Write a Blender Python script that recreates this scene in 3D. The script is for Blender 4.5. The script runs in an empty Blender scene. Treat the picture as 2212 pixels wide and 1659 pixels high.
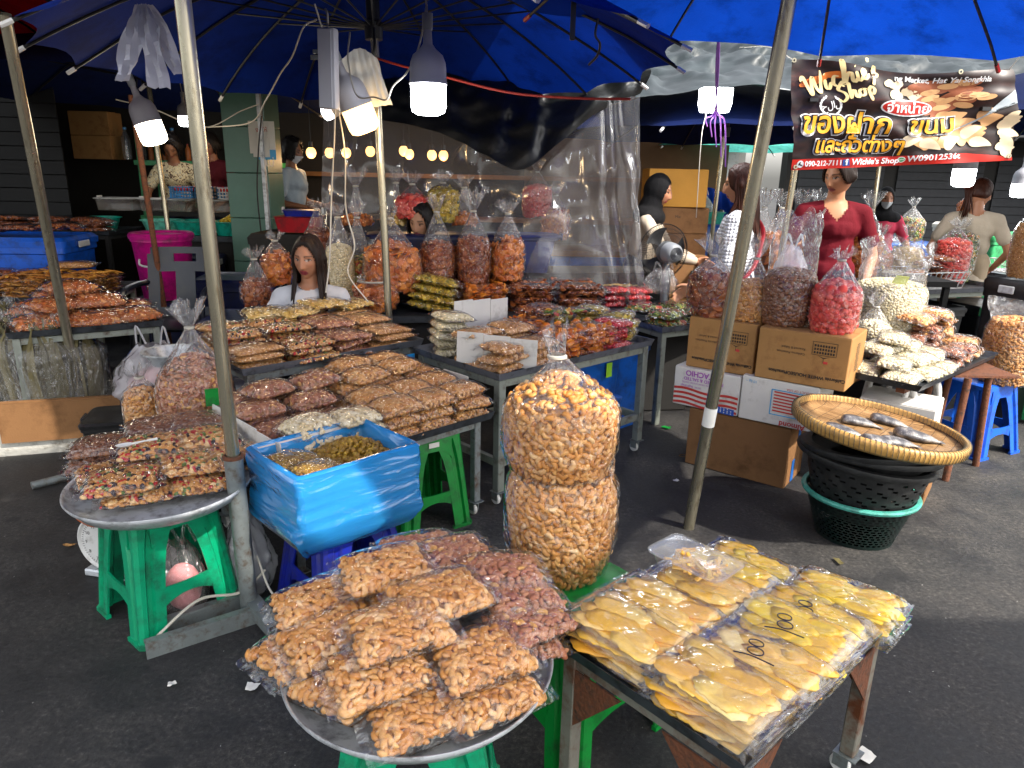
import bpy, bmesh, math, random
import numpy as np
from mathutils import Vector, Matrix, Euler
random.seed(7); RNG = np.random.default_rng(7); bpy.context.preferences.edit.use_global_undo = False
S = bpy.context.scene
COL = S.collection
PI = math.pi; R = math.radians
# ---------------------------------------------------------------- camera
CAM_H = 1.55; PITCH = R(16.5); ROLL = R(1.17); FPX = 1535.0
_f = np.array([0, math.cos(PITCH), -math.sin(PITCH)]); _u0 = np.array([0, math.sin(PITCH), math.cos(PITCH)])
_r = math.cos(ROLL) * np.array([1., 0, 0]) + math.sin(ROLL) * _u0
_u = math.cos(ROLL) * _u0 - math.sin(ROLL) * np.array([1., 0, 0])
cam = bpy.data.cameras.new('camera'); cam.sensor_width = 36; cam.lens = FPX * 36 / 2212
cam.clip_start = .05; cam.clip_end = 400
camo = bpy.data.objects.new('camera', cam); COL.objects.link(camo)
camo.matrix_world = Matrix(((_r[0], _u[0], -_f[0], 0), (_r[1], _u[1], -_f[1], 0), (_r[2], _u[2], -_f[2], CAM_H), (0, 0, 0, 1)))
S.camera = camo
# ---------------------------------------------------------------- light
SUN_AZ = math.atan2(-.62, .78); SUN_EL = R(47)     # direction towards the sun: from the right, a little behind the viewer
w = bpy.data.worlds.new('World'); S.world = w; w.use_nodes = True
nt = w.node_tree; bg = nt.nodes['Background']; sky = nt.nodes.new('ShaderNodeTexSky')
sky.sky_type = 'NISHITA'; sky.sun_disc = False; sky.sun_elevation = SUN_EL; sky.sun_rotation = PI / 2 - SUN_AZ
sky.air_density = 1.4; sky.dust_density = 3.0
sky.ozone_density = .4
hz = nt.nodes.new('ShaderNodeHueSaturation'); hz.inputs['Saturation'].default_value = .25      # thin bright haze takes the blue out of the sky
nt.links.new(sky.outputs[0], hz.inputs['Color']); nt.links.new(hz.outputs[0], bg.inputs[0]); bg.inputs[1].default_value = .15
sl = bpy.data.lights.new('sun', 'SUN'); sl.energy = 2.5; sl.angle = R(.8); sl.color = (1, .93, .82)
so = bpy.data.objects.new('sun', sl); COL.objects.link(so)
so.rotation_euler = Vector((math.cos(SUN_AZ) * math.cos(SUN_EL), math.sin(SUN_AZ) * math.cos(SUN_EL), math.sin(SUN_EL))).to_track_quat('Z', 'Y').to_euler()
S.view_settings.view_transform = 'Standard'; S.view_settings.look = 'None'; S.view_settings.gamma = 1
S.view_settings.exposure = 1.65
cy = S.cycles
cy.max_bounces = 7; cy.diffuse_bounces = 3; cy.glossy_bounces = 3; cy.transmission_bounces = 4; cy.transparent_max_bounces = 22
cy.caustics_reflective = False; cy.caustics_refractive = False; cy.use_denoising = True; cy.sample_clamp_indirect = 6
# ---------------------------------------------------------------- pixel of the photograph -> point of the place
C0 = np.array([0, 0, CAM_H])
def ray(x, y): return _f + _r * (x - 1106) / FPX + _u * (829.5 - y) / FPX
def P(x, y, h=0.): d = ray(x, y); return C0 + d * (h - CAM_H) / d[2]
def PY(x, y, Y): d = ray(x, y); return C0 + d * Y / d[1]
def V3(*a): return np.array(a, float)
# ---------------------------------------------------------------- mesh helpers
class MB:
    def __init__(s): s.v = []; s.f = []; s.m = []; s.n = 0
    def add(s, v, f, m=0, M=None):
        v = np.asarray(v, float).reshape(-1, 3)
        if M is not None: v = v @ np.asarray(M)[:3, :3].T + np.asarray(M)[:3, 3]
        s.v.append(v); n = s.n
        s.f += [tuple(i + n for i in q) for q in f]; s.m += [m] * len(f) if isinstance(m, int) else list(m)
        s.n += len(v); return s
    def V(s): return np.concatenate(s.v) if s.v else np.zeros((0, 3))
def T(loc=(0, 0, 0), rz=0., rx=0., ry=0., sc=(1, 1, 1)):
    return np.array(Matrix.Translation(Vector(loc)) @ Euler((rx, ry, rz)).to_matrix().to_4x4() @ Matrix.Diagonal((*sc, 1)))
def frameM(o, x, y, z):
    m = np.eye(4); m[:3, 0] = x; m[:3, 1] = y; m[:3, 2] = z; m[:3, 3] = o; return m
def obj(name, mb, mat, parent=None, smooth=True, ang=40, loc=None, rot=None):
    me = bpy.data.meshes.new(name)
    if isinstance(mb, MB): v, f, mi = mb.V(), mb.f, mb.m
    else: v, f = mb; mi = None
    me.from_pydata(np.asarray(v).tolist(), [], [list(map(int, q)) for q in f])
    mats = mat if isinstance(mat, (list, tuple)) else [mat]
    for x in mats: me.materials.append(x)
    if mi is not None and len(mats) > 1: me.polygons.foreach_set('material_index', np.array(mi, np.int32))
    if smooth:
        me.polygons.foreach_set('use_smooth', np.ones(len(me.polygons), bool))
        if ang: me.set_sharp_from_angle(angle=R(ang))
    me.update()
    o = bpy.data.objects.new(name, me); COL.objects.link(o)
    if parent: o.parent = parent
    if loc is not None: o.location = loc
    if rot is not None: o.rotation_euler = rot
    return o
def tag(o, label=None, cat=None, group=None, kind=None):
    if label: o['label'] = label
    if cat: o['category'] = cat
    if group: o['group'] = group
    if kind: o['kind'] = kind
    return o
def thing(name, label, cat, loc=(0, 0, 0), rz=0., group=None, rot=None):
    o = bpy.data.objects.new(name, None); COL.objects.link(o); o.empty_display_size = .05
    o.location = [float(q) for q in loc]; o.rotation_euler = rot if rot is not None else (0, 0, rz)
    return tag(o, label, cat, group)
def dup(root, loc, rot=None, label=None, group=None, scale=None):
    def cp(o, par):
        c = o.copy(); COL.objects.link(c)
        if par is not None: c.parent = par
        for ch in o.children: cp(ch, c)
        return c
    r = cp(root, None); r.location = [float(q) for q in loc]
    if rot is not None: r.rotation_euler = rot
    if scale is not None: r.scale = scale
    if label: r['label'] = label
    if group: r['group'] = group
    return r
# primitives: each returns (verts, faces)
def box(sx, sy, sz, c=(0, 0, 0), bev=0., seg=1):
    bm = bmesh.new(); bmesh.ops.create_cube(bm, size=1)
    for v in bm.verts: v.co = Vector((v.co.x * sx, v.co.y * sy, v.co.z * sz))
    if bev: bmesh.ops.bevel(bm, geom=bm.edges[:] , offset=min(bev, .45 * min(sx, sy, sz)), segments=seg, affect='EDGES', profile=.5)
    bm.verts.ensure_lookup_table(); bm.verts.index_update()
    v = [tuple(np.array(q.co) + np.array(c)) for q in bm.verts]; f = [[q.index for q in p.verts] for p in bm.faces]; bm.free(); return v, f
def grid(fn, nu, nv, closed_u=False, flip=False):
    us = np.linspace(0, 1, nu + 1)[:nu if closed_u else nu + 1]; vs = np.linspace(0, 1, nv + 1)
    v = [fn(a, b) for b in vs for a in us]; n = len(us); f = []
    for j in range(nv):
        for i in range(nu):
            a, b = j * n + i, j * n + (i + 1) % n; q = (a, b, b + n, a + n); f.append(q[::-1] if flip else q)
    return v, f
def rings(rs, cap=True):
    rs = [np.asarray(q, float) for q in rs]; n = len(rs[0]); v = np.concatenate(rs); f = []
    for j in range(len(rs) - 1):
        for i in range(n):
            a, b = j * n + i, j * n + (i + 1) % n; f.append((a, b, b + n, a + n))
    if cap: f.append(tuple(range(n))[::-1]); f.append(tuple(range((len(rs) - 1) * n, len(rs) * n)))
    return v, f
def lathe(prof, n=32, fn=None, cap=False):
    t = np.linspace(0, 2 * PI, n, endpoint=False); out = []
    for r, z in prof:
        rr = np.full(n, float(r)) if fn is None else np.array([fn(r, z, a) for a in t])
        out.append(np.stack([rr * np.cos(t), rr * np.sin(t), np.full(n, float(z))], 1))
    return rings(out, cap)
def tube(path, r=.01, n=8, cap=True):
    p = np.asarray(path, float); m = len(p); r = np.full(m, r) if np.isscalar(r) else np.asarray(r, float)
    tan = np.gradient(p, axis=0); tan /= np.linalg.norm(tan, axis=1)[:, None] + 1e-12
    up = np.array([0, 0, 1.]) if abs(tan[0][2]) < .9 else np.array([1., 0, 0])
    x = np.cross(up, tan[0]); x /= np.linalg.norm(x); out = []; t = np.linspace(0, 2 * PI, n, endpoint=False)
    for i in range(m):
        x = x - tan[i] * (x @ tan[i]); x /= np.linalg.norm(x); y = np.cross(tan[i], x)
        out.append(p[i] + r[i] * (np.cos(t)[:, None] * x + np.sin(t)[:, None] * y))
    return rings(out, cap)
def spline(pts, n=8):
    p = np.asarray(pts, float); p = np.concatenate([[2 * p[0] - p[1]], p, [2 * p[-1] - p[-2]]]); out = []
    for i in range(1, len(p) - 2):
        for t in np.linspace(0, 1, n, endpoint=False):
            a, b, c, d = p[i - 1:i + 3]
            out.append(.5 * (2 * b + (c - a) * t + (2 * a - 5 * b + 4 * c - d) * t * t + (3 * b - a - 3 * c + d) * t ** 3))
    out.append(p[-2]); return np.array(out)
def prism(poly, h, c=(0, 0, 0)):
    p = np.asarray(poly, float); n = len(p)
    a = np.concatenate([p, np.zeros((n, 1))], 1) + c; b = a + [0, 0, h]
    return np.concatenate([a, b]), [tuple(range(n))[::-1], tuple(range(n, 2 * n))] + [(i, (i + 1) % n, (i + 1) % n + n, i + n) for i in range(n)]
def capsule(p, q, rp, rq, n=14):
    p, q = V3(*p), V3(*q); d = q - p; L = np.linalg.norm(d); d = d / (L + 1e-9)
    up = V3(0, 0, 1) if abs(d[2]) < .9 else V3(1, 0, 0); x = np.cross(up, d); x /= np.linalg.norm(x); y = np.cross(d, x)
    t = np.linspace(0, 2 * PI, n, endpoint=False); out = []
    for k in range(1, 6): a = PI / 2 * k / 5; out.append(p - d * rp * math.cos(a) + rp * math.sin(a) * (np.cos(t)[:, None] * x + np.sin(t)[:, None] * y))
    for k in range(0, 5): a = PI / 2 * k / 5; out.append(q + d * rq * math.sin(a) + rq * math.cos(a) * (np.cos(t)[:, None] * x + np.sin(t)[:, None] * y))
    return rings(out)
def ell(c, r, n=14, m=9, M=None):
    v = []; 
    out = []
    t = np.linspace(0, 2 * PI, n, endpoint=False)
    for k in range(m):
        a = PI * (k + .35) / (m - .3) ; out.append(np.stack([r[0] * math.sin(a) * np.cos(t), r[1] * math.sin(a) * np.sin(t), np.full(n, -r[2] * math.cos(a))], 1))
    v, f = rings(out); v = v if M is None else v @ np.asarray(M)[:3, :3].T
    return v + np.asarray(c), f
_FONT = {}
def text(s, size=1., bold=0., shear=0., align='CENTER', spacing=1., ext=0.):
    cu = bpy.data.curves.new('t', 'FONT'); cu.body = s; cu.size = size; cu.offset = bold; cu.shear = shear; cu.align_x = align; cu.align_y = 'CENTER'; cu.space_character = spacing; cu.extrude = ext; cu.resolution_u = 3
    o = bpy.data.objects.new('t', cu); COL.objects.link(o)
    me = bpy.data.meshes.new_from_object(o.evaluated_get(bpy.context.evaluated_depsgraph_get()))
    v = np.array([q.co[:] for q in me.vertices]).reshape(-1, 3); f = [list(q.vertices) for q in me.polygons]
    bpy.data.objects.remove(o); bpy.data.curves.remove(cu); bpy.data.meshes.remove(me); return v, f
def noise3(p, sc, seed=0.):
    from mathutils import noise
    return noise.noise(Vector((p[0] * sc + seed, p[1] * sc - seed, p[2] * sc + 2 * seed)))
# ---------------------------------------------------------------- materials
MAT = {}
def nodes(name):
    m = bpy.data.materials.new(name); m.use_nodes = True; t = m.node_tree; MAT[name] = m
    return m, t, t.nodes['Principled BSDF'], t.nodes['Material Output']
def N(t, kind, **kw):
    n = t.nodes.new('ShaderNode' + kind)
    for k, v in kw.items():
        if k.startswith('i_'): n.inputs[int(k[2:]) if k[2:].isdigit() else k[2:].replace('_', ' ')].default_value = v
        else: setattr(n, k, v)
    return n
def ramp(t, stops, interp='LINEAR'):
    r = t.nodes.new('ShaderNodeValToRGB'); r.color_ramp.interpolation = interp; e = r.color_ramp.elements
    while len(e) > 1: e.remove(e[-1])
    e[0].position = stops[0][0]; e[0].color = (*stops[0][1], 1)
    for p, c in stops[1:]: q = e.new(p); q.color = (*c, 1)
    return r
def hexc(h, k=1.):
    def l(c): c /= 255; return c / 12.92 if c <= .04045 else ((c + .055) / 1.055) ** 2.4
    return tuple(min(1, l(int(h[i:i + 2], 16)) * k) for i in (0, 2, 4))
def mat(name, col, rough=.5, metal=0., var=.15, vs=8., bump=0., bs=60., dirt=None, ds=5., spec=.5, trans=0., rv=0., stretch=None):
    m, t, b, o = nodes(name); L = t.links.new
    col = hexc(col) if isinstance(col, str) else col
    tc = N(t, 'TexCoord'); mp = N(t, 'Mapping'); L(tc.outputs['Object'], mp.inputs[0])
    if stretch: mp.inputs['Scale'].default_value = stretch
    nz = N(t, 'TexNoise', i_Scale=vs, i_Detail=5., i_Roughness=.6); L(mp.outputs[0], nz.inputs['Vector'])
    r = ramp(t, [(.25, tuple(c * (1 - var) for c in col)), (.75, tuple(min(1, c * (1 + var)) for c in col))]); L(nz.outputs[0], r.inputs[0]); src = r.outputs[0]
    if dirt:
        dc, amt = dirt; n2 = N(t, 'TexNoise', i_Scale=ds, i_Detail=8., i_Roughness=.7); L(mp.outputs[0], n2.inputs['Vector'])
        r2 = ramp(t, [(.62 - .35 * amt, (0, 0, 0)), (.8 - .3 * amt, (1, 1, 1))]); L(n2.outputs[0], r2.inputs[0])
        mx = N(t, 'MixRGB'); L(r2.outputs[0], mx.inputs[0]); L(src, mx.inputs[1]); mx.inputs[2].default_value = (*(hexc(dc) if isinstance(dc, str) else dc), 1); src = mx.outputs[0]
    L(src, b.inputs['Base Color']); b.inputs['Roughness'].default_value = rough; b.inputs['Metallic'].default_value = metal
    b.inputs['Specular IOR Level'].default_value = spec
    if rv:
        mr = N(t, 'MapRange'); mr.inputs[3].default_value = max(0, rough - rv); mr.inputs[4].default_value = min(1, rough + rv); L(nz.outputs[0], mr.inputs[0]); L(mr.outputs[0], b.inputs['Roughness'])
    if bump:
        n3 = N(t, 'TexNoise', i_Scale=bs, i_Detail=4.); L(mp.outputs[0], n3.inputs['Vector'])
        bp = N(t, 'Bump', i_Strength=bump, i_Distance=.01); L(n3.outputs[0], bp.inputs['Height']); L(bp.outputs[0], b.inputs['Normal'])
    if trans:
        tr = N(t, 'BsdfTranslucent'); L(src, tr.inputs[0]); ms = N(t, 'MixShader'); ms.inputs[0].default_value = trans
        L(b.outputs[0], ms.inputs[1]); L(tr.outputs[0], ms.inputs[2]); L(ms.outputs[0], o.inputs[0])
    return m
def isl(name, stops, rough=.45, bump=.25, bs=150., interp='LINEAR', spec=.4, sss=False):
    """colour picked per piece (nut, crisp, berry ...)"""
    m, t, b, o = nodes(name); L = t.links.new
    g = N(t, 'NewGeometry'); r = ramp(t, [(p, hexc(c) if isinstance(c, str) else c) for p, c in stops], interp); L(g.outputs['Random Per Island'], r.inputs[0])
    tc = N(t, 'TexCoord'); nz = N(t, 'TexNoise', i_Scale=bs, i_Detail=4., i_Roughness=.65); L(tc.outputs['Object'], nz.inputs['Vector'])
    r2 = ramp(t, [(.3, (.7, .6, .5)), (.6, (1, 1, 1))]); L(nz.outputs[0], r2.inputs[0])
    mx = N(t, 'MixRGB', blend_type='MULTIPLY'); mx.inputs[0].default_value = .6; L(r.outputs[0], mx.inputs[1]); L(r2.outputs[0], mx.inputs[2]); L(mx.outputs[0], b.inputs['Base Color'])
    b.inputs['Roughness'].default_value = rough; b.inputs['Specular IOR Level'].default_value = spec
    bp = N(t, 'Bump', i_Strength=bump, i_Distance=.004); L(nz.outputs[0], bp.inputs['Height']); L(bp.outputs[0], b.inputs['Normal'])
    return m
def film(name, tint=(1, 1, 1), milk=.03, rough=.09, sc=45., bump=.5, k=1., milkcol=(.85, .85, .9), stretch=None):
    """clear crinkled plastic: see-through, with sharp broken reflections"""
    m, t, b, o = nodes(name); L = t.links.new; t.nodes.remove(b)
    tc = N(t, 'TexCoord'); mp = N(t, 'Mapping'); L(tc.outputs['Object'], mp.inputs[0])
    if stretch: mp.inputs['Scale'].default_value = stretch
    vo = N(t, 'TexVoronoi', feature='F1', i_Scale=sc); nz = N(t, 'TexNoise', i_Scale=sc * .55, i_Detail=3., i_Distortion=1.2)
    L(mp.outputs[0], nz.inputs['Vector'])
    av = N(t, 'MixRGB', blend_type='ADD'); av.inputs[0].default_value = .1; L(mp.outputs[0], av.inputs[1]); L(nz.outputs['Color'], av.inputs[2]); L(av.outputs[0], vo.inputs['Vector'])
    ad = N(t, 'Math', operation='ADD'); L(vo.outputs['Distance'], ad.inputs[0]); L(nz.outputs[0], ad.inputs[1])
    bp = N(t, 'Bump', i_Strength=bump, i_Distance=.02); L(ad.outputs[0], bp.inputs['Height'])
    fr = N(t, 'Fresnel'); b2 = N(t, 'Bump', i_Strength=bump * .3, i_Distance=.02); L(ad.outputs[0], b2.inputs['Height']); L(b2.outputs[0], fr.inputs['Normal'])
    gb = N(t, 'NewGeometry'); io = N(t, 'MapRange'); io.inputs[3].default_value = 1.45; io.inputs[4].default_value = 1 / 1.45; L(gb.outputs['Backfacing'], io.inputs[0]); L(io.outputs[0], fr.inputs[0])
    mu = N(t, 'Math', operation='MULTIPLY_ADD', use_clamp=True); mu.inputs[1].default_value = 2.6 * k; mu.inputs[2].default_value = -.02; L(fr.outputs[0], mu.inputs[0])
    tr = N(t, 'BsdfTransparent'); tr.inputs[0].default_value = (*tint, 1)
    gl = N(t, 'BsdfGlossy', i_Roughness=rough); L(bp.outputs[0], gl.inputs['Normal'])
    df = N(t, 'BsdfDiffuse'); df.inputs[0].default_value = (*milkcol, 1); tl = N(t, 'BsdfTranslucent'); tl.inputs[0].default_value = (*milkcol, 1)
    m0 = N(t, 'MixShader'); m0.inputs[0].default_value = .5; L(df.outputs[0], m0.inputs[1]); L(tl.outputs[0], m0.inputs[2])
    m1 = N(t, 'MixShader'); m1.inputs[0].default_value = milk; L(tr.outputs[0], m1.inputs[1]); L(m0.outputs[0], m1.inputs[2])
    m2 = N(t, 'MixShader'); L(mu.outputs[0], m2.inputs[0]); L(m1.outputs[0], m2.inputs[1]); L(gl.outputs[0], m2.inputs[2]); L(m2.outputs[0], o.inputs[0])
    return m
def glow(name, col, e):
    m, t, b, o = nodes(name); b.inputs['Base Color'].default_value = (*col, 1); b.inputs['Emission Color'].default_value = (*col, 1); b.inputs['Emission Strength'].default_value = e; return m
ORD = ['first', 'second', 'third', 'fourth', 'fifth', 'sixth', 'seventh', 'eighth', 'ninth', 'tenth', 'eleventh', 'twelfth', 'thirteenth', 'fourteenth', 'fifteenth', 'sixteenth']
E1 = V3(.73, .68, 0); E1 /= np.linalg.norm(E1); E2 = V3(-E1[1], E1[0], 0); YAW = math.atan2(E1[1], E1[0])
# ================================================================ base materials
def asphalt():
    m, t, b, o = nodes('asphalt'); L = t.links.new
    tc = N(t, 'TexCoord'); V = tc.outputs['Object']
    n1 = N(t, 'TexNoise', i_Scale=55., i_Detail=8., i_Roughness=.85); L(V, n1.inputs['Vector'])
    r1 = ramp(t, [(.38, hexc('151516')), (.5, hexc('302f2e')), (.58, hexc('403e3c')), (.68, hexc('6c6966'))]); L(n1.outputs[0], r1.inputs[0])
    n2 = N(t, 'TexNoise', i_Scale=2.3, i_Detail=9., i_Roughness=.7); L(V, n2.inputs['Vector'])
    r2 = ramp(t, [(.40, (.40, .41, .45)), (.62, (1.3, 1.25, 1.18))]); L(n2.outputs[0], r2.inputs[0])
    mx = N(t, 'MixRGB', blend_type='MULTIPLY'); mx.inputs[0].default_value = 1; L(r1.outputs[0], mx.inputs[1]); L(r2.outputs[0], mx.inputs[2])
    n4 = N(t, 'TexNoise', i_Scale=.75, i_Detail=4., i_Distortion=.8); L(V, n4.inputs['Vector']); r6 = ramp(t, [(.42, (.62, .62, .66)), (.55, (1, 1, 1)), (.66, (1.35, 1.3, 1.22))]); L(n4.outputs[0], r6.inputs[0]); mz = N(t, 'MixRGB', blend_type='MULTIPLY'); mz.inputs[0].default_value = 1; L(mx.outputs[0], mz.inputs[1]); L(r6.outputs[0], mz.inputs[2]); mx = mz
    # dark spots of old gum and oil
    v1 = N(t, 'TexVoronoi', i_Scale=3.4); nzv = N(t, 'TexNoise', i_Scale=9., i_Detail=3.); L(V, nzv.inputs['Vector'])
    am = N(t, 'MixRGB', blend_type='ADD'); am.inputs[0].default_value = .12; L(V, am.inputs[1]); L(nzv.outputs['Color'], am.inputs[2]); L(am.outputs[0], v1.inputs['Vector'])
    r3 = ramp(t, [(.09, (.85, .85, .85)), (.14, (0, 0, 0))]); L(v1.outputs['Distance'], r3.inputs[0])
    m2 = N(t, 'MixRGB'); L(r3.outputs[0], m2.inputs[0]); L(mx.outputs[0], m2.inputs[1]); m2.inputs[2].default_value = (.008, .008, .009, 1)
    # pale grit
    v2 = N(t, 'TexVoronoi', i_Scale=24.); L(am.outputs[0], v2.inputs['Vector'])
    r4 = ramp(t, [(.035, (1, 1, 1)), (.06, (0, 0, 0))]); L(v2.outputs['Distance'], r4.inputs[0])
    sc = N(t, 'SeparateColor'); L(v2.outputs['Color'], sc.inputs[0]); gt = N(t, 'Math', operation='GREATER_THAN'); gt.inputs[1].default_value = .7; L(sc.outputs[0], gt.inputs[0])
    ml = N(t, 'Math', operation='MULTIPLY'); L(r4.outputs[0], ml.inputs[0]); L(gt.outputs[0], ml.inputs[1])
    m3 = N(t, 'MixRGB'); L(ml.outputs[0], m3.inputs[0]); L(m2.outputs[0], m3.inputs[1]); m3.inputs[2].default_value = (.3, .29, .27, 1)
    L(m3.outputs[0], b.inputs['Base Color'])
    r5 = ramp(t, [(.35, (.55,) * 3), (.65, (.9,) * 3)]); L(n2.outputs[0], r5.inputs[0]); L(r5.outputs[0], b.inputs['Roughness'])
    bp = N(t, 'Bump', i_Strength=.7, i_Distance=.006); L(n1.outputs[0], bp.inputs['Height']); L(bp.outputs[0], b.inputs['Normal'])
    return m
asphalt()
def canopy_cloth(name, col, tr=.35):
    return mat(name, col, .85, var=.22, vs=2.2, bump=.2, bs=120, dirt=(tuple(c * .5 for c in hexc(col)), .42), ds=4, trans=tr, spec=.15)
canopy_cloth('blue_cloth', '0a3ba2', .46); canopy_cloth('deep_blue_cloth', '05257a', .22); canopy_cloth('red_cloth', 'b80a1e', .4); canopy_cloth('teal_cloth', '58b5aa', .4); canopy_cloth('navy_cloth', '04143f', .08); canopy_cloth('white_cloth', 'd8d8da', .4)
mat('black_rod', '131316', .5, var=.3, spec=.4)
mat('steel', 'a8a294', .28, metal=.9, var=.18, vs=4, dirt=('5a4a30', .35), ds=30, bump=.08, bs=120, rv=.1)
mat('brass_steel', 'aaa38e', .27, metal=.85, var=.18, vs=5, dirt=('5c4a30', .18), ds=26, bump=.06, bs=90, rv=.1, stretch=(1, 1, .25))
mat('galv', '7f8686', .5, metal=.55, var=.2, vs=14, dirt=('5b4634', .35), ds=22, bump=.2, bs=60)
mat('grey_paint', '7b8078', .5, metal=.25, var=.12, vs=6, dirt=('4a3d30', .3), ds=18, bump=.1)
mat('rust', '6b3c22', .85, var=.4, vs=30, bump=.5, bs=90, dirt=('35251c', .5), ds=30)
mat('rusty_paint', '77746a', .6, metal=.2, var=.2, vs=10, dirt=('5d3219', .5), ds=12, bump=.25)
mat('tray_steel', '6d7078', .38, metal=.5, var=.15, vs=5, dirt=('33302c', .35), ds=14, rv=.1, bump=.05)
mat('dark_tray', '3f4348', .42, metal=.4, var=.2, vs=5, dirt=('1d1b1a', .4), ds=14, rv=.1)
mat('aluminium', 'c2c6ca', .38, metal=.3, var=.12, vs=6, dirt=('6a6a6c', .4), ds=16, rv=.1, bump=.08, bs=40)
mat('card', '9c7446', .8, var=.08, vs=7, bump=.1, bs=160, dirt=('7a5633', .3), ds=6, spec=.2)
mat('card_dark', '7d5a3a', .8, var=.1, vs=5, bump=.12, bs=120, dirt=('5f4228', .35), ds=5, spec=.2)
mat('card_gold', 'c08a3c', .75, var=.08, vs=6, bump=.1, bs=100, spec=.2)
mat('card_white', 'cfcbc4', .75, var=.05, vs=8, bump=.1, bs=130, dirt=('9a9185', .22), ds=6, spec=.2)
mat('ink', '1a1512', .7, var=.1); mat('ink_red', 'b5342e', .7, var=.1); mat('ink_purple', 'a050a8', .7, var=.1); mat('ink_blue', '2a52a8', .7, var=.1); mat('ink_sky', '4a9ac8', .7, var=.1)
mat('marker', '14122a', .5, var=.05)
mat('white_plastic', 'c9c8c6', .4, var=.06, dirt=('8a857c', .25), ds=12)
mat('grey_plastic', '80848a', .4, var=.06)
mat('lamp_body', '8f8f98', .45, var=.05); mat('black_plastic', '101012', .4, var=.2, dirt=('26262a', .3), rv=.1); mat('rubber', '0b0b0c', .6)
mat('cord_white', 'b4aea2', .5, var=.1); mat('cord_black', '0c0c0d', .5); mat('red_rope', '8e1c0d', .7, var=.35, vs=120); mat('ribbon', '9a62b8', .6, var=.2, trans=.3)
mat('shirt_white', 'b9bbc8', .8, var=.08, vs=14, bump=.1, bs=200, trans=.3)
def plast(name, col, rough=.38): return mat(name, col, rough, var=.06, vs=4, dirt=(tuple(c * .35 + .01 for c in hexc(col)), .42), ds=14, rv=.1, bump=.04, bs=70)
plast('teal_green', '009065'); plast('leaf_green', '007c2c'); plast('navy', '111f8a'); plast('blue_plastic', '0f55c0'); plast('bin_blue', '0a52a8'); plast('bin_green', '3aa565'); plast('magenta', 'b80a78'); plast('chair_navy', '060e20'); plast('turquoise', '14a38c'); plast('mint', '66c3ac'); plast('red_plastic', 'a31420'); plast('sky_plastic', '1b86c8'); plast('dark_bin', '0a1440')
film('film', milk=.02, sc=26, bump=.65, rough=.05, k=.9); film('film_tie', milk=.08, sc=34, bump=.9, k=1.15, rough=.1, stretch=(1, 1, .45)); film('film_sheet', milk=.13, sc=5.5, bump=.7, k=.75, rough=.08, stretch=(1, 1, .3)); film('film_flat', milk=.03, sc=16, bump=.28, rough=.06)
film('bag_white', milk=.5, sc=18, bump=.9, rough=.25); film('film_blue', tint=(.35, .7, 1), milk=.66, milkcol=hexc('3cb4ff'), sc=13, bump=.5, rough=.15, stretch=(.6, .6, 2.2))
mat('tarp', '0f1112', .45, var=.25, vs=5, bump=.35, bs=26, spec=.45, dirt=('161a1a', .4), ds=3, rv=.12); mat('tarp_grey', '232b2f', .5, var=.12, vs=3, bump=.3, bs=14, dirt=('2a3438', .4), ds=2.5, spec=.5)
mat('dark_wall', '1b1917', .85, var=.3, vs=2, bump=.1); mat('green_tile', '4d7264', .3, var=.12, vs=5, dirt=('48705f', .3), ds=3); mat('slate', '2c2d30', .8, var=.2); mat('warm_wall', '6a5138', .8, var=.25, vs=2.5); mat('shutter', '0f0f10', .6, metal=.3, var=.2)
mat('paper', 'cfccc4', .8, var=.05); mat('tape_white', 'e0ded8', .5); mat('tape_blue', '1c5fae', .4)
# ================================================================ ground
obj('ground', grid(lambda a, b: (a * 160 - 80, b * 160 - 60, 0), 4, 4), MAT['asphalt']).__setitem__('kind', 'structure')
def sheet(name, label, cat, top, bot, m, nu=48, nv=24, wr=.03, sc=2.2, bulge=0., extra=None):
    ta, ba = spline(top, 10), spline(bot, 10)
    def at(c, t): i = t * (len(c) - 1); k = min(int(i), len(c) - 2); return c[k] * (1 - (i - k)) + c[k + 1] * (i - k)
    o0 = ta[len(ta) // 2]
    def fn(a, b):
        p = at(ta, a) * (1 - b) + at(ba, a) * b - o0; s = math.sin(PI * b)
        nz = noise3(p, sc, 3.3) + .5 * noise3(p, sc * 2.7, 9.1) + .8 * math.sin(a * 37 + 3 * noise3(p, sc)) * .4
        p = p + V3(.3, -1, .5) * wr * nz * (.3 + s) + V3(0, -1, .0) * bulge * s
        return p if extra is None else p + extra(a, b)
    o = obj(name, grid(fn, nu, nv), MAT[m], loc=o0, ang=None); return tag(o, label, cat)
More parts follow.
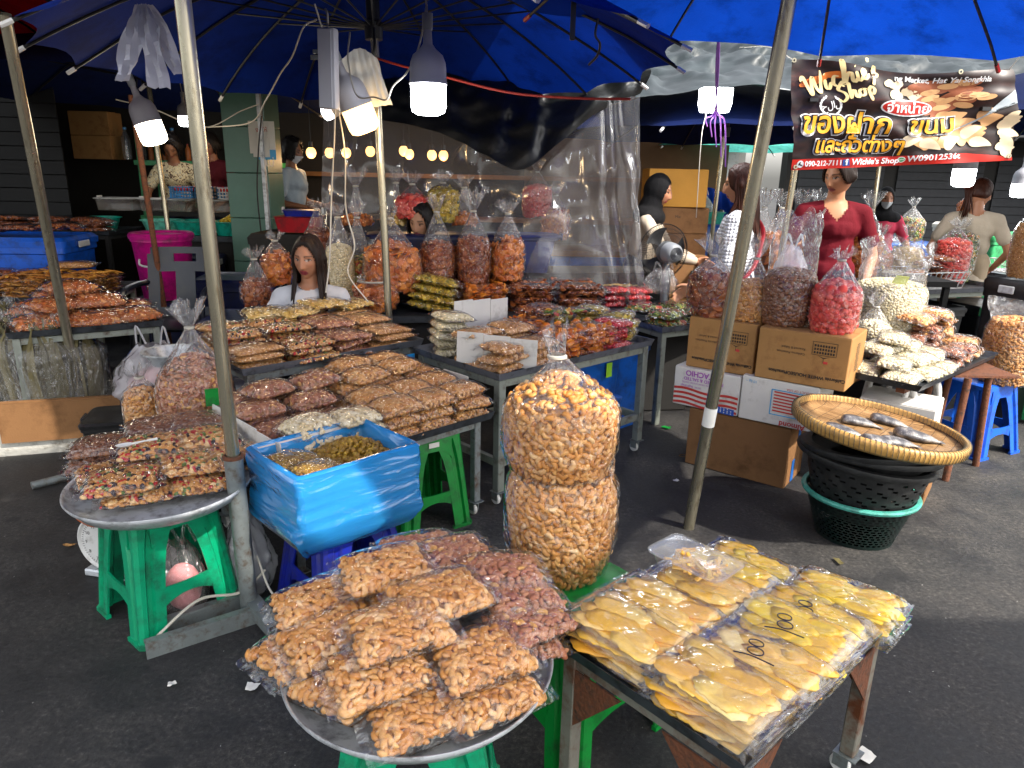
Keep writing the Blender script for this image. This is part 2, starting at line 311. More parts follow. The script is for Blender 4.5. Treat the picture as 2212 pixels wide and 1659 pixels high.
# ================================================================ umbrellas
def umbrella(label, apex, R_, drop, ribs, cloth, axis=(0, 0, 1), foot=None, hub=.38, rot=0., sag=.05, valance=.0, tips='white_plastic', pole=True, stretch=.55, group='market umbrellas', strands=True):
    z = Vector(axis).normalized(); q = Vector((0, 0, 1)).rotation_difference(z)
    root = thing('market_umbrella', label, 'umbrella', apex, group=group)
    Rm = np.array(q.to_matrix())
    def pt(a, t, off=0.):
        k = (a - rot) / (2 * PI / ribs); fr = k - math.floor(k); s = math.sin(PI * fr)
        rr = R_ * t * (1 - .055 * s * t); zz = -drop * (.42 * t + .58 * t ** 2.3) + sag * s * t * (1 - t * .45) * .6 + .012 * noise3((rr * math.cos(a), rr * math.sin(a), 0), 3.2, ribs)
        return Rm @ V3(rr * math.cos(a), rr * math.sin(a), zz - off)
    nu = ribs * 6
    v, f = grid(lambda a, b: pt(rot + a * 2 * PI, .02 + .98 * b), nu, 14, closed_u=True)
    if valance:
        n0 = len(v) - nu; lip = [np.array(v[n0 + i]) + Rm @ V3(0, 0, -valance * (1 + .15 * math.sin(i * 1.7))) for i in range(nu)]; f += [(n0 + i, n0 + (i + 1) % nu, n0 + nu + (i + 1) % nu, n0 + nu + i) for i in range(nu)]; v = list(v) + lip
    obj('canopy', (v, f), MAT[cloth], root, ang=60)
    hz = -hub; base = Rm @ V3(0, 0, hz)
    for i in range(ribs):
        a = rot + i * 2 * PI / ribs
        path = [pt(a, t, .012) for t in np.linspace(.03, 1.015, 12)]
        rb = obj('rib', tube(path, .0075, 6), MAT['black_rod'], root)
        d = path[-1] - path[-2]; d = d / np.linalg.norm(d)
        obj('rib_tip', tube([path[-1] - d * .02, path[-1] + d * .03], .011, 6), MAT[tips], rb)
        if strands: obj('strut', tube([base + Rm @ V3(.03 * math.cos(a), .03 * math.sin(a), 0), pt(a, stretch, .02)], .005, 5), MAT['black_rod'], root)
    if pole:
        obj('hub', lathe([(.0, -hub - .06), (.045, -hub - .06), (.05, -hub + .02), (.035, -hub + .03), (.035, .05), (0, .06)], 16), MAT['black_rod'], root).rotation_euler = q.to_euler()
        if foot is not None:
            ft = V3(*foot) - V3(*apex); tp = Rm @ V3(0, 0, -hub * .5)
            obj('pole', tube([ft, ft * .5 + tp * .5, tp], .021, 16), MAT['brass_steel'], root)
    return root
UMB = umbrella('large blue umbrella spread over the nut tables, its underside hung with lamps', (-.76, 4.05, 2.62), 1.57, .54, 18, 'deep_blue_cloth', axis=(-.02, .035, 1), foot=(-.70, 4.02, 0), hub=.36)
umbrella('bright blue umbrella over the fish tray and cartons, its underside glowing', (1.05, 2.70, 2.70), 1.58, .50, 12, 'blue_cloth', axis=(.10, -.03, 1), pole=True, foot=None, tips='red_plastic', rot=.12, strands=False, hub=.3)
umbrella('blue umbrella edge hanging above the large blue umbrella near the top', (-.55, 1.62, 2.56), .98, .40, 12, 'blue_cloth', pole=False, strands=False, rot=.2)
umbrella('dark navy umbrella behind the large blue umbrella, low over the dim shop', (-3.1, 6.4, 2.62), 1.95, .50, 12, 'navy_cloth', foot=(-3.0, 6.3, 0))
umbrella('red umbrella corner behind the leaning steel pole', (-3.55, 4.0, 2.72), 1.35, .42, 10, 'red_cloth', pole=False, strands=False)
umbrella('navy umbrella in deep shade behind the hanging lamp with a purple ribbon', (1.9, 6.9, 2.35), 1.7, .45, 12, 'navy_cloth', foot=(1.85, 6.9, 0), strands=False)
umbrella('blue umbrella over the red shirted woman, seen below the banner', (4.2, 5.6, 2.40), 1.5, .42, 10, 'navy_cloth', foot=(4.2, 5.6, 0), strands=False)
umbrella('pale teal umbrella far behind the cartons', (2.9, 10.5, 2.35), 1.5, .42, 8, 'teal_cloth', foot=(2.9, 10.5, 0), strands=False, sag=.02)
rf = sheet('shade_tarp', 'unseen dark tarpaulin put high above the large blue umbrella to shade it', 'tarp', [V3(-4.6, 6.4, 3.5), V3(-2, 6.0, 3.3), V3(.35, 5.6, 3.25)], [V3(-4.4, 1.9, 3.3), V3(-1.8, 1.95, 3.15), V3(.75, 2.1, 3.2)], 'tarp', 24, 14, .04, 1.2)  # out of view, put here to keep sun off the left canopy and shop
aw = thing('added_awning', 'unseen pale awning added high beside the viewer to shade and softly light the foreground', 'awning', (2.9, -1.3, 3.35))  # added out of view: blocks the sun and passes soft light to the foreground
canopy_cloth('pale_cloth', 'efe9dc', .8); obj('cloth', grid(lambda a, b: (a * 4.6 - 2.3, b * 3.3 - 1.65, -.12 * math.sin(PI * a) * math.sin(PI * b)), 20, 16), MAT['pale_cloth'], aw); [obj('pole', tube([(x, y, .0), (x, y, -3.35)], .025, 10), MAT['galv'], aw) for x in (-2.28, 2.28) for y in (-1.63,)]
# ================================================================ poles and stand
def pole(label, a, b, r=.021, m='brass_steel', name='steel_pole'):
    t = thing(name, label, 'pole', a); a, b = V3(*a), V3(*b); d = b - a
    obj('shaft', tube([d * s for s in np.linspace(0, 1, 8)], r, 18), MAT[m], t)
    return t, d
g1 = P(185, 945); t, d = pole('leaning steel pole at the far left, ending in a grey plastic sleeve', (g1[0], g1[1], .32), PY(10, 30, 3.25), .024)
obj('sleeve', tube([d * .0 + V3(0, 0, -.32), d * .0, d * .07], .031, 16), MAT['grey_plastic'], t); obj('tape', tube([d * .065, d * .10], .0325, 16), MAT['card_gold'], t)
g2 = P(541, 1325); top2 = PY(388, -60, 2.16)
t, d = pole('shiny steel pole rising from the ground stand beside the mixed nut tray', g2, top2, .0225)
obj('sleeve', tube([d * .0, d * .30], .031, 18), MAT['galv'], t); obj('collar', lathe([(.027, 0), (.0345, .002), (.0345, .012), (.027, .014)], 18), MAT['rust'], t, loc=d * .299)
g3 = P(1487, 1140); t, d = pole('thick steel pole leaning beside the stacked cartons, banded with white tape', g3, PY(1712, -40, 2.62), .026)
obj('tape', tube([d * .245, d * .285], .0272, 18), MAT['tape_white'], t)
pole('thin rusty pole behind the leaning pole, under the slanted lamp', tuple(P(357, 640, .62) * [1, 1, 0]), PY(283, 205, 5.0), .019, 'rust')
pole('steel pole behind the red shirted woman holding up the banner corner', (1.72, 4.75, 0), (1.80, 4.75, 2.2), .02)
pole('slim steel pole beside the far pink berry bag', (3.25, 6.6, 0), (3.2, 6.6, 2.2), .018)
# ground stand made of steel channel
st = thing('ground_stand', 'rusty steel channel stand lying on the asphalt under the shiny pole', 'stand', g2)
for k, (a, b, off) in enumerate([((318, 1425), (560, 1345), 0), ((303, 1392), (545, 1310), 0)]):
    A, B = P(*a) - g2, P(*b) - g2; d = B - A; L_ = np.linalg.norm(d); x = d / L_; y = V3(-x[1], x[0], 0)
    obj('channel', MB().add(*box(L_, .004, .055, (L_ / 2, 0, .028)), M=frameM(A, x, y, V3(0, 0, 1))).add(*box(L_, .03, .004, (L_ / 2, .015, .057)), M=frameM(A, x, y, V3(0, 0, 1))), MAT['galv'], st, smooth=False)
A, B = P(500, 1270) - g2, P(600, 1385) - g2; d = B - A; L_ = np.linalg.norm(d); x = d / L_
obj('crossbar', MB().add(*box(L_, .05, .004, (L_ / 2, 0, .066)), M=frameM(A, x, V3(-x[1], x[0], 0), V3(0, 0, 1))).add(*box(L_, .004, .045, (L_ / 2, -.027, .046)), M=frameM(A, x, V3(-x[1], x[0], 0), V3(0, 0, 1))), MAT['galv'], st, smooth=False)
rb = thing('steel_tube', 'short grey tube lying on the asphalt beside the mixed nut tray', 'tube', P(70, 1058) + V3(0, 0, .022))
obj('shaft', tube([(0, 0, 0), (P(240, 1015) - P(70, 1058))], .02, 14), MAT['galv'], rb)
# ================================================================ dim shop behind, at the left
sh = thing('shop_building', 'dark open fronted shophouse with a green tiled column, behind the left tables', 'building', (-3.4, 8.6, 0))
def part(name, mb, m, root, sm=False): return obj(name, mb, MAT[m], root, smooth=sm)
def slats(w, h, n, d=.015):
    mb = MB()
    for i in range(n): mb.add(*box(w, d, h / n * .93, (0, -(i % 2) * .004, h / n * (i + .5))))
    return mb
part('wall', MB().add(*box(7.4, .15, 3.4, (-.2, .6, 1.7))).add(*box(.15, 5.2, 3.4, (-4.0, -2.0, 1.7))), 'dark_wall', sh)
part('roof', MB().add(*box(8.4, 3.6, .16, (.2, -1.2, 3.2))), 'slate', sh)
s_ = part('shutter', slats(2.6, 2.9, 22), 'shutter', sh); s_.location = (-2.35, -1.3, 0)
tile = MB()
for i in range(7):
    tile.add(*box(.36, .40, .372, (0, 0, .19 + i * .377), bev=.004))
c_ = part('column', tile, 'green_tile', sh); c_.location = (1.09, -2.05, 0)
part('trim', MB().add(*box(.03, .05, 2.7, (.196, -.225, 1.35))), 'aluminium', sh).location = (1.05, -2.05, 0)
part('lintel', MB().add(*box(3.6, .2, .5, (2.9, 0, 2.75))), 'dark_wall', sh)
wb = thing('back_shop', 'warm lit shop interior seen dimly through the clear plastic sheet', 'building', (.2, 9.6, 0))
part('wall', MB().add(*box(6.2, .15, 3.2, (-.6, 0, 1.6))), 'warm_wall', wb)
part('shelf', MB().add(*box(5.0, .5, .05, (-.6, -.5, 1.0))).add(*box(5.0, .4, .05, (-.6, -.45, 1.5))), 'card_dark', wb)
part('awning', MB().add(*box(6.2, 2.4, .08, (-.6, -1.0, 2.55))), 'slate', wb)
# far street frontage closing the view
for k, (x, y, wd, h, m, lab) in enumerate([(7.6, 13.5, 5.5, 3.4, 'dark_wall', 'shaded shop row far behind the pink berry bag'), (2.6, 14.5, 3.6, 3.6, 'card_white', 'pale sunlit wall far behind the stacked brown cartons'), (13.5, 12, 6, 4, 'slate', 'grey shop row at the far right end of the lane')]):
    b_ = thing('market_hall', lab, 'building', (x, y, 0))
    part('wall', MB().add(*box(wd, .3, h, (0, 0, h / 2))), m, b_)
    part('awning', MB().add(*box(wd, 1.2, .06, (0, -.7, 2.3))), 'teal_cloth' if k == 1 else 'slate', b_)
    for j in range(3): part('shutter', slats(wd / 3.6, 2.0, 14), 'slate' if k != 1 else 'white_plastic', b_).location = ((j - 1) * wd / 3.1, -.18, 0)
# ================================================================ tarps and clear sheet
sheet('black_tarp', 'creased black plastic tarp sagging below the large blue umbrella', 'tarp',
      [PY(800, 150, 5.7), PY(1000, 120, 5.6), PY(1150, 130, 5.5), PY(1300, 140, 5.4), PY(1400, 150, 5.2)],
      [PY(800, 255, 5.1), PY(930, 280, 5.0), PY(1040, 330, 4.9), PY(1125, 366, 4.85), PY(1200, 315, 4.9), PY(1290, 245, 5.0), PY(1385, 200, 5.1)], 'tarp', 90, 40, .06, 3.2, .12)
sheet('grey_tarp', 'weathered grey tarpaulin roof sloping down behind the hanging lamp and banner', 'tarp',
      [V3(.9, 8.2, 3.05), V3(2.2, 8.1, 3.1), V3(3.6, 8., 3.1), V3(6.5, 7.6, 3.1)],
      [PY(1372, 212, 5.4), PY(1500, 198, 5.4), PY(1640, 185, 5.3), PY(1760, 205, 5.2), PY(1950, 235, 5.1), PY(2300, 215, 5.)], 'tarp_grey', 110, 50, .085, 3.4, -.1)
sheet('clear_sheet', 'clear crinkled plastic sheet hanging behind the tied snack bags', 'sheet',
      [PY(700, 225, 5.3), PY(860, 235, 5.3), PY(1040, 260, 5.2), PY(1230, 232, 5.1), PY(1310, 215, 5.0), PY(1365, 205, 4.9)],
      [PY(690, 560, 5.1), PY(850, 600, 5.1), PY(1030, 610, 5.05), PY(1200, 640, 4.95), PY(1330, 655, 4.85), PY(1396, 655, 4.8)], 'film_sheet', 160, 60, .05, 2.0, .0,
      extra=lambda a, b: V3(.10 * (1 - b) ** 2 * max(0, a - .45), .034 * math.sin(a * 62 + 5 * noise3((a * 5, b, 0), 1.5, 2.) + 9 * (1 - b) * a) * (a ** 2) * (.4 + .6 * abs(noise3((a * 7, b * 2, 1), 1.3, 5.)) * 2) * (1 - .5 * b), 0))
# ================================================================ nuts, crisps and berries (small pieces inside the bags)
isl('cashew', [(0, 'd1944e'), (.35, 'c0803a'), (.6, 'dca968'), (.85, 'b3722e'), (1, 'e8c08c')], .42)
isl('cashew_pale', [(0, 'e6d6b2'), (.5, 'dcc79a'), (1, 'efe4c8')], .45, bump=.12)
isl('cashew_skin', [(0, 'a8694a'), (.3, '92563c'), (.6, 'bc8560'), (.9, '9f6446'), (.95, 'd9a25a'), (1, 'd2994f')], .55)
isl('almond', [(0, '8f5634'), (.5, '7a4527'), (1, 'a56a44')], .55)
isl('peanut', [(0, 'c58f52'), (.5, 'b27a3e'), (1, 'd8a970')], .5)
isl('choc', [(0, '7a4a2c'), (.5, '623820'), (1, '8f5c3a')], .3, bump=.08, spec=.5)
isl('pistachio', [(0, 'ded2ae'), (.5, 'cfc199'), (.8, 'e8dfc2'), (1, 'b8ad84')], .5, bump=.12, bs=90)
isl('mixed', [(0, 'c98e4c'), (.38, 'a97034'), (.52, 'dcb680'), (.62, '5f7436'), (.69, 'b01e1a'), (.76, '2a1216'), (.84, 'd09c58'), (.92, '7d4a2a'), (.97, 'b8322a')], .4, interp='CONSTANT')
isl('raisin', [(0, '9a7418'), (.4, '7c5a10'), (.7, 'b38f2a'), (1, '8a5a1c')], .35, bump=.9, bs=120, spec=.5)
isl('berry', [(0, 'd8493e'), (.5, 'c6332f'), (1, 'e8705e')], .7, bump=.4)
isl('red_candy', [(0, 'd01820'), (.5, 'b00c18'), (1, 'e04038')], .35)
isl('shrimp', [(0, 'd0702a'), (.4, 'b05518'), (.7, 'e09a50'), (1, 'bc5e1e')], .6)
isl('crisp_orange', [(0, 'd0701a'), (.4, 'a84a0c'), (.7, 'e08a2a'), (1, 'b85a12')], .42)
isl('crisp_brown', [(0, '96481a'), (.4, '6e2e12'), (.7, 'b06428'), (1, '7e3814')], .42)
isl('crisp_yellow', [(0, 'd9b524'), (.3, 'a88a18'), (.6, 'e6c840'), (.8, '4f5a18'), (1, 'c89c20')], .45)
isl('crisp_pale', [(0, 'e0c070'), (.5, 'd6ac50'), (1, 'ead59a')], .45)
isl('veg', [(0, '4f6a20'), (.25, '8a9a30'), (.45, 'c88a20'), (.6, '3a4a18'), (.75, 'a83c20'), (.88, 'c8b050')], .45, interp='CONSTANT')
isl('stick', [(0, 'b87830'), (.5, '8f5418'), (1, 'd0983c')], .4)
isl('mango', [(0, 'f7c444'), (.25, 'f0ad36'), (.5, 'f9d470'), (.8, 'f3b84a'), (1, 'fbe096')], .35, bump=.2, bs=40, spec=.5)
isl('mango_bright', [(0, 'f6d018'), (.4, 'efb912'), (.75, 'f9dc40'), (1, 'f0c020')], .33, bump=.2, bs=40, spec=.5)
isl('leaf_bundle', [(0, '5a5434'), (.4, '474228'), (.7, '6c6440'), (1, '524b30')], .6)
isl('candy', [(0, '141a3a'), (.25, '1a7a9a'), (.45, '5a2a5a'), (.6, 'a01424'), (.8, '203a6a'), (.9, 'c0a030')], .3, interp='CONSTANT')
isl('shoe', [(0, 'c98f92'), (.5, '5aa0a0'), (1, '8a7aa0')], .5, interp='CONSTANT')
def m_cashew():
    t = np.linspace(-1, 1, 8); ang = t * 1.42; Rr = .41
    sp = np.stack([Rr * np.sin(ang) * 1.05, Rr * np.cos(ang) - .2, np.zeros(8)], 1); rad = .285 * np.sqrt(np.clip(1 - (t * .96) ** 2, 0, 1)) * (1 + .12 * t)
    return tube(sp, np.maximum(rad, .045), 6)
def m_ell(a, b, c, n=7, m=5): return ell((0, 0, 0), (a, b, c), n, m)
def m_disc(k=.0, seed=0, n=9, th=.06, bend=.2):
    rg = np.random.default_rng(seed); t = np.linspace(0, 2 * PI, n, endpoint=False); rr = 1 + rg.normal(0, .09, n)
    def ring(s, z): x = rr * s * np.cos(t) * .5; y = rr * s * np.sin(t) * .5 * (1 - k); return np.stack([x, y, z + bend * (x * x - y * y * .4)], 1)
    return rings([ring(.5, -th), ring(1, -th * .6), ring(1.02, th * .4), ring(.6, th)])
NUT = {'cashew': m_cashew(), 'ball': m_ell(.5, .5, .5, 8, 6), 'oval': m_ell(.5, .33, .3), 'bean': m_ell(.5, .36, .32), 'lump': m_ell(.5, .44, .42), 'chip': m_disc(.1, 3), 'curl': m_disc(.35, 5, bend=.9, th=.07),
       'shred': tube([(-.5, 0, 0), (-.2, .1, .06), (.2, -.06, .1), (.5, .08, 0)], [.04, .07, .07, .03], 5), 'slice': m_disc(.5, 8, 20, .03, .03), 'stick': m_ell(.5, .09, .06, 6, 5),
       'pod': box(1, .12, .1, bev=.03)}
def rand_rot(rg, n, flat):
    """n rotations: spin about the surface normal, tilt limited by flat (0 = any way up)"""
    a = rg.uniform(0, 2 * PI, n); tl = rg.normal(0, 1, n) * (1 - flat) * 1.1; ax = rg.uniform(0, 2 * PI, n); out = np.zeros((n, 3, 3))
    for i in range(n):
        out[i] = np.array(Matrix.Rotation(tl[i], 3, Vector((math.cos(ax[i]), math.sin(ax[i]), 0))) @ Matrix.Rotation(a[i], 3, 'Z'))
    return out
def scatter(pts, nrm, kinds, size, rg, flat=.4, sv=.15, sink=.0):
    """place nut meshes at points of a surface; kinds = list of nut shapes"""
    VV = []; FF = []; n0 = 0; Rr = rand_rot(rg, len(pts), flat)
    for i, (p, nn) in enumerate(zip(pts, nrm)):
        v, f = NUT[kinds[rg.integers(len(kinds))]]; v = np.asarray(v); s = size * (1 + rg.normal(0, sv))
        z = nn / (np.linalg.norm(nn) + 1e-9); x = np.cross(V3(.3, .9, .1), z); x /= np.linalg.norm(x) + 1e-9; y = np.cross(z, x)
        B = np.stack([x, y, z], 1) @ Rr[i]
        VV.append(v @ B.T * s + p - z * sink * s); FF += [tuple(k + n0 for k in q) for q in f]; n0 += len(v)
    return (np.concatenate(VV) if VV else np.zeros((0, 3))), FF
# what each kind of bag holds: material, shapes, piece length, how flat the pieces lie, core darkening colour
KIND = {'cashew': ('cashew', ['cashew'], .0265, .72), 'cashew_small': ('cashew', ['cashew'], .0245, .72), 'pale': ('cashew_pale', ['cashew'], .026, .7), 'skin': ('cashew_skin', ['cashew'], .026, .68), 'almond': ('almond', ['oval'], .022, .5), 'peanut': ('peanut', ['bean'], .016, .4),
        'choc': ('choc', ['ball'], .026, 0), 'pistachio': ('pistachio', ['bean'], .019, .3), 'mixed': ('mixed', ['oval', 'cashew', 'bean', 'cashew', 'oval'], .021, .4), 'raisin': ('raisin', ['lump', 'bean'], .017, .2), 'berry': ('berry', ['lump'], .042, .2),
        'shrimp': ('shrimp', ['shred', 'curl', 'shred'], .03, .3), 'orange': ('crisp_orange', ['chip', 'curl', 'chip'], .055, .25), 'brown': ('crisp_brown', ['chip', 'curl'], .042, .35), 'yellow': ('crisp_yellow', ['curl', 'chip'], .034, .3), 'palechip': ('crisp_pale', ['chip', 'curl'], .036, .4),
        'veg': ('veg', ['chip', 'curl', 'pod'], .042, .35), 'sticks': ('stick', ['stick'], .12, .9), 'red': ('red_candy', ['lump', 'bean'], .03, .2), 'candy': ('candy', ['pod', 'lump', 'chip'], .045, .4), 'snack': ('crisp_brown', ['chip', 'shred', 'curl'], .06, .2), 'rings': ('peanut', ['chip', 'lump'], .024, .2), 'leaf': ('leaf_bundle', ['pod', 'slice'], .12, .6)}
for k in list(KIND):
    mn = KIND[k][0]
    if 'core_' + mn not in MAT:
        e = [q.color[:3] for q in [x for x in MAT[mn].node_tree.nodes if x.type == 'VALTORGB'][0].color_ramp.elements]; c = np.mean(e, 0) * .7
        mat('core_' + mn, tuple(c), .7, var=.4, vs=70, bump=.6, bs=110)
def pil_z(x, y, a, b, h, p=3.2): return h * np.sqrt(np.clip((1 - np.abs(x / a) ** p), 0, 1) * np.clip(1 - np.abs(y / b) ** p, 0, 1))
def pillow_contents(kind, a, b, h, rg, flatbot=.55):
    mn, shp, sz, fl = KIND[kind]; aa, bb, hh = a - sz * .3, b - sz * .3, h - sz * .18
    sp = sz * (.56 if kind not in ('sticks',) else .2); pts = []; nr = []
    def zf(x, y, top): return pil_z(x, y, aa, bb, hh) if top else -pil_z(x, y, aa, bb, hh) * flatbot
    for top in (1, 0):
        X = np.arange(-aa, aa + 1e-6, sp); Y = np.arange(-bb, bb + 1e-6, sp)
        for x in X:
            for y in Y:
                px_, py_ = x + rg.uniform(-.4, .4) * sp, y + rg.uniform(-.4, .4) * sp
                if abs(px_) >= aa * .985 or abs(py_) >= bb * .985: continue
                if not top and (abs(px_) < aa * .66 and abs(py_) < bb * .66): continue
                z = zf(px_, py_, top); e = .004; dx = (zf(min(px_ + e, aa), py_, top) - z) / e; dy = (zf(px_, min(py_ + e, bb), top) - z) / e
                n_ = V3(-dx, -dy, 1) if top else V3(dx, dy, -1); n_ /= np.linalg.norm(n_); pts.append(V3(px_, py_, z)); nr.append(n_)
    v, f = scatter(pts, nr, shp, sz, rg, fl, sink=.18)
    mb = MB().add(v, f, 0)
    k = sz * .38
    def core(top):
        return grid(lambda s, t: ((2 * s - 1) * (aa - k), (2 * t - 1) * (bb - k), (1 if top else -flatbot) * pil_z((2 * s - 1), (2 * t - 1), 1, 1, max(hh - k, .004))), 14, 10, flip=not top)
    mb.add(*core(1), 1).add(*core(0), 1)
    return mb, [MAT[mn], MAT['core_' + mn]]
def pillow_film(a, b, h, rg, flap=.16, flatbot=.55, twist=1.):
    A, B = a + .004, b + .004; fl = a * flap; ph = rg.uniform(0, 9); mb = MB(); W = A + fl
    def fn(top):
        def g(s, t):
            x, y = (2 * s - 1) * W, (2 * t - 1) * B; ins = abs(x) < A
            z = (pil_z(x, y, A, B, h + .005) if ins else 0) * (1 if top else flatbot)
            over = max(0, abs(x) - A) / fl if fl else 0
            pl = .004 * math.sin(y / B * 9 + ph + (x > 0) * 2) * min(1, over * 2) + over * fl * .55 * math.sin(ph + (x > 0) * 2.1) * .6
            nz = noise3((x, y, 0 if top else 5), 28, ph) * .0028 * (1 + 2 * over)
            yy = y * (1 - .10 * over * (1 if ins is False else 0)) * (1 - .05 * (abs(x) / A) ** 4)
            return (x, yy, (z + nz + .0012) * (1 if top else -1) + pl)
        return g
    mb.add(*grid(fn(1), 34, 20)); mb.add(*grid(fn(0), 34, 20, flip=True)); return mb
_PIL = {}
def pillow(kind, a, b, h, nvar=3, flap=.16, contents='contents', fm='film'):
    """prototype pillow bags of one kind and size; returned as a function that places one"""
    protos = []
    for i in range(nvar):
        rg = np.random.default_rng(abs(hash((len(kind), kind[0], kind[-1], i, int(a * 1000)))) % 99991 if False else (sum(map(ord, kind)) * 31 + i * 7 + int(a * 1000)))
        fb = obj('film', pillow_film(a, b, h, rg, flap), MAT[fm], ang=None).data; mb, ms = pillow_contents(kind, a, b, h, rg)
        nb = obj(contents, mb, ms, ang=None).data
        for o in [o for o in bpy.data.objects if o.data in (fb, nb)]: bpy.data.objects.remove(o)
        protos.append((fb, nb))
    cnt = [0]
    def place(loc, rz, label, group, cat='bag of nuts', name='nut_bag', rx=0., ry=0.):
        fb, nb = protos[cnt[0] % nvar]; cnt[0] += 1
        t = thing(name, label, cat, loc, group=group, rot=(rx, ry, rz))
        for nm, me in (('film', fb), (contents, nb)):
            o = bpy.data.objects.new(nm, me); COL.objects.link(o); o.parent = t
        return t
    place.h = h * 1.55; return place
# ---------------------------------------------------------------- tall sacks and tied bags
def sack_contents(kind, r, h, rg, topd=.03, sq=.0, lump=.0, r0=.86):
    mn, shp, sz, fl = KIND[kind]; sp = sz * .62
    def rad(z, a):
        k = r0 + (1 - r0) * min(1, z / (h * .3)); k *= 1 + .02 * math.sin(3 * a + 9 * z) + lump * math.sin(2 * a + 1 + z * 14) ; k *= 1 - .13 * max(0, (z / h - .8) / .2) ** 2; c = max(abs(math.cos(a)), abs(math.sin(a)))
        return r * k * (1 - sq + sq / c)
    pts = []; nr = []; z = sz * .35
    while z < h:
        n = int(2 * PI * r / sp)
        for i in range(n):
            a = (i + rg.uniform(-.4, .4)) * 2 * PI / n; zz = min(h, max(sz * .2, z + rg.uniform(-.4, .4) * sp)); q = rad(zz, a) - sz * .28
            if math.sin(a) > .82 and r > .06: continue          # the far side of the sack, pressed against nothing one can see
            pts.append(V3(q * math.cos(a), q * math.sin(a), zz)); nr.append(V3(math.cos(a), math.sin(a), 0))
        z += sp
    m = int(r / sp) + 1
    for j in range(m):
        q = (j + .3) * sp
        for i in range(max(1, int(2 * PI * q / sp))):
            a = rg.uniform(0, 2 * PI)
            if q < r * .84 * (1 - sq * .3): pts.append(V3(q * math.cos(a), q * math.sin(a), h + topd * (1 - (q / (r * .86)) ** 2) - sz * .15)); nr.append(V3(.3 * math.cos(a), .3 * math.sin(a), 1))
    v, f = scatter(pts, nr, shp, sz, rg, fl, sink=.1); mb = MB().add(v, f, 0)
    k = sz * .5; n = 40
    prof = [(0, .003), (1, .004)] + [(1, z) for z in np.linspace(.03, h - k, 8)] + [(.55, h - k + topd * .55), (0, h - k + topd)]
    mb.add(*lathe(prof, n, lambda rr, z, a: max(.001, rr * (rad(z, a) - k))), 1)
    return mb, [MAT[mn], MAT['core_' + mn]], rad
def sack_film(r, h, neck, tie, top, rg, rad, knot=.03, flare=.06, pleats=13, lean=(0, 0), n=96):
    """film from the foot of the sack up over its contents, gathered at the tie and frilled above"""
    ph = rg.uniform(0, 9); Z = list(np.linspace(0, h, 9)) + list(h + (tie - h) * np.linspace(.08, 1, 15)) + list(tie + (top - tie) * np.linspace(.06, 1, 10)); t = np.linspace(0, 2 * PI, n, endpoint=False); out = []
    for z in Z:
        row = []
        for a in t:
            if z <= h: q = rad(z, a) + .004 + .002 * math.sin(17 * a + z * 60 + ph)
            elif z <= tie:
                s = (z - h) / (tie - h); e = (1 - s) ** 1.15; q = (rad(h, a) + .004) * e + neck * (1 - e)
                q *= 1 + (.05 + .10 * s) * math.sin(pleats * a + ph + 2 * math.sin(3 * a + s * 2)) * min(1, s * 2.2) + .05 * noise3((math.cos(a) * 2, math.sin(a) * 2, z * 14), 1.6, ph) * (1 - s * .5)
            else:
                s = (z - tie) / (top - tie); q = neck + flare * s ** .8 * (.75 + .35 * math.sin(4 * a + ph)); q *= 1 + .30 * s * math.sin(pleats * a + ph)
            row.append(q)
        q = np.array(row); l = max(0, z - h) / max(1e-6, top - h)
        zz = np.full(n, z) + (.02 * np.sin(5 * t + ph) + .012 * np.sin(11 * t)) * (z > tie) * (z - tie) / max(1e-6, top - tie)
        out.append(np.stack([q * np.cos(t) + lean[0] * l, q * np.sin(t) + lean[1] * l, zz], 1))
    return rings(out, cap=False)
def two_film(t, vf, h):
    v, f = vf; mb = MB(); mb.add(v, f, [int(v[q[0]][2] > h * .97) for q in f]); return obj('film', mb, [MAT['film'], MAT['film_tie']], t, ang=None)
def tied_bag(name, label, cat, loc, kind, r, h, tie, top, group=None, rz=0., seed=1, contents='contents', neck=.014, band='cord_white', flare=.05, lean=(0, 0), sq=.0, lump=.0, rx=0., ry=0., topd=.03, pleats=13, r0=.86):
    rg = np.random.default_rng(seed); t = thing(name, label, cat, loc, group=group, rot=(rx, ry, rz)); mb, ms, rad = sack_contents(kind, r, h, rg, topd=topd, sq=sq, lump=lump, r0=r0)
    obj(contents, mb, ms, t, ang=None)
    two_film(t, sack_film(r, h + topd * .4, neck, tie, top, rg, rad, flare=flare, lean=lean, pleats=pleats), h)
    l = (tie - h) / (top - h)
    obj('tie', lathe([(neck + .002, -.006), (neck + .007, -.003), (neck + .007, .003), (neck + .002, .006)], 18), MAT[band], t, loc=(lean[0] * l, lean[1] * l, tie))
    return t
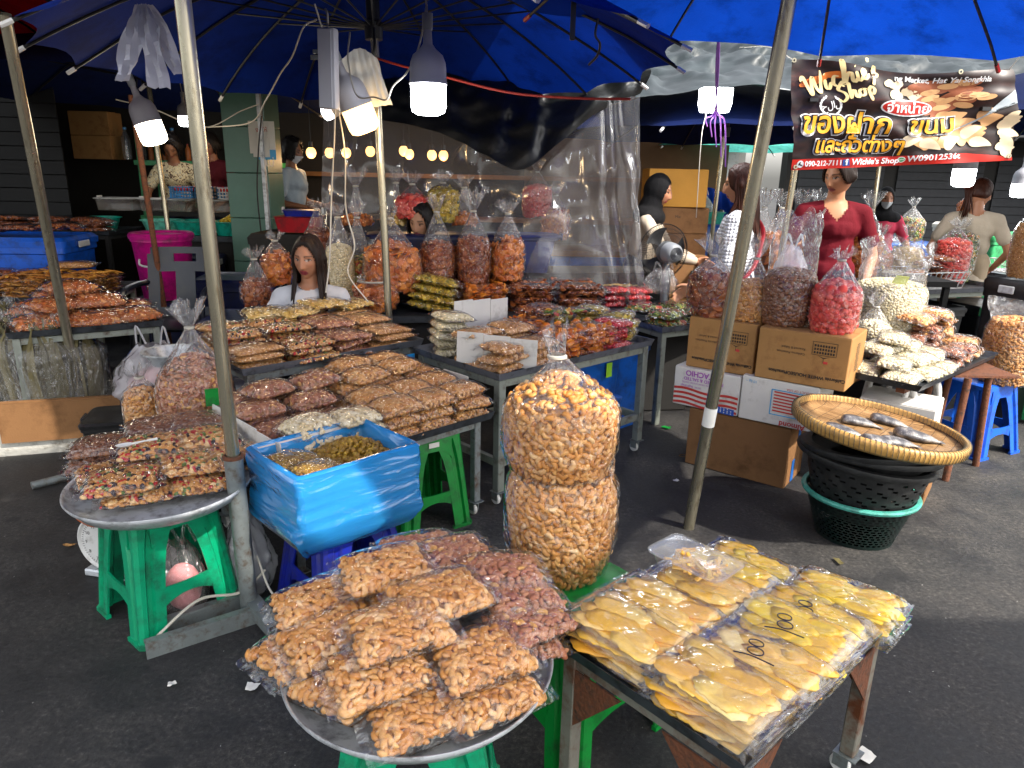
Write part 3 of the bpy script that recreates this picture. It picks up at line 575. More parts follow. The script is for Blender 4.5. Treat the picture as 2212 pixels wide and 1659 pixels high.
def open_bag(name, label, cat, loc, kind, r, h, top, group=None, rz=0., seed=1, contents='contents', flare=.03, sq=0.):
    """sack with its mouth open and the slack film standing up in creases"""
    rg = np.random.default_rng(seed); t = thing(name, label, cat, loc, rz, group); mb, ms, rad = sack_contents(kind, r, h, rg, sq=sq); obj(contents, mb, ms, t, ang=None)
    ph = rg.uniform(0, 9); n = 110; th = np.linspace(0, 2 * PI, n, endpoint=False); out = []
    for z in list(np.linspace(0, h, 8)) + list(h + (top - h) * np.linspace(.06, 1, 18)):
        s = max(0, (z - h) / (top - h)); row = []; zz = []
        for a in th:
            q = rad(min(z, h), a) + .004; c = noise3((math.cos(a) * 1.3, math.sin(a) * 1.3, z * 7), 2.2, ph)
            row.append(q + s * flare + s * .18 * r * c + .05 * r * s * math.sin(9 * a + z * 40 + ph)); zz.append(z + s * s * .25 * (top - h) * noise3((math.cos(a), math.sin(a), 0), 1.7, ph + 3))
        q = np.array(row); out.append(np.stack([q * np.cos(th), q * np.sin(th), zz], 1))
    two_film(t, rings(out, cap=False), h); return t
# ---------------------------------------------------------------- flat packs
def flat_pack(kind, a, b, h, mname=None, fm='film_flat', seed=1, overlap=.75, slack=.1, contents='slices', n=None, size=None):
    """pack of flat pieces laid overlapping (dried mango, crisps, fish sheets)"""
    rg = np.random.default_rng(seed); mn = mname or KIND[kind][0]; mb = MB(); sz = size or .118
    v0, f0 = NUT['slice']; v0 = np.asarray(v0); n = n or int(4 * a * b / (sz * sz * .42) * 4.2)
    for i in range(n):
        s = sz * rg.uniform(.8, 1.2); x, y = rg.uniform(-1, 1) * max(.01, a - s * .44), rg.uniform(-1, 1) * max(.01, b - s * .2)
        mb.add(v0 * [s, s, s * .9], f0, 0, T((x, y, h * .40 + h * .56 * i / n), rz=rg.normal(.15, .28), rx=rg.normal(0, .03), ry=rg.normal(0, .03)))
    mb.add(*box(2 * a * .82, 2 * b * .78, h * .45, (0, 0, h * .25), bev=.006), 1)
    A, B = a * (1 + slack), b * (1 + slack * .7); ph = rg.uniform(0, 9); fb = MB()
    def fn(top):
        def g(s, t):
            x, y = (2 * s - 1) * A, (2 * t - 1) * B; e = max(abs(x) / a - .86, abs(y) / b - .86) / .2; e = min(1, max(0, e)); z = (h * 1.06 + .004) * (1 - e * e * (3 - 2 * e)) if top else .0005
            wv = noise3((x, y, 0), 16, ph) * .006 + .003 * noise3((x, y, 0), 48, ph); return (x, y, z + (wv + .005 if top else 0) + (.012 * noise3((x, y, 0), 9, ph + 4) * e + .006 * e if True else 0))
        return g
    fb.add(*grid(fn(1), 44, 30)); fb.add(*grid(fn(0), 8, 6, flip=True))
    # welded seam strip at the two short ends
    for s in (-1, 1): fb.add(*box(.012, 2 * B * .98, .0016, (s * (A - .008), 0, .004 + .008 * noise3((s * A, 0, 0), 9, ph + 4))))
    core = 'core_' + mn
    if core not in MAT:
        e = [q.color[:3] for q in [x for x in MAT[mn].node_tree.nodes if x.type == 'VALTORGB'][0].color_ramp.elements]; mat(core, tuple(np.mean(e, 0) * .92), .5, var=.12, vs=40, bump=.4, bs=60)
    fo = obj('film', fb, MAT[fm], ang=None).data; no = obj(contents, mb, [MAT[mn], MAT[core]], ang=None).data
    for o in [o for o in bpy.data.objects if o.data in (fo, no)]: bpy.data.objects.remove(o)
    def place(loc, rz, label, group, cat='pack of dried fruit', name='fruit_pack', rx=0., ry=0.):
        t = thing(name, label, cat, loc, group=group, rot=(rx, ry, rz))
        for nm, me in (('film', fo), (contents, no)): o = bpy.data.objects.new(nm, me); COL.objects.link(o); o.parent = t
        return t
    return place
def script_strokes(parent, strokes, origin, x, y, size, m='marker', r=.0016, name='handwriting', zf=None):
    mb = MB(); x, y = V3(*x), V3(*y)
    for st in strokes:
        p = spline(np.array([V3(*origin) + x * a * size + y * b * size for a, b in st]), 8)
        if zf: p = np.array([V3(q[0], q[1], zf(q[0], q[1])) for q in p])
        mb.add(*tube(p, r, 5))
    return obj(name, mb, MAT[m], parent)
def loop(cx, cy, rx, ry, n=12, st=0.): return [(cx + rx * math.cos(st + 2 * PI * i / n), cy + ry * math.sin(st + 2 * PI * i / n)) for i in range(n + 2)]
S100 = [[(0, 1), (.12, .5), (.05, -.2)], loop(.42, .45, .20, .24), loop(.85, .55, .17, .22)]
S900 = [[(.32, .85), (.15, 1.0), (0, .75), (.15, .6), (.3, .85), (.3, .4), (.22, -.1), (.05, -.25), (.0, .0), (.3, .25)], loop(.58, .65, .17, .24), loop(.95, .65, .17, .22)]
# ---------------------------------------------------------------- stools, trays, carts
def stool(label, loc, rz, m, top=.285, foot=.40, h=.455, group='plastic stools', rung=.38, sticker=False):
    """four flared legs of angle section, a seat, an apron and a rung on every side"""
    t = thing('plastic_stool', label, 'stool', loc, rz, group)
    s = top / 2; f = foot / 2
    seat = MB(); prof = [(s * .9, h), (s, h - .008), (s * 1.01, h - .03)]
    def sq(q, z, rr=.16): 
        out = []
        for k in range(4):
            for a in np.linspace(0, PI / 2, 6): c = q * (1 - rr); th = a + k * PI / 2; sg = [(1, 1), (-1, 1), (-1, -1), (1, -1)][k]; out.append((sg[0] * c + q * rr * math.cos(th), sg[1] * c + q * rr * math.sin(th), z))
        return out
    seat.add(*rings([sq(s * .30, h - .006), sq(s * .33, h - .0005), sq(s * .92, h), sq(s, h - .008), sq(s * 1.015, h - .03), sq(s * .98, h - .03)], cap=True))
    obj('seat', seat, MAT[m], t, ang=35)
    legw = .098
    for k in range(4):
        Mk = T(rz=k * PI / 2); mb = MB(); out = []
        for q in np.linspace(0, 1, 9):
            z = (h - .02) * (1 - q); e = s * .99 + (f - s) * q; wd = legw * (1 - .12 * q) + (.05 * (1 - q) ** 6); th = .007; g = .012
            # outline of the L section with a shallow flute on both faces
            L_ = [(e, e - wd), (e, e - wd * .62), (e - g, e - wd * .55), (e - g, e - wd * .38), (e, e - wd * .3), (e, e - .012), (e - .012, e), (e - wd * .3, e), (e - wd * .38, e - g), (e - wd * .55, e - g), (e - wd * .62, e), (e - wd, e),
                  (e - wd, e - th), (e - wd * .6, e - th), (e - wd * .5, e - g - th), (e - wd * .35, e - g - th), (e - wd * .3, e - th - .006), (e - g - th, e - g - th), (e - th - .006, e - wd * .3), (e - g - th, e - wd * .35), (e - g - th, e - wd * .5), (e - th, e - wd * .6), (e - th, e - wd)]
            out.append(np.array([(x, y, z) for x, y in L_]))
        mb.add(*rings(out), M=Mk); e = f; mb.add(*prism([(f + .004, f - legw), (f + .004, f - .01), (f - .01, f + .004), (f - legw, f + .004), (f - legw, f - .012), (f - .012, f - .012), (f - .012, f - legw)], .014), M=Mk)
        obj('leg', mb, MAT[m], t, ang=30)
        zr = h * rung * .72; q = 1 - (zr + .03) / (h - .02); e = s * .99 + (f - s) * q; wd = e - legw * .9
        ra = MB(); nseg = 12; a_ = []; 
        for i in range(nseg + 1):
            x = -wd + 2 * wd * i / nseg; dr = .022 * (1 - (x / wd) ** 2); tp, bt = zr + .062 - dr * .25 - .0, zr - .004 + dr
            a_.append(np.array([(x, e + .0, bt), (x, e - .002, tp), (x, e - .009, tp), (x, e - .009, bt)]))
        ra.add(*rings(a_), M=Mk); obj('rung', ra, MAT[m], t, ang=30)
        ap = MB(); a_ = []; e2 = s * 1.0; wd2 = s - .05
        for i in range(nseg + 1):
            x = -wd2 + 2 * wd2 * i / nseg; dr = .05 * abs(x / wd2) ** 4; a_.append(np.array([(x, e2 + .006, h - .075 - dr), (x, e2, h - .02), (x, e2 - .008, h - .02), (x, e2 - .004, h - .075 - dr)]))
        ap.add(*rings(a_), M=Mk); obj('apron', ap, MAT[m], t, ang=30)
    if sticker:
        obj('sticker', box(.05, .002, .022, (0, -s * 1.0 - .0085, h - .042)), MAT['paper'], t)
    return t
def round_tray(label, loc, r, rz=0., rx=0., ry=0., name='round_tray'):
    t = thing(name, label, 'tray', loc, rot=(rx, ry, rz), group='round metal trays')
    obj('pan', lathe([(0, 0), (r * .78, 0), (r * .9, .008), (r * .985, .034), (r * 1.0, .048), (r * 1.015, .05), (r * 1.02, .044), (r * 1.005, .036), (r * .91, .003), (r * .79, -.006), (0, -.006)], 72), MAT['aluminium'], t, ang=60); return t
def tray_rect(parent, L_, W, h, lip=.035, m='tray_steel', name='tray', flare=.012, th=.0025):
    mb = MB(); a, b = L_ / 2, W / 2
    def rect(x, y, z): return np.array([(-x, -y, z), (x, -y, z), (x, y, z), (-x, y, z)])
    mb.add(*rings([rect(a - .004, b - .004, h + .003), rect(a + flare - th, b + flare - th, h + lip), rect(a + flare, b + flare, h + lip + .001), rect(a, b, h)]))
    return obj(name, mb, MAT[m], parent, smooth=False)
def cart(label, name, loc, rz, L_, W, h, m='grey_paint', tray='tray_steel', caster=True, legr=.02, inset=.03, shelf=None, legs=(0, 1, 2, 3), gusset=False, lip=.035, flare=.012):
    t = thing(name, label, 'table', loc, rz); tray_rect(t, L_, W, h, lip, tray, flare=flare); a, b = L_ / 2 - inset, W / 2 - inset; z0 = .075 if caster else 0.
    fr = MB()
    for s in (-1, 1): fr.add(*box(2 * a - legr * 2, .028, .035, (0, s * b, h - .024), bev=.002)).add(*box(.028, 2 * b - legr * 2, .035, (s * a, 0, h - .0245), bev=.002))
    obj('frame', fr, MAT[m], t, smooth=False)
    if shelf: sf = MB(); [sf.add(*box(2 * a - legr * 2, .026, .04, (0, s * b, shelf), bev=.002)).add(*box(.026, 2 * b - legr * 2, .04, (s * a, 0, shelf - .0005), bev=.002)) for s in (-1, 1)]; obj('rail', sf, MAT[m], t, smooth=False)
    for k, (x, y) in enumerate([(-a, -b), (a, -b), (a, b), (-a, b)]):
        lg = obj('leg', MB().add(*box(legr * 2, legr * 2, h - z0 - .005, (x, y, (h + z0) / 2 - .0025), bev=.003)), MAT[m], t, smooth=False)
        if caster:
            obj('caster_fork', MB().add(*box(.06, .06, .004, (x, y, z0 - .002))).add(*box(.004, .04, .045, (x - .014, y + .012, z0 - .028))).add(*box(.004, .04, .045, (x + .014, y + .012, z0 - .028))), MAT['galv'], t, smooth=False)
            wv, wf = lathe([(0, -.009), (.024, -.009), (.027, -.006), (.027, .006), (.024, .009), (0, .009)], 20); ro = T((x, y + .016, .027), ry=PI / 2)
            obj('caster_wheel', MB().add(wv, wf, M=ro), MAT['white_plastic'], t)
        if gusset:
            sx, sy = (-1 if x > 0 else 1), (-1 if y > 0 else 1); gm = MB()
            gm.add(*prism([(0, 0), (sx * .14, 0), (0, -.16)], .004), M=frameM(V3(x + sx * legr, y - sy * legr * .9, h - .045), V3(1, 0, 0), V3(0, 0, 1), V3(0, -1, 0)))
            gm.add(*prism([(0, 0), (sy * .14, 0), (0, -.16)], .004), M=frameM(V3(x - sx * legr * .9, y + sy * legr, h - .0455), V3(0, 1, 0), V3(0, 0, 1), V3(1, 0, 0)))
            obj('gusset', gm, MAT['rust'], t, smooth=False)
    return t
def pt_on(o, x, y, z): c, s = math.cos(o.rotation_euler.z), math.sin(o.rotation_euler.z); return V3(o.location.x + c * x - s * y, o.location.y + s * x + c * y, o.location.z + z)
# ================================================================ front round tray of cashews on a stool
TA = V3(-.195, 1.36, 0)
stool('teal green plastic stool under the front round tray of cashews', TA + V3(-.01, -.03, 0), .10, 'teal_green', foot=.42)
round_tray('round aluminium tray heaped with cashew bags on the front teal stool', TA + V3(0, 0, .462), .295)
cash = pillow('cashew', .105, .076, .032, 4, contents='cashews'); skin = pillow('skin', .100, .074, .030, 3, contents='cashews')
GA = 'cashew bags on the front round tray'
lst = [ # pixel x, y, height, turn, kind, tilt x, tilt y, label
 (905, 1545, .515, .50, 0, .12, .0, 'bag of roasted cashews lying lowest at the front lip of the round tray'),
 (1062, 1500, .515, .62, 0, .10, .05, 'bag of roasted cashews on the bare right front of the round tray'),
 (735, 1480, .520, -.55, 0, .08, -.1, 'bag of roasted cashews turned across the left front rim of the round tray'),
 (1000, 1440, .52, .3, 0, 0, 0, 'bag of roasted cashews buried mid tray under the right front bags'),
 (845, 1400, .52, .3, 0, 0, 0, 'bag of roasted cashews buried at the heart of the round tray'),
 (655, 1392, .520, .9, 0, .05, -.12, 'bag of roasted cashews poking over the left rim near the ground stand'),
 (1120, 1390, .520, .5, 1, .0, .12, 'bag of skin-on cashews hanging over the right rim towards the mango table'),
 (760, 1300, .525, .4, 0, 0, 0, 'bag of roasted cashews flat in the back left of the round tray'),
 (980, 1280, .525, .3, 1, 0, 0, 'bag of skin-on cashews flat in the back right of the round tray'),
 (822, 1455, .572, .50, 0, .16, 0, 'plump cashew bag with bright glints just above the lowest front bag'),
 (1040, 1420, .572, .55, 0, .18, .05, 'large plump cashew bag on the right front slope of the heap'),
 (720, 1375, .572, .62, 0, .08, -.14, 'cashew bag with a white label sheen on the left slope of the heap'),
 (1145, 1345, .568, .75, 1, .0, .14, 'skin-on cashew bag on the right edge of the heap beside the mango packs'),
 (688, 1300, .580, .52, 0, .05, -.1, 'cashew bag at the far left of the heap above the blue stool'),
 (880, 1285, .585, .5, 0, .0, 0, 'cashew bag half hidden under the topmost bags at the back'),
 (1120, 1290, .588, .6, 1, .05, .12, 'pinkish skin-on cashew bag leaning out below the clear sacks'),
 (862, 1362, .628, .48, 0, .14, 0, 'cashew bag across the middle of the heap with a long clear edge'),
 (955, 1290, .640, .62, 0, .10, .03, 'upright tilted cashew bag right of the heap top'),
 (832, 1232, .640, .42, 0, .12, -.02, 'highest cashew bag at the back of the heap'),
 (978, 1200, .600, .55, 1, .06, 0, 'skin-on cashew bag with a pointed corner behind the heap top'),
 (905, 1190, .590, .35, 1, .05, 0, 'skin-on cashew bag rearmost behind the highest cashew bag'),
 (1085, 1238, .612, .25, 1, .05, .06, 'skin-on cashew bag lying just in front of the two clear sacks')]
for x, y, z, rz, k, rx, ry, lab in lst:
    (skin if k else cash)(P(x, y, z), rz, lab, GA, name='cashew_bag', rx=rx, ry=ry)
# ================================================================ the two big sacks on a stool
SB = V3(.145, 1.845, 0)
stool('leaf green plastic stool under the two stacked cashew sacks', SB + V3(.04, -.06, 0), .72, 'leaf_green', foot=.46, top=.30)
rg = np.random.default_rng(5)
t = thing('cashew_sack', 'lower of two big clear sacks of roasted cashews standing on the leaf green stool', 'sack', SB + V3(0, 0, .4565), group='stacked cashew sacks')
mb, ms, rad = sack_contents('cashew', .158, .300, rg, topd=.0); obj('cashews', mb, ms, t, ang=None)
ph = 1.; n = 110; th = np.linspace(0, 2 * PI, n, endpoint=False); out = []
for z in list(np.linspace(0, .30, 10)) + [.315, .325, .335, .345, .36, .375]:
    s = max(0, (z - .30) / .075); q = np.array([rad(min(z, .3), a) + .005 + .003 * math.sin(13 * a + z * 30) + s * (.02 * max(0, math.cos(a - .35)) ** 6 - .012) * 1.3 + .004 * s * math.sin(21 * a) for a in th])
    cut = .315 + .065 * np.clip(np.cos(th - .35), 0, 1) ** 5; out.append(np.stack([q * np.cos(th), q * np.sin(th), np.minimum(z, cut) + .0 * th], 1))
obj('film', rings(out, cap=False), MAT['film'], t, ang=None)
tied_bag('cashew_sack', 'upper of two big clear sacks of roasted cashews, its neck twisted and tied with cord', 'sack', SB + V3(-.008, .005, .772), 'cashew', .160, .195, .312, .378, 'stacked cashew sacks', rz=.4, seed=9, contents='cashews', neck=.020, flare=.012, lean=(-.03, .0), topd=.075, r0=.88, pleats=9)
# ================================================================ mango table
MT = cart('low steel trolley with a shallow tray of dried mango packs at the front right', 'mango_trolley', (.545, 1.505, 0), R(42), .71, .50, .468, 'rusty_paint', 'dark_tray', True, .019, .035, None, gusset=True, lip=.032, flare=.01)
mgo = [flat_pack('sticks', .130, .080, .021, 'mango', seed=s) for s in (1, 2, 3)]; mgb = [flat_pack('sticks', .128, .080, .021, 'mango_bright', seed=s, size=.11) for s in (4, 5, 6)]
GM = 'dried mango packs on the trolley'; mz = R(42) + PI / 2
def mslot(x, y, lay, kind, rr, lab, tx=.0, mark=None, dz=0., fl=0):
    p = pt_on(MT, x, y, .474 + lay * .0235 + dz); o = kind[(lay + int((x + 1) * 30)) % 3](p, mz + rr + (PI if fl else 0), lab, GM, name='mango_pack', rx=tx); return o
rowx = [-.262, -.125, .015, .145]
rown = ['front corner row', 'second row', 'third row', 'back row']
nl = [4, 4, 4, 3]; rg = np.random.default_rng(3)
for r_, x in enumerate(rowx):
    for c_, (y, side) in enumerate([(.112, 'left'), (-.116, 'right')]):
        for l in range(nl[r_]):
            top_ = l == nl[r_] - 1; kind = mgb if (r_ == 3 or (r_ == 2 and c_ == 1)) else mgo
            lab = {(0, 0): 'orange mango pack on top of the left stack nearest the clear sacks', (0, 1): 'mango pack with crumpled film on top at the front corner of the trolley', (1, 0): 'mango pack with a pale glossy film in front of the plastic tub', (1, 1): 'orange mango pack marked 100 nearest the front corner', (2, 0): 'bright mango pack lying under the lidded plastic tub', (2, 1): 'yellow mango pack marked 100 in the middle of the right row', (3, 0): 'yellow mango pack marked 900 at the back behind the tub', (3, 1): 'yellow mango pack marked 100 farthest back in the right row'}[(r_, c_)] if top_ else f'mango pack, {["lowest", "second from bottom", "third from bottom"][l]} of the {side} stack, trolley {rown[r_]}'
            o = mslot(x + rg.normal(0, .006), y + rg.normal(0, .008) + (-.01 * l if c_ else .008 * l * 0), l, kind, rg.normal(0, .03), lab, tx=.03 * (1 if r_ else 0) * top_, fl=rg.integers(2))
            if top_ and (r_, c_) in ((1, 1), (2, 1), (3, 1), (3, 0)):
                st_ = S900 if c_ == 0 else S100; d = -1 if abs(((o.rotation_euler.z - mz) % (2 * PI)) - PI) < 1 else 1
                script_strokes(o, st_, (d * -.035, d * .045, .03), (d * .25, -d * .95, 0), (d * .95, d * .25, 0), .072, r=.0015, zf=lambda a, b: .0335)
for l in range(3):
    mslot(.285, -.150, l, mgb, .05 + .03 * l, ['lowest bright yellow mango pack hanging over the far right end', 'middle bright yellow mango pack hanging over the far right end', 'bright yellow mango pack of big slices topmost at the far right end'][l], tx=.04, dz=.004)
mslot(.275, .118, 0, mgo, .02, 'single mango pack flat on the bare tray at the back left corner'); mslot(.272, .116, 1, mgb, -.03, 'bright mango pack, second at the back left corner of the trolley')
tb = thing('plastic_tub', 'lidded clear plastic tub of mango strips lying on the mango packs', 'tub', pt_on(MT, .035, .135, .474 + 4 * .0235 + .006), R(42) + PI / 2)
def rrect(a, b, r, z, n=5):
    return np.array([(sx * (a - r) + r * math.cos(th), sy * (b - r) + r * math.sin(th), z) for (sx, sy, t0) in [(1, 1, 0), (-1, 1, PI / 2), (-1, -1, PI), (1, -1, 1.5 * PI)] for th in np.linspace(t0, t0 + PI / 2, n)])
film('tub_plastic', milk=.07, sc=8, bump=.1, rough=.15, k=.55)
obj('tub', rings([rrect(.085, .052, .015, 0), rrect(.10, .062, .02, .036), rrect(.108, .070, .024, .038)], cap=True), MAT['tub_plastic'], tb, ang=30)
obj('lid', rings([rrect(.109, .071, .024, .037), rrect(.110, .072, .025, .042), rrect(.104, .066, .02, .0425), rrect(.097, .058, .02, .038)], cap=True), MAT['tub_plastic'], tb, ang=30)
sb = MB(); rg = np.random.default_rng(8)
for i in range(46): sb.add(*box(rg.uniform(.035, .06), .011, .006, bev=.0015), M=T((rg.uniform(-.06, .06), rg.uniform(-.034, .034), .008 + .024 * i / 46), rz=rg.uniform(0, 3), rx=rg.normal(0, .3), ry=rg.normal(0, .3)))
obj('mango_strips', sb, MAT['mango'], tb)
# ================================================================ baskets and the woven tray of fish
def lattice_basket(root, name, prof, m, nu=44, hole_rows=(1, 99), rim=.012, solid=False, rimm=None):
    """prof: list of (r, z) from the foot up; every second cell is open"""
    mb = MB(); rs = np.array(prof); n2 = nu * 3; mrow = len(rs)
    zz = np.linspace(0, 1, (mrow * 4) * 3 + 1); idx = np.linspace(0, 1, mrow); rr = np.interp(zz, idx, rs[:, 0]); zv = np.interp(zz, idx, rs[:, 1])
    t = np.linspace(0, 2 * PI, n2, endpoint=False)
    for off in (0, -.004):
        v = np.concatenate([np.stack([(r + off) * np.cos(t), (r + off) * np.sin(t), np.full(n2, z)], 1) for r, z in zip(rr, zv)]); f = []
        for j in range(len(zz) - 1):
            for i in range(n2):
                hole = (j % 3 != 0) and ((i + (j // 3 % 2) * 1) % 3 != 0) and 2 < j < len(zz) - 7 and not (solid and (i // 3 + j // 3) % 3)
                if not hole: f.append((j * n2 + i, j * n2 + (i + 1) % n2, (j + 1) * n2 + (i + 1) % n2, (j + 1) * n2 + i))
        mb.add(v, f)
    r, z = prof[0]; mb.add(*lathe([(0, z), (r, z)], 44)); r, z = prof[-1]
    o = obj('body', mb, MAT[m], root, smooth=False)
    obj('rim', lathe([(r - .006, z - .012), (r + rim, z - .012), (r + rim * 1.3, z - .002), (r + rim, z + .006), (r - .004, z + .006), (r - .008, z - .004)], 64), MAT[rimm or m], root)
plast('basket_green', '041a17'); plast('basket_rim', '4aa596'); mat('basket_black', '131415', .55, var=.3, dirt=('2c2c2c', .4), ds=16, bump=.1)
BK = P(1862, 1110, .12) * [1, 1, 0] + V3(.0, .05, 0)
b1 = thing('market_basket', 'dark green lattice basket with a pale teal rim standing on the asphalt', 'basket', BK, .3)
lattice_basket(b1, 'body', [(.165, 0), (.185, .07), (.208, .14), (.232, .215)], 'basket_green', rimm='basket_rim')
b2 = thing('market_basket', 'black lattice basket nested in the teal rimmed basket', 'basket', BK + V3(.0, 0, .12), .7, rot=(.02, .07, .7))
lattice_basket(b2, 'body', [(.192, 0), (.215, .09), (.24, .17), (.258, .25)], 'basket_black', solid=True)
for k in range(3):
    b3 = thing('market_basket', ['black basket rim just above the lattice wall, third below the woven tray', 'black basket nested second below the woven tray', 'topmost black basket directly under the woven tray'][k], 'basket', BK + V3(.01 * k, -.01 * k, .385 + .033 * k), rot=(.02, .09 + .015 * k, .4 + k), group='nested black baskets')
    obj('rim', lathe([(.262, -.018), (.285, -.016), (.29, -.006), (.288, .008), (.27, .012), (.258, .008)], 64), MAT['basket_black'], b3)
    obj('body', lathe([(.20, -.05 - .02), (.262, -.01), (.26, .0), (.19, -.06)], 48), MAT['basket_black'], b3)
def weave(name):
    m, t, b, o = nodes(name); L = t.links.new; tc = N(t, 'TexCoord'); mp = N(t, 'Mapping'); L(tc.outputs['Object'], mp.inputs[0]); mp.inputs['Rotation'].default_value = (0, 0, .9)
    br = N(t, 'TexBrick', i_Scale=1.0); br.inputs['Brick Width'].default_value = .05; br.inputs['Row Height'].default_value = .009; br.inputs['Mortar Size'].default_value = .0013; br.offset = .36; br.offset_frequency = 1
    br.inputs['Color1'].default_value = (*hexc('bf9c6c'), 1); br.inputs['Color2'].default_value = (*hexc('8c683c'), 1); br.inputs['Mortar'].default_value = (*hexc('3d2410'), 1); br.inputs['Bias'].default_value = -.1
    L(mp.outputs[0], br.inputs['Vector']); nz = N(t, 'TexNoise', i_Scale=9., i_Detail=5.); L(tc.outputs['Object'], nz.inputs[0]); r = ramp(t, [(.3, (.6, .52, .45)), (.65, (1.05, 1, .95))]); L(nz.outputs[0], r.inputs[0])
    mx = N(t, 'MixRGB', blend_type='MULTIPLY'); mx.inputs[0].default_value = 1; L(br.outputs['Color'], mx.inputs[1]); L(r.outputs[0], mx.inputs[2]); L(mx.outputs[0], b.inputs['Base Color']); b.inputs['Roughness'].default_value = .45
    bp = N(t, 'Bump', i_Strength=.8, i_Distance=.003); L(br.outputs['Fac'], bp.inputs['Height']); bp.invert = True; L(bp.outputs[0], b.inputs['Normal'])
weave('weave'); mat('cane', 'b68c4c', .45, var=.15, vs=30, dirt=('7a5426', .3), ds=20); mat('cane_tie', '4f4a3a', .6)
FT = thing('woven_tray', 'round woven bamboo tray holding six dried fish on the basket stack', 'tray', PY(1892, 930, 2.88), rot=(.03, .115, .2))
rr_ = .335
obj('weaving', lathe([(0, .006), (rr_ * .5, .004), (rr_ * .9, .006), (rr_ * .985, .022), (rr_ * .985, .018), (rr_ * .9, 0), (rr_ * .5, -.002), (0, 0)], 72), MAT['weave'], FT, ang=None)
hoop = MB().add(*lathe([(rr_ * .975, .002), (rr_ * .98, .04), (rr_ * .995, .046), (rr_ * 1.03, .044), (rr_ * 1.045, .03), (rr_ * 1.03, .0), (rr_ * .99, -.012), (rr_ * .97, -.008)], 96)); obj('hoop', hoop, MAT['cane'], FT, ang=None)
ties = MB()
for i in range(110):
    a = i * 2 * PI / 110; ties.add(*tube([(rr_ * k * math.cos(a + .01 * j), rr_ * k * math.sin(a + .01 * j), z) for j, (k, z) in enumerate([(.965, .018), (.972, .044), (1.0, .0495), (1.043, .042), (1.052, .028), (1.036, -.003)])], .0013, 4, cap=False))
obj('binding', ties, MAT['cane_tie'], FT)
def fish_skin():
    m, t, b, o = nodes('fish'); L = t.links.new; tc = N(t, 'TexCoord'); v = N(t, 'TexVoronoi', i_Scale=190.); nz = N(t, 'TexNoise', i_Scale=26., i_Detail=6.); L(tc.outputs['Object'], v.inputs['Vector']); L(tc.outputs['Object'], nz.inputs['Vector'])
    r = ramp(t, [(.35, hexc('38373c')), (.5, hexc('6c6a6c')), (.66, hexc('b4aea6'))]); L(nz.outputs[0], r.inputs[0]); r2 = ramp(t, [(.1, (1.15,) * 3), (.6, (.5,) * 3)]); L(v.outputs['Distance'], r2.inputs[0])
    mx = N(t, 'MixRGB', blend_type='MULTIPLY'); mx.inputs[0].default_value = .9; L(r.outputs[0], mx.inputs[1]); L(r2.outputs[0], mx.inputs[2]); L(mx.outputs[0], b.inputs['Base Color']); b.inputs['Roughness'].default_value = .42
    bp = N(t, 'Bump', i_Strength=.5, i_Distance=.002); L(v.outputs['Distance'], bp.inputs['Height']); L(bp.outputs[0], b.inputs['Normal'])
fish_skin()
def fish_mesh(seed):
    xs = [0, .03, .10, .25, .42, .58, .72, .82, .88, .93, 1.0]; wd = [.24, .31, .36, .40, .39, .33, .23, .13, .10, .15, .20]; hs = [.08, .12, .14, .145, .13, .11, .08, .045, .026, .016, .006]; L_ = .168; out = []
    t = np.linspace(0, 2 * PI, 16, endpoint=False)
    for x, wv, hv in zip(xs, wd, hs): out.append(np.stack([np.full(16, (x - .5) * L_), wv * L_ * np.cos(t) * .62 + .012 * math.sin(x * 3 + seed), hv * L_ * (.55 + np.sin(t)) * .85 + .002], 1))
    return rings(out)
fl = [(1922 - 60, 918, 2.55, 'dried fish with a long thin tail, rear left on the woven tray'), (1828, 938, 2.50, 'dried fish nearest the left edge of the woven tray'), (1925, 916, 2.48, 'pale dried fish lying rearmost on the woven tray'), (1985, 948, 2.62, 'largest dried fish at the right of the woven tray'), (1905, 958, 2.72, 'small dried fish at the front edge of the woven tray'), (1945, 962, 2.68, 'dark dried fish at the front between two others')]
nrm = np.array(Euler((.03, .115, .2)).to_matrix()) @ V3(0, 0, 1); c0 = np.array(FT.location)
for i, (x, y, rz, lab) in enumerate(fl):
    d = ray(x, y); p = C0 + d * ((c0 + nrm * .010 - C0) @ nrm) / (d @ nrm)
    f_ = obj('dried_fish', fish_mesh(i), MAT['fish'], loc=p, rot=(Matrix.Rotation(.115, 3, 'Y') @ Matrix.Rotation(rz + PI + .35, 3, 'Z')).to_euler(), ang=None); tag(f_, lab, 'dried fish', 'dried fish on the woven tray'); f_.scale = (1.15,) * 3 if i == 3 else (1, 1, 1)
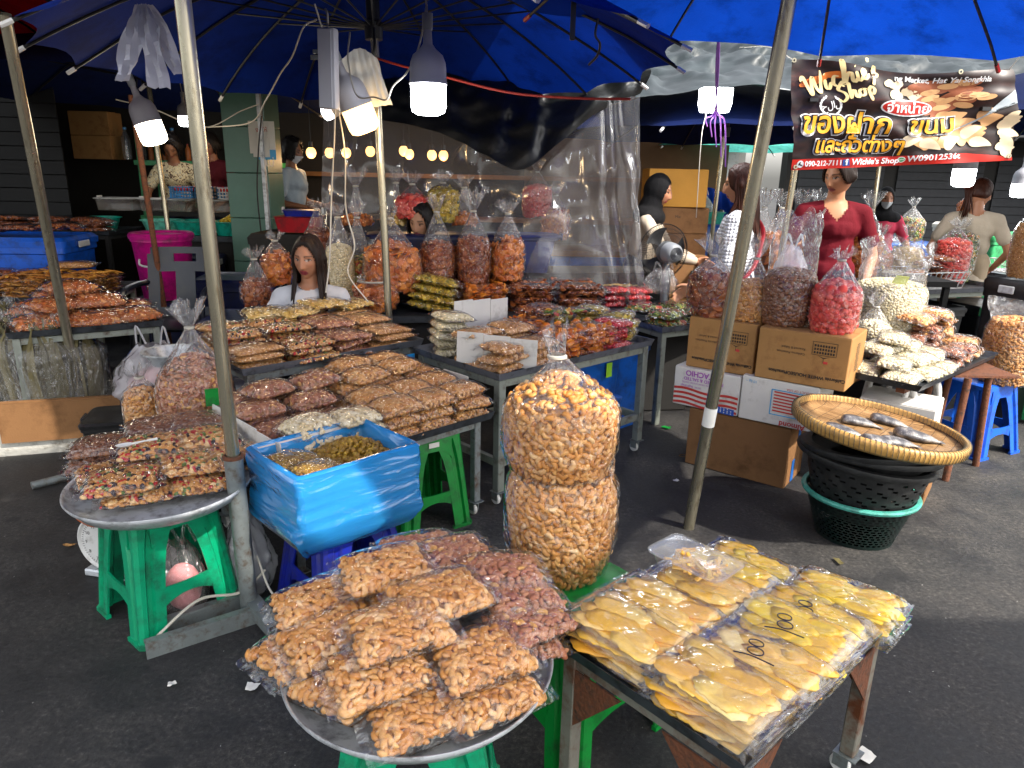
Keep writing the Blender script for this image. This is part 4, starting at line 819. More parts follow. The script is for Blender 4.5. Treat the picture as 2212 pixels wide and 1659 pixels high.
# ================================================================ stacks of bags on carts
LAY = {1: ['only'], 2: ['bottom', 'top'], 3: ['bottom', 'middle', 'top'], 4: ['bottom', 'second', 'third', 'top'], 5: ['bottom', 'second', 'third', 'fourth', 'top'], 6: ['bottom', 'second', 'third', 'fourth', 'fifth', 'top'], 7: ['bottom', 'second', 'third', 'fourth', 'fifth', 'sixth', 'top']}
ROWN = {1: [''], 2: ['front row', 'back row'], 3: ['front row', 'middle row', 'back row'], 4: ['front row', 'second row', 'third row', 'back row']}
def stacks(place, ct, xs, ys, nl, z0, dz, rz, what, where, group, name, seed=1, jit=.012, tilt=.05, cat='bag of nuts', sag=.0):
    rg = np.random.default_rng(seed)
    for i, x in enumerate(xs):
        for j, y in enumerate(ys):
            n = nl if isinstance(nl, int) else nl[j]
            for l in range(n):
                lab = (f'{what} {where}'.strip() + (f', {LAY[n][l]} layer' if n > 1 else '')) + (f', {ROWN[len(ys)][j]}' if len(ys) > 1 else '') + (f', {ORD[i]} from left' if len(xs) > 1 else '')
                place(pt_on(ct, x + rg.normal(0, jit), y + rg.normal(0, jit), z0 + dz * l + rg.normal(0, .002)), ct.rotation_euler.z + rz + rg.normal(0, .07) + (PI if rg.random() < .5 else 0), lab, group, cat, name, rx=rg.normal(0, tilt), ry=rg.normal(0, tilt * .6))
# ---- grey cart of cashews
CA = cart('grey wheeled cart stacked with cashew bags behind the blue wrapped box', 'nut_cart', (-.71, 2.955, 0), R(45), 1.0, .75, .482, 'galv', 'dark_tray', True, .018, .05)
cbag = pillow('cashew_small', .098, .080, .038, 4, contents='cashews'); sbag = pillow('skin', .098, .080, .038, 3, contents='cashews'); pbag = pillow('pale', .098, .082, .040, 2, contents='cashews')
GC = 'nut bags on the grey cart'; Wc = 'on the grey cart'
stacks(cbag, CA, [.035, .225, .405], [-.285, -.115, .055, .225], 3, .508, .054, 0, 'bag of roasted cashews', Wc, GC, 'cashew_bag', 2)
stacks(sbag, CA, [-.385, -.185], [.04, .215], 3, .508, .054, 0, 'bag of skin-on cashews', Wc, GC, 'cashew_bag', 3)
stacks(sbag, CA, [-.385, -.185], [-.115], 2, .508, .054, 0, 'skin-on cashew bag just behind the pale ones', '', GC, 'cashew_bag', 5)
stacks(pbag, CA, [-.335, -.155], [-.285], 3, .508, .054, 0, 'bag of pale raw cashews', 'above the blue wrapped box', GC, 'cashew_bag', 6)
stacks(cbag, CA, [.13, .32], [.06, .21], 1, .508 + .16, .049, .2, 'extra cashew bag heaped on top of the right hand stacks', '', GC, 'cashew_bag', 8)
stacks(sbag, CA, [-.3, -.1], [.12], 1, .508 + .16, .049, .2, 'extra skin-on cashew bag heaped on the left hand stacks', '', GC, 'cashew_bag', 9)
def board(name, label, a, b, h, m='card_white', th=.005, lean=0.):
    a, b = V3(*a), V3(*b); d = b - a; L_ = np.linalg.norm(d); x = d / L_; y = np.cross(V3(0, 0, 1), x); y /= np.linalg.norm(y); z = np.cross(x, y)
    mb = MB(); n = 3
    for i in range(n): mb.add(*box(L_ / n - .002, th, h * (1 - .04 * i), ((i + .5) * L_ / n, .002 * (i % 2), h * (1 - .04 * i) / 2)))
    q = obj(name, mb, MAT[m], smooth=False); q.matrix_world = Matrix(frameM(a, x, y + z * lean, z).tolist()); return tag(q, label, 'cardboard')
board('cardboard_sheet', 'white cardboard sheet edging the left side of the grey cart', pt_on(CA, -.512, .20, .50), pt_on(CA, -.512, -.37, .50), .13)
board('cardboard_sheet', 'white cardboard sheet edging the right side of the grey cart', pt_on(CA, .515, -.20, .50), pt_on(CA, .515, .33, .50), .14)
tg = obj('price_tag', MB().add(*box(.05, .003, .075)), MAT['leaf_green'], loc=P(458, 858, .66), rot=(.1, 0, .5), smooth=False); tag(tg, 'small green price card stuck beside the shiny pole', 'price card')
# ---- blue wrapped box of raisins on a navy stool
ns = stool('navy blue plastic stool under the blue wrapped raisin box', (-.615, 2.345, 0), .76, 'navy', top=.27, foot=.38, h=.412)
RB = thing('raisin_box', 'carton wrapped in glossy blue plastic and filled with raisins', 'box', (-.62, 2.325, .416), R(44))
a, b, hh = .225, .172, .205
wob = lambda x, y, z, k: noise3((x, y, z), 9, k)
def wrap(u, v):
    c = rrect(1, 1, .10, 0, 8); i = u * len(c); k0 = int(i) % len(c); fr = i - int(i); q = c[k0] * (1 - fr) + c[(k0 + 1) % len(c)] * fr
    z = -.085 + (hh + .085) * v; g = 1 + .012 * math.sin(q[0] * 7 + v * 9); droop = max(0, (.36 - v) / .36); g += .06 * droop * (1 - droop) * 4 * .5 - .14 * droop ** 3
    return (q[0] * (a + .016) * g + .008 * wob(q[0], q[1], z * 5, 1), q[1] * (b + .016) * g + .008 * wob(q[0], q[1], z * 5, 2), z + .008 * math.sin(9 * u * 6.28 * .5 + 2) * droop)
obj('carton', MB().add(*box(2 * a, .006, hh - .008, (0, -b, hh / 2))).add(*box(2 * a, .006, hh - .008, (0, b, hh / 2))).add(*box(.006, 2 * b - .008, hh - .008, (-a, 0, hh / 2))).add(*box(.006, 2 * b - .008, hh - .008, (a, 0, hh / 2))).add(*box(2 * a - .008, 2 * b - .008, .006, (0, 0, .004))), MAT['card_white'], RB, smooth=False)
vv, ff = grid(wrap, 96, 26, closed_u=True); wr_ = MB().add(vv, ff)
def lip(u, v):
    p = np.array(wrap(u, 1)); k = 1 - .15 * min(1, v * 1.6); return (p[0] * k, p[1] * k, p[2] + .010 * math.sin(min(1, v * 1.6) * PI) - .10 * max(0, v - .3) / .7)
wr_.add(*grid(lip, 96, 8, closed_u=True)); obj('wrapping', wr_, MAT['film_blue'], RB, ang=None)
rs = MB(); rg = np.random.default_rng(2); v_, f_ = [], []
pts = []; nr = []
for i in range(900):
    x, y = rg.uniform(-.05, .205), rg.uniform(-.155, .155); top = .135 + .065 * math.exp(-((x - .09) ** 2 + (y - .03) ** 2) / .012); pts.append(V3(x, y, top + rg.uniform(-.01, .0))); nr.append(V3(rg.normal(0, .4), rg.normal(0, .4), 1))
obj('raisins', MB().add(*scatter(pts, nr, ['lump', 'bean'], .018, rg, .2, .25), 0).add(*grid(lambda s, t: (-.05 + .255 * s, -.155 + .31 * t, .128 + .055 * math.exp(-((-.05 + .255 * s - .09) ** 2 + (-.155 + .31 * t - .03) ** 2) / .012)), 14, 14), 1), [MAT['raisin'], MAT['core_raisin']], RB, ang=None)
rbag = pillow('raisin', .085, .07, .024, 2, contents='raisins')
for k, (x, y, z, rz, lab) in enumerate([(-.13, .07, .165, .3, 'clear bag of raisins in the back left corner of the blue wrapped box'), (-.10, -.075, .165, .1, 'clear bag of raisins in the front corner of the blue wrapped box')]): rbag(pt_on(RB, x, y, z), R(44) + rz, lab, 'raisin bags', 'bag of raisins', 'raisin_bag', ry=.12)
stool('green plastic stool under the right end of the grey cart', (-.42, 3.00, 0), .62, 'leaf_green', sticker=True, foot=.36)
# ---- long back table at the left with thin nut bags
BT = cart('steel table of stacked nut bags in front of the seated woman', 'nut_table', (-1.18 + .475 * E1[0] + .30 * E2[0], 3.0 + .475 * E1[1] + .30 * E2[1], 0), YAW, .95, .60, .672, 'galv', 'tray_steel', False, .018, .04)
GB = 'nut bags on the back table'
mx_ = pillow('mixed', .112, .092, .022, 3, contents='mixed_nuts'); sk_ = pillow('almond', .112, .092, .022, 2, contents='nuts'); pn_ = pillow('peanut', .112, .092, .020, 3, contents='peanuts'); yl_ = pillow('palechip', .12, .095, .026, 2, contents='crisps'); s2_ = pillow('skin', .112, .092, .022, 2, contents='cashews')
Wb = 'before the seated woman'
stacks(mx_, BT, [-.36, -.135], [.0, .19], [4, 4], .69, .034, 0, 'mixed nut bag', Wb, GB, 'mixed_nut_bag', 11)
stacks(pn_, BT, [-.36], [-.195], 3, .69, .032, 0, 'peanut bag at the front left corner', Wb, GB, 'peanut_bag', 12)
stacks(mx_, BT, [-.13], [-.195], 3, .69, .034, 0, 'mixed nut bag between peanut bags', Wb, GB, 'mixed_nut_bag', 13)
stacks(s2_, BT, [.095], [-.195, .0, .19], [3, 4, 4], .69, .034, 0, 'skin-on cashew bag', Wb, GB, 'cashew_bag', 14)
stacks(pn_, BT, [.33], [-.195, .0, .19], [3, 4, 4], .69, .032, 0, 'peanut bag at the right end', Wb, GB, 'peanut_bag', 15)
for k, (x, y, rz, lab) in enumerate([(.02, .20, .3, 'pale yellow crisp bag lying on the stacks just below the seated woman'), (.22, .24, .1, 'pale yellow crisp bag lying at the back right of the nut stacks'), (-.10, .26, -.2, 'pale yellow crisp bag tucked behind the mixed nut stacks'), (.38, .24, .4, 'pale yellow crisp bag at the foot of the umbrella pole')]):
    yl_(pt_on(BT, x, y,   .69 + .135 + (.02 if k == 1 else 0)), YAW + rz, lab, GB, 'bag of crisps', 'crisp_bag', rx=.06)
bs = obj('blue_board', box(.60, .006, .10, bev=.002), MAT['sky_plastic'], loc=pt_on(BT, .10, -.335, .60), rot=(.12, 0, YAW - .03), smooth=False); tag(bs, 'bright blue plastic board hanging under the lip of the nut table', 'board')
# ---- centre table of crisps
CT = cart('steel table on castors with red and yellow snack packs, right of the clear sacks', 'snack_table', (-.05 + .56 * E1[0] + .33 * E2[0], 3.12 + .56 * E1[1] + .33 * E2[1], 0), YAW, 1.14, .66, .64, 'grey_paint', 'tray_steel', True, .021, .03, shelf=.22)
GT = 'snack packs on the castor table'; Wt = 'on the castor table'
rg_ = pillow('rings', .105, .09, .027, 3, contents='rings'); pi_ = pillow('pistachio', .10, .085, .028, 2, contents='pistachios'); rd_ = pillow('red', .09, .085, .024, 2, contents='candies'); ye_ = pillow('yellow', .10, .09, .028, 3, contents='crisps'); vg_ = pillow('veg', .11, .10, .03, 3, contents='vegetable_crisps'); br_ = pillow('brown', .10, .09, .02, 2, contents='crisps'); og_ = pillow('orange', .12, .10, .014, 2, contents='crisps')
stacks(rg_, CT, [-.44, -.24], [-.22], 3, .665, .042, 0, 'peanut ring bag just behind the tied sack neck', '', GT, 'ring_snack_bag', 21)
stacks(rg_, CT, [-.43, -.22], [-.02], 4, .665, .042, .1, 'peanut ring bag behind the white cardboard', '', GT, 'ring_snack_bag', 22)
stacks(pi_, CT, [-.46], [.19], 5, .665, .044, 1.2, 'pale pistachio bag at the back left corner', Wt, GT, 'pistachio_bag', 23)
stacks(og_, CT, [.0, .215], [-.18], 6, .66, .023, 0, 'flat orange snack pack', Wt, GT, 'snack_pack', 24, tilt=.03)
stacks(og_, CT, [-.02], [.08], 6, .66, .023, 0, 'flat orange snack pack behind the others', Wt, GT, 'snack_pack', 25, tilt=.03)
stacks(rd_, CT, [.365], [-.20], 4, .66, .038, .1, 'red candy bag in the front stack', Wt, GT, 'candy_bag', 26)
stacks(ye_, CT, [.49], [-.15, .06], 4, .66, .042, .5, 'yellow crisp bag', Wt, GT, 'crisp_bag', 27)
stacks(br_, CT, [.16], [.16], 6, .66, .032, 0, 'dark brown snack bag', Wt, GT, 'snack_pack', 28)
stacks(ye_, CT, [.33], [.20], 3, .66, .042, .3, 'yellow crisp bag at the back', Wt, GT, 'crisp_bag', 29)
gp = pillow('veg', .15, .05, .012, 1, contents='seaweed'); gp(pt_on(CT, .20, -.02, .83), YAW - .3, 'long dark green seaweed pack lying across the snack packs', GT, 'seaweed pack', 'seaweed_pack')
board('cardboard_sheet', 'creased white cardboard sheet standing at the left corner of the castor table', pt_on(CT, -.575, -.02, .668), pt_on(CT, -.33, -.325, .655), .155, lean=.1)
board('cardboard_sheet', 'white cardboard flap standing behind the peanut ring bags', pt_on(CT, -.36, .27, .70), pt_on(CT, .02, .27, .70), .20)
# lidded blue bins under the centre table
def lid_bin(label, loc, rz, L_, W, h, m, lid=None, name='storage_bin', group=None, clip='white_plastic', tagc=None):
    t = thing(name, label, 'bin', loc, rz, group)
    obj('body', rings([rrect(L_ * .44, W * .44, .03, 0), rrect(L_ * .48, W * .48, .035, h * .86), rrect(L_ * .5, W * .5, .035, h * .87), rrect(L_ * .5, W * .5, .035, h * .92)]), MAT[m], t, ang=35)
    obj('lid', rings([rrect(L_ * .515, W * .515, .04, h * .92), rrect(L_ * .52, W * .52, .04, h * .97), rrect(L_ * .48, W * .48, .035, h * 1.0), rrect(L_ * .44, W * .44, .03, h * .985)]), MAT[lid or m], t, ang=35)
    for s in (-1, 1): obj('clip', MB().add(*box(.014, W * .3, .05, (s * (L_ * .525), 0, h * .93), bev=.005)), MAT[clip], t, smooth=False)
    if tagc: obj('price_card', box(.05, .003, .085, (L_ * .2, -W * .51, h * .62)), MAT[tagc], t, smooth=False)
    return t
mat('lime', '8ac026', .6)
lid_bin('blue lidded bin under the castor table, lower of two', pt_on(CT, .33, .05, 0), YAW, .50, .40, .30, 'bin_blue', tagc='lime', clip='bin_blue')
lid_bin('blue lidded bin under the castor table, stacked on another', pt_on(CT, .34, .06, .305), YAW + .02, .50, .40, .28, 'bin_blue', tagc='lime', clip='bin_blue')
lid_bin('tall blue lidded bin beside the castor table, standing by the cartons', (.62, 4.42, 0), YAW, .42, .36, .56, 'bin_blue', clip='bin_blue')
# ================================================================ mixed nut tray at the left
TB = V3(-1.205, 2.255, 0)
sd = stool('teal green plastic stool under the mixed nut tray, plastic bags beneath it', TB + V3(-.03, .01, 0), R(50), 'teal_green', sticker=True, foot=.37, top=.29)
round_tray('dull round tray of mixed nuts and chocolate balls on the left teal stool', TB + V3(0, 0, .462), .295, rx=.02)
mixb = pillow('mixed', .112, .085, .027, 3, contents='mixed_nuts'); chb = pillow('choc', .100, .076, .031, 2, contents='chocolate_balls')
for x, y, z, rz, k, rx, ry, lab in [
 (300, 1062, .505, .30, 0, .10, 0, 'mixed nut bag lowest at the front of the left tray'), (440, 1040, .505, .45, 0, .08, .06, 'mixed nut bag low at the front right of the left tray'), (500, 1000, .505, .6, 0, 0, .1, 'mixed nut bag hanging past the shiny pole'), (380, 1010, .505, .3, 0, 0, 0, 'mixed nut bag buried in the middle of the left tray'),
 (240, 1020, .51, .5, 0, .1, -.05, 'mixed nut bag low at the left of the left tray'), (265, 1040, .556, .22, 0, .12, -.04, 'mixed nut bag on the lowest front one, bright red bits showing'), (420, 1000, .556, .35, 0, .12, .05, 'mixed nut bag wide across the middle front of the left tray'), (515, 975, .556, .5, 0, .0, .12, 'mixed nut bag right of the shiny pole on the left tray'),
 (330, 965, .592, .32, 0, .14, 0, 'mixed nut bag beside the pale spoon'), (450, 945, .592, .40, 0, .12, .05, 'highest mixed nut bag against the shiny pole'),
 (215, 1000, .512, .15, 1, .05, -.05, 'lower chocolate ball bag at the left rim of the left tray'), (220, 965, .560, .12, 1, .08, -.06, 'upper chocolate ball bag at the left rim of the left tray'), (320, 960, .540, .3, 1, 0, 0, 'chocolate ball bag under the middle of the heap'),
 (335, 925, .585, .38, 1, .08, 0, 'chocolate ball bag in the middle of the back of the left tray'), (425, 912, .590, .42, 1, .06, .03, 'chocolate ball bag nearest the white cardboard of the grey cart')]:
    (chb if k else mixb)(P(x, y, z), rz + .12, lab, 'bags on the left round tray', 'bag of chocolate' if k else 'bag of nuts', 'chocolate_bag' if k else 'mixed_nut_bag', rx=rx, ry=ry)
sp = thing('spoon', 'pale plastic spoon lying between chocolate and mixed nut bags', 'spoon', P(270, 962, .635), .5)
obj('bowl', lathe([(0, -.006), (.012, -.004), (.019, .002), (.0195, .003), (.012, -.002), (0, -.004)], 20), MAT['white_plastic'], sp).scale = (1.4, 1, 1)
obj('handle', tube([(.02, 0, .002), (.06, .0, .006), (.10, .01, .004)], [.004, .003, .005], 6), MAT['white_plastic'], sp)
# dial scale behind the stool
SC = thing('dial_scale', 'round white dial scale standing on the asphalt beside the teal stool', 'scale', P(232, 1258) + V3(0, .10, 0), R(-12))
obj('base', MB().add(*box(.20, .16, .03, (0, 0, .015), bev=.006)), MAT['aluminium'], SC, smooth=False); obj('body', MB().add(*box(.20, .13, .21, (.01, .02, .135), bev=.02, seg=2)), MAT['galv'], SC)
dv, df = lathe([(0, 0), (.105, 0), (.115, .004), (.118, .016), (.110, .022), (.102, .014), (0, .012)], 48); obj('dial', MB().add(dv, df, M=T((0, -.05, .145), rx=PI / 2)), MAT['white_plastic'], SC)
nm = MB()
for k in range(12): a = k * PI / 6; v, f = text(str(k), .020); nm.add(v, f, M=frameM((.078 * math.sin(a), -.0655, .145 + .078 * math.cos(a)), V3(1, 0, 0), V3(0, 0, 1), V3(0, -1, 0)))
for k in range(60): a = k * PI / 30; nm.add(*box(.0012, .001, .008 if k % 5 else .012), M=T((.094 * math.sin(a), -.0652, .145 + .094 * math.cos(a)), ry=a))
obj('numerals', nm, MAT['ink'], SC, smooth=False); obj('needle', MB().add(*box(.003, .002, .075, (0, 0, .03)), M=T((0, -.067, .145), ry=.2)), MAT['ink_red'], SC, smooth=False)
plast('orange_plastic', 'd8650f'); obj('pan', lathe([(0, .245), (.10, .245), (.12, .262), (.124, .262), (.105, .238), (0, .238)], 32), MAT['orange_plastic'], SC)
# crumpled carrier bags under the stool
def carrier(label, loc, r, h, seed, m='bag_white', fillc=None, sx=1.):
    t = thing('carrier_bag', label, 'plastic bag', loc, group='crumpled carrier bags'); ph = seed * 3.1
    def fn(a, b):
        th = 2 * PI * a; z = h * b; q = r * (math.sin(PI * min(1, .12 + b * .8)) ** .6) * (1 - .35 * b) + .002; d = V3(math.cos(th), math.sin(th), z * 6)
        q *= 1 + .22 * noise3(d, 1.6, ph) + .12 * noise3(d, 4.5, ph) + .06 * math.sin(11 * th + b * 7) * b
        return (q * math.cos(th) * sx, q * math.sin(th), z + .02 * noise3(d, 2.5, ph + 5) * min(1, b * 4))
    obj('film', grid(fn, 60, 24, closed_u=True), MAT[m], t, ang=None)
    for s in (-1, 1): obj('handle', tube(spline([(s * r * .3 - .02, 0, h * .95), (s * r * .35, 0, h * 1.25), (s * r * .3 + .03, .01, h * 1.0)], 5), .006, 5), MAT[m], t)
    if fillc: obj('filling', ell((0, 0, h * .36), (r * .62 * sx, r * .6, h * .32), 16, 10), MAT[fillc], t)
    return t
mat('pink_soft', 'd08a8c', .7, var=.25, vs=20); mat('white_soft', 'c8ccd6', .7, var=.1)
carrier('clear bag with pink stuff under the teal stool', TB + V3(.04, -.02, .005), .10, .28, 1, 'film_tie', 'pink_soft'); carrier('white crumpled bag under the teal stool, left half', TB + V3(-.10, .04, .005), .10, .30, 2, 'bag_white', 'white_soft'); carrier('white crumpled bag between the teal stool and shiny pole', TB + V3(.22, .13, .005), .11, .30, 3, 'bag_white')
# twine and cable on the stand
cb = obj('cable', tube(spline([g2 + V3(.05, .05, .15), g2 + V3(-.02, -.02, .10), g2 + V3(-.13, -.10, .12), g2 + V3(-.22, -.2, .06), g2 + V3(-.26, -.22, .012)], 8), .005, 8), MAT['cord_white']); tag(cb, 'dusty grey cable curling over the steel channel stand', 'cable')
cb = obj('cable', tube(spline([g2 + V3(.03, .03, .22), g2 + V3(.10, -.02, .09), g2 + V3(.2, .0, .07), g2 + V3(.33, .08, .05)], 8), .004, 8), MAT['cord_white']); tag(cb, 'thin pale cable bent round the foot of the shiny pole', 'cable')
# ---- sacks between tray and cart
lid_bin('black crate holding up the skin-on cashew sack', (-1.46, 2.98, 0), .4, .55, .36, .30, 'black_plastic')
tied_bag('cashew_sack', 'clear sack of skin-on cashews, neck tied in a ruff, behind the shiny pole', 'sack', (-1.365, 2.93, .302), 'skin', .158, .40, .60, .70, 'sacks by the left tray', seed=31, contents='cashews', topd=.09, flare=.06)
tied_bag('cashew_sack', 'narrow sack of orange cashews left of the skin-on cashew sack', 'sack', (-1.615, 2.95, .302), 'cashew_small', .078, .30, .37, .42, 'sacks by the left tray', seed=32, contents='cashews', flare=.03)
# ================================================================ people
def skin_mat():
    m, t, b, o = nodes('skin'); L = t.links.new; a = N(t, 'VertexColor', layer_name='Col'); L(a.outputs[0], b.inputs['Base Color']); b.inputs['Roughness'].default_value = .5; b.inputs['Specular IOR Level'].default_value = .35
    b.inputs['Subsurface Weight'].default_value = .08; b.inputs['Subsurface Radius'].default_value = (.01, .004, .002)
skin_mat()
def hair_mat(name, c): return mat(name, c, .5, var=.45, vs=60, stretch=(1, 1, .08), bump=.5, bs=110, spec=.22)
hair_mat('hair_black', '120e0d'); hair_mat('hair_dark', '20140f'); hair_mat('hair_brown', '341609')
def cloth(name, c, var=.08, **k): return mat(name, c, .85, var=var, vs=9, bump=.25, bs=90, spec=.2, **k)
cloth('tee_white', 'b9bac0'); cloth('shirt_red', '5e0a18'); cloth('shirt_maroon', '4a1018'); cloth('shirt_beige', 'b8aa98'); cloth('tee_grey', '8f9ba3'); cloth('trousers', '1c2230'); cloth('hijab', '0d0d10'); cloth('skirt', 'a5937c'); cloth('pink_tee', 'b83a52'); cloth('mask_white', 'c8cdd2')
def floral():
    m, t, b, o = nodes('floral'); L = t.links.new; tc = N(t, 'TexCoord'); nz = N(t, 'TexNoise', i_Scale=30., i_Detail=3., i_Distortion=1.5); L(tc.outputs['Object'], nz.inputs['Vector'])
    r = ramp(t, [(0, hexc('3a1a14')), (.40, hexc('3a1a14')), (.44, hexc('b9a67e')), (.58, hexc('c9ba94')), (.62, hexc('8a8a80'))], 'LINEAR'); L(nz.outputs[0], r.inputs[0]); L(r.outputs[0], b.inputs['Base Color']); b.inputs['Roughness'].default_value = .85
floral()
def quilt():
    m, t, b, o = nodes('quilt'); L = t.links.new; b.inputs['Base Color'].default_value = (*hexc('c4c6cc'), 1); b.inputs['Roughness'].default_value = .8; tc = N(t, 'TexCoord'); v = N(t, 'TexVoronoi', i_Scale=48., i_Randomness=.15); L(tc.outputs['Object'], v.inputs['Vector']); bp = N(t, 'Bump', i_Strength=.9, i_Distance=.02); bp.invert = True; L(v.outputs['Distance'], bp.inputs['Height']); L(bp.outputs[0], b.inputs['Normal'])
quilt()
def remesh(parts, voxel=.011, it=6, fac=.6):
    mb = MB(); [mb.add(*p) for p in parts]; me = bpy.data.meshes.new('r'); me.from_pydata(mb.V().tolist(), [], [list(f) for f in mb.f]); o = bpy.data.objects.new('r', me); COL.objects.link(o)
    bm = bmesh.new(); bm.from_mesh(me); bmesh.ops.recalc_face_normals(bm, faces=bm.faces); bm.to_mesh(me); bm.free()
    r = o.modifiers.new('r', 'REMESH'); r.mode = 'VOXEL'; r.voxel_size = voxel; s = o.modifiers.new('s', 'SMOOTH'); s.iterations = it; s.factor = fac
    e = bpy.data.meshes.new_from_object(o.evaluated_get(bpy.context.evaluated_depsgraph_get())); v = np.array([q.co[:] for q in e.vertices]); f = [tuple(q.vertices) for q in e.polygons]
    bpy.data.objects.remove(o); bpy.data.meshes.remove(me); bpy.data.meshes.remove(e); return v, f
def G(x, s): return math.exp(-(x / s) ** 2)
def head_mesh(skin, lip=(.32, .06, .06), brow=(.02, .012, .01), gaze=(0, 0), mouth=0, n=84, m=66):
    V = []; Cc = []; sk = np.array(skin); rowsn = []
    for j in range(m + 1):
        ph = PI * (j / m); 
        for i in range(n):
            th = 2 * PI * i / n; x, y, z = math.sin(ph) * math.sin(th), -math.sin(ph) * math.cos(th), math.cos(ph)
            X, Y_, Z = x * .0735, y * .093, z * .113
            if z < 0: k = -z; X *= 1 - .30 * k ** 1.6; Y_ = Y_ * (1 - .10 * k ** 2) - .012 * k ** 2 * (1 if y < .3 else 0) * max(0, -y + .3)
            if y > 0: X *= 1 + .04 * y; Z += .012 * y * max(0, z)
            f = max(0, -y)
            if f > 0:
                ax = abs(X)
                Y_ += .010 * G(ax - .031, .015) * G(Z - .004, .013)                              # sockets
                Y_ -= .0045 * G(ax - .028, .024) * G(Z - .026, .009)                             # brow
                Y_ -= (.010 + .013 * min(1, max(0, (.012 - Z) / .045))) * G(X, .0085 + .0055 * min(1, max(0, (.005 - Z) / .035))) * (1 if -.041 < Z < .012 else G(min(abs(Z + .041), abs(Z - .012)), .007))
                Y_ -= .004 * G(ax - .012, .007) * G(Z + .037, .007)                              # nostril wings
                Y_ -= .0065 * G(X, .021) * G(Z + .060, .006) + .0075 * G(X, .018) * G(Z + .072, .0065) - .003 * G(X, .022) * G(Z + .0655, .0025)
                Y_ -= .007 * G(X, .020) * G(Z + .098, .014) - .003 * G(X, .03) * G(Z + .083, .006)
                Y_ -= .004 * G(ax - .042, .018) * G(Z + .018, .02)
                # eyeball bulge
                Y_ -= .0045 * G(ax - .031, .011) * G(Z - .004, .007)
            ear = G(y - .10, .16) * G(Z + .004, .024) * (1 if abs(x) > .8 else 0); X += np.sign(x) * .013 * ear; Y_ += .006 * ear
            c = sk.copy()
            if f > .15:
                ex = (abs(X) - .031) / .0145; ez = (Z - .004 - .0015 * ex) / .0058
                lid = ex * ex + ez * ez
                if abs(ex) < 1.25 and 0.62 < lid < 1.6 and ez > -.3: c = np.array([.02, .012, .010])
                elif lid <= .78:
                    gx = (X - np.sign(X) * .031 - gaze[0] * .006) / .0068; c = np.array([.40, .37, .35]) if gx * gx + ((Z - .004 - gaze[1] * .003) / .0072) ** 2 > 1 else np.array([.012, .008, .006])
                bz = Z - .0235 - .004 * (1 - ((abs(X) - .034) / .02) ** 2)
                if .014 < abs(X) < .052 and abs(bz) < .0042 * (1.1 - .5 * (abs(X) - .014) / .04): c = c * .15 + np.array(brow) * .85
                lw = .0235 * (1 - .0 * mouth)
                if abs(X) < lw and abs(Z + .066) < .0135 * (1 - (X / lw) ** 2) ** .6 + .001: c = np.array(lip) * (.35 if abs(Z + .0662 - .0012 * (X / lw) ** 2) < .0016 else 1)
                if abs(abs(X) - .007) < .0035 and abs(Z + .0455) < .0028: c = c * .35
                c = c * (1 + .0 * f); blush = G(abs(X) - .042, .016) * G(Z + .022, .018); c = c * (1 - .25 * blush) + np.array([sk[0], sk[1] * .72, sk[2] * .7]) * .25 * blush
            V.append((X, Y_, Z)); Cc.append(c)
    F_ = []
    for j in range(m):
        for i in range(n): a, b = j * n + i, j * n + (i + 1) % n; F_.append((a, a + n, b + n, b))
    return np.array(V), F_, np.array(Cc)
def hand(w, d, side, curl=.35, palm_n=None):
    """palm, four curled fingers of different lengths and a thumb from the side of the palm"""
    w, d = V3(*w), V3(*d); d /= np.linalg.norm(d); nrm = V3(0, -.4, 1) if palm_n is None else V3(*palm_n); s = np.cross(d, nrm); s /= np.linalg.norm(s); nrm = np.cross(s, d); P_ = []
    for q in (-.025, -.008, .009, .025): P_.append(capsule(w + d * .01 + s * q * .7, w + d * .075 + s * q, .013, .0115, 10))
    for q, L_ in zip((-.028, -.0095, .0095, .027), (.058, .074, .080, .070)):
        a = w + d * .078 + s * q; b = a + (d * math.cos(curl) - nrm * math.sin(curl)) * L_ * .45; c = b + (d * math.cos(curl * 2.2) - nrm * math.sin(curl * 2.2)) * L_ * .32; e = c + (d * math.cos(curl * 3) - nrm * math.sin(curl * 3)) * L_ * .24
        P_ += [capsule(a, b, .0088, .0082, 8), capsule(b, c, .0082, .0075, 8), capsule(c, e, .0075, .0062, 8)]
    a = w + d * .025 + s * side * .026; b = a + (d * .7 + s * side * .7 - nrm * .3) * .034; c = b + (d * .92 + s * side * .2 - nrm * .35) * .03; P_ += [capsule(w + d * .012 + s * side * .012, a, .013, .012, 8), capsule(a, b, .012, .010, 8), capsule(b, c, .010, .008, 8)]
    return P_
LIP = (.30, .05, .06)
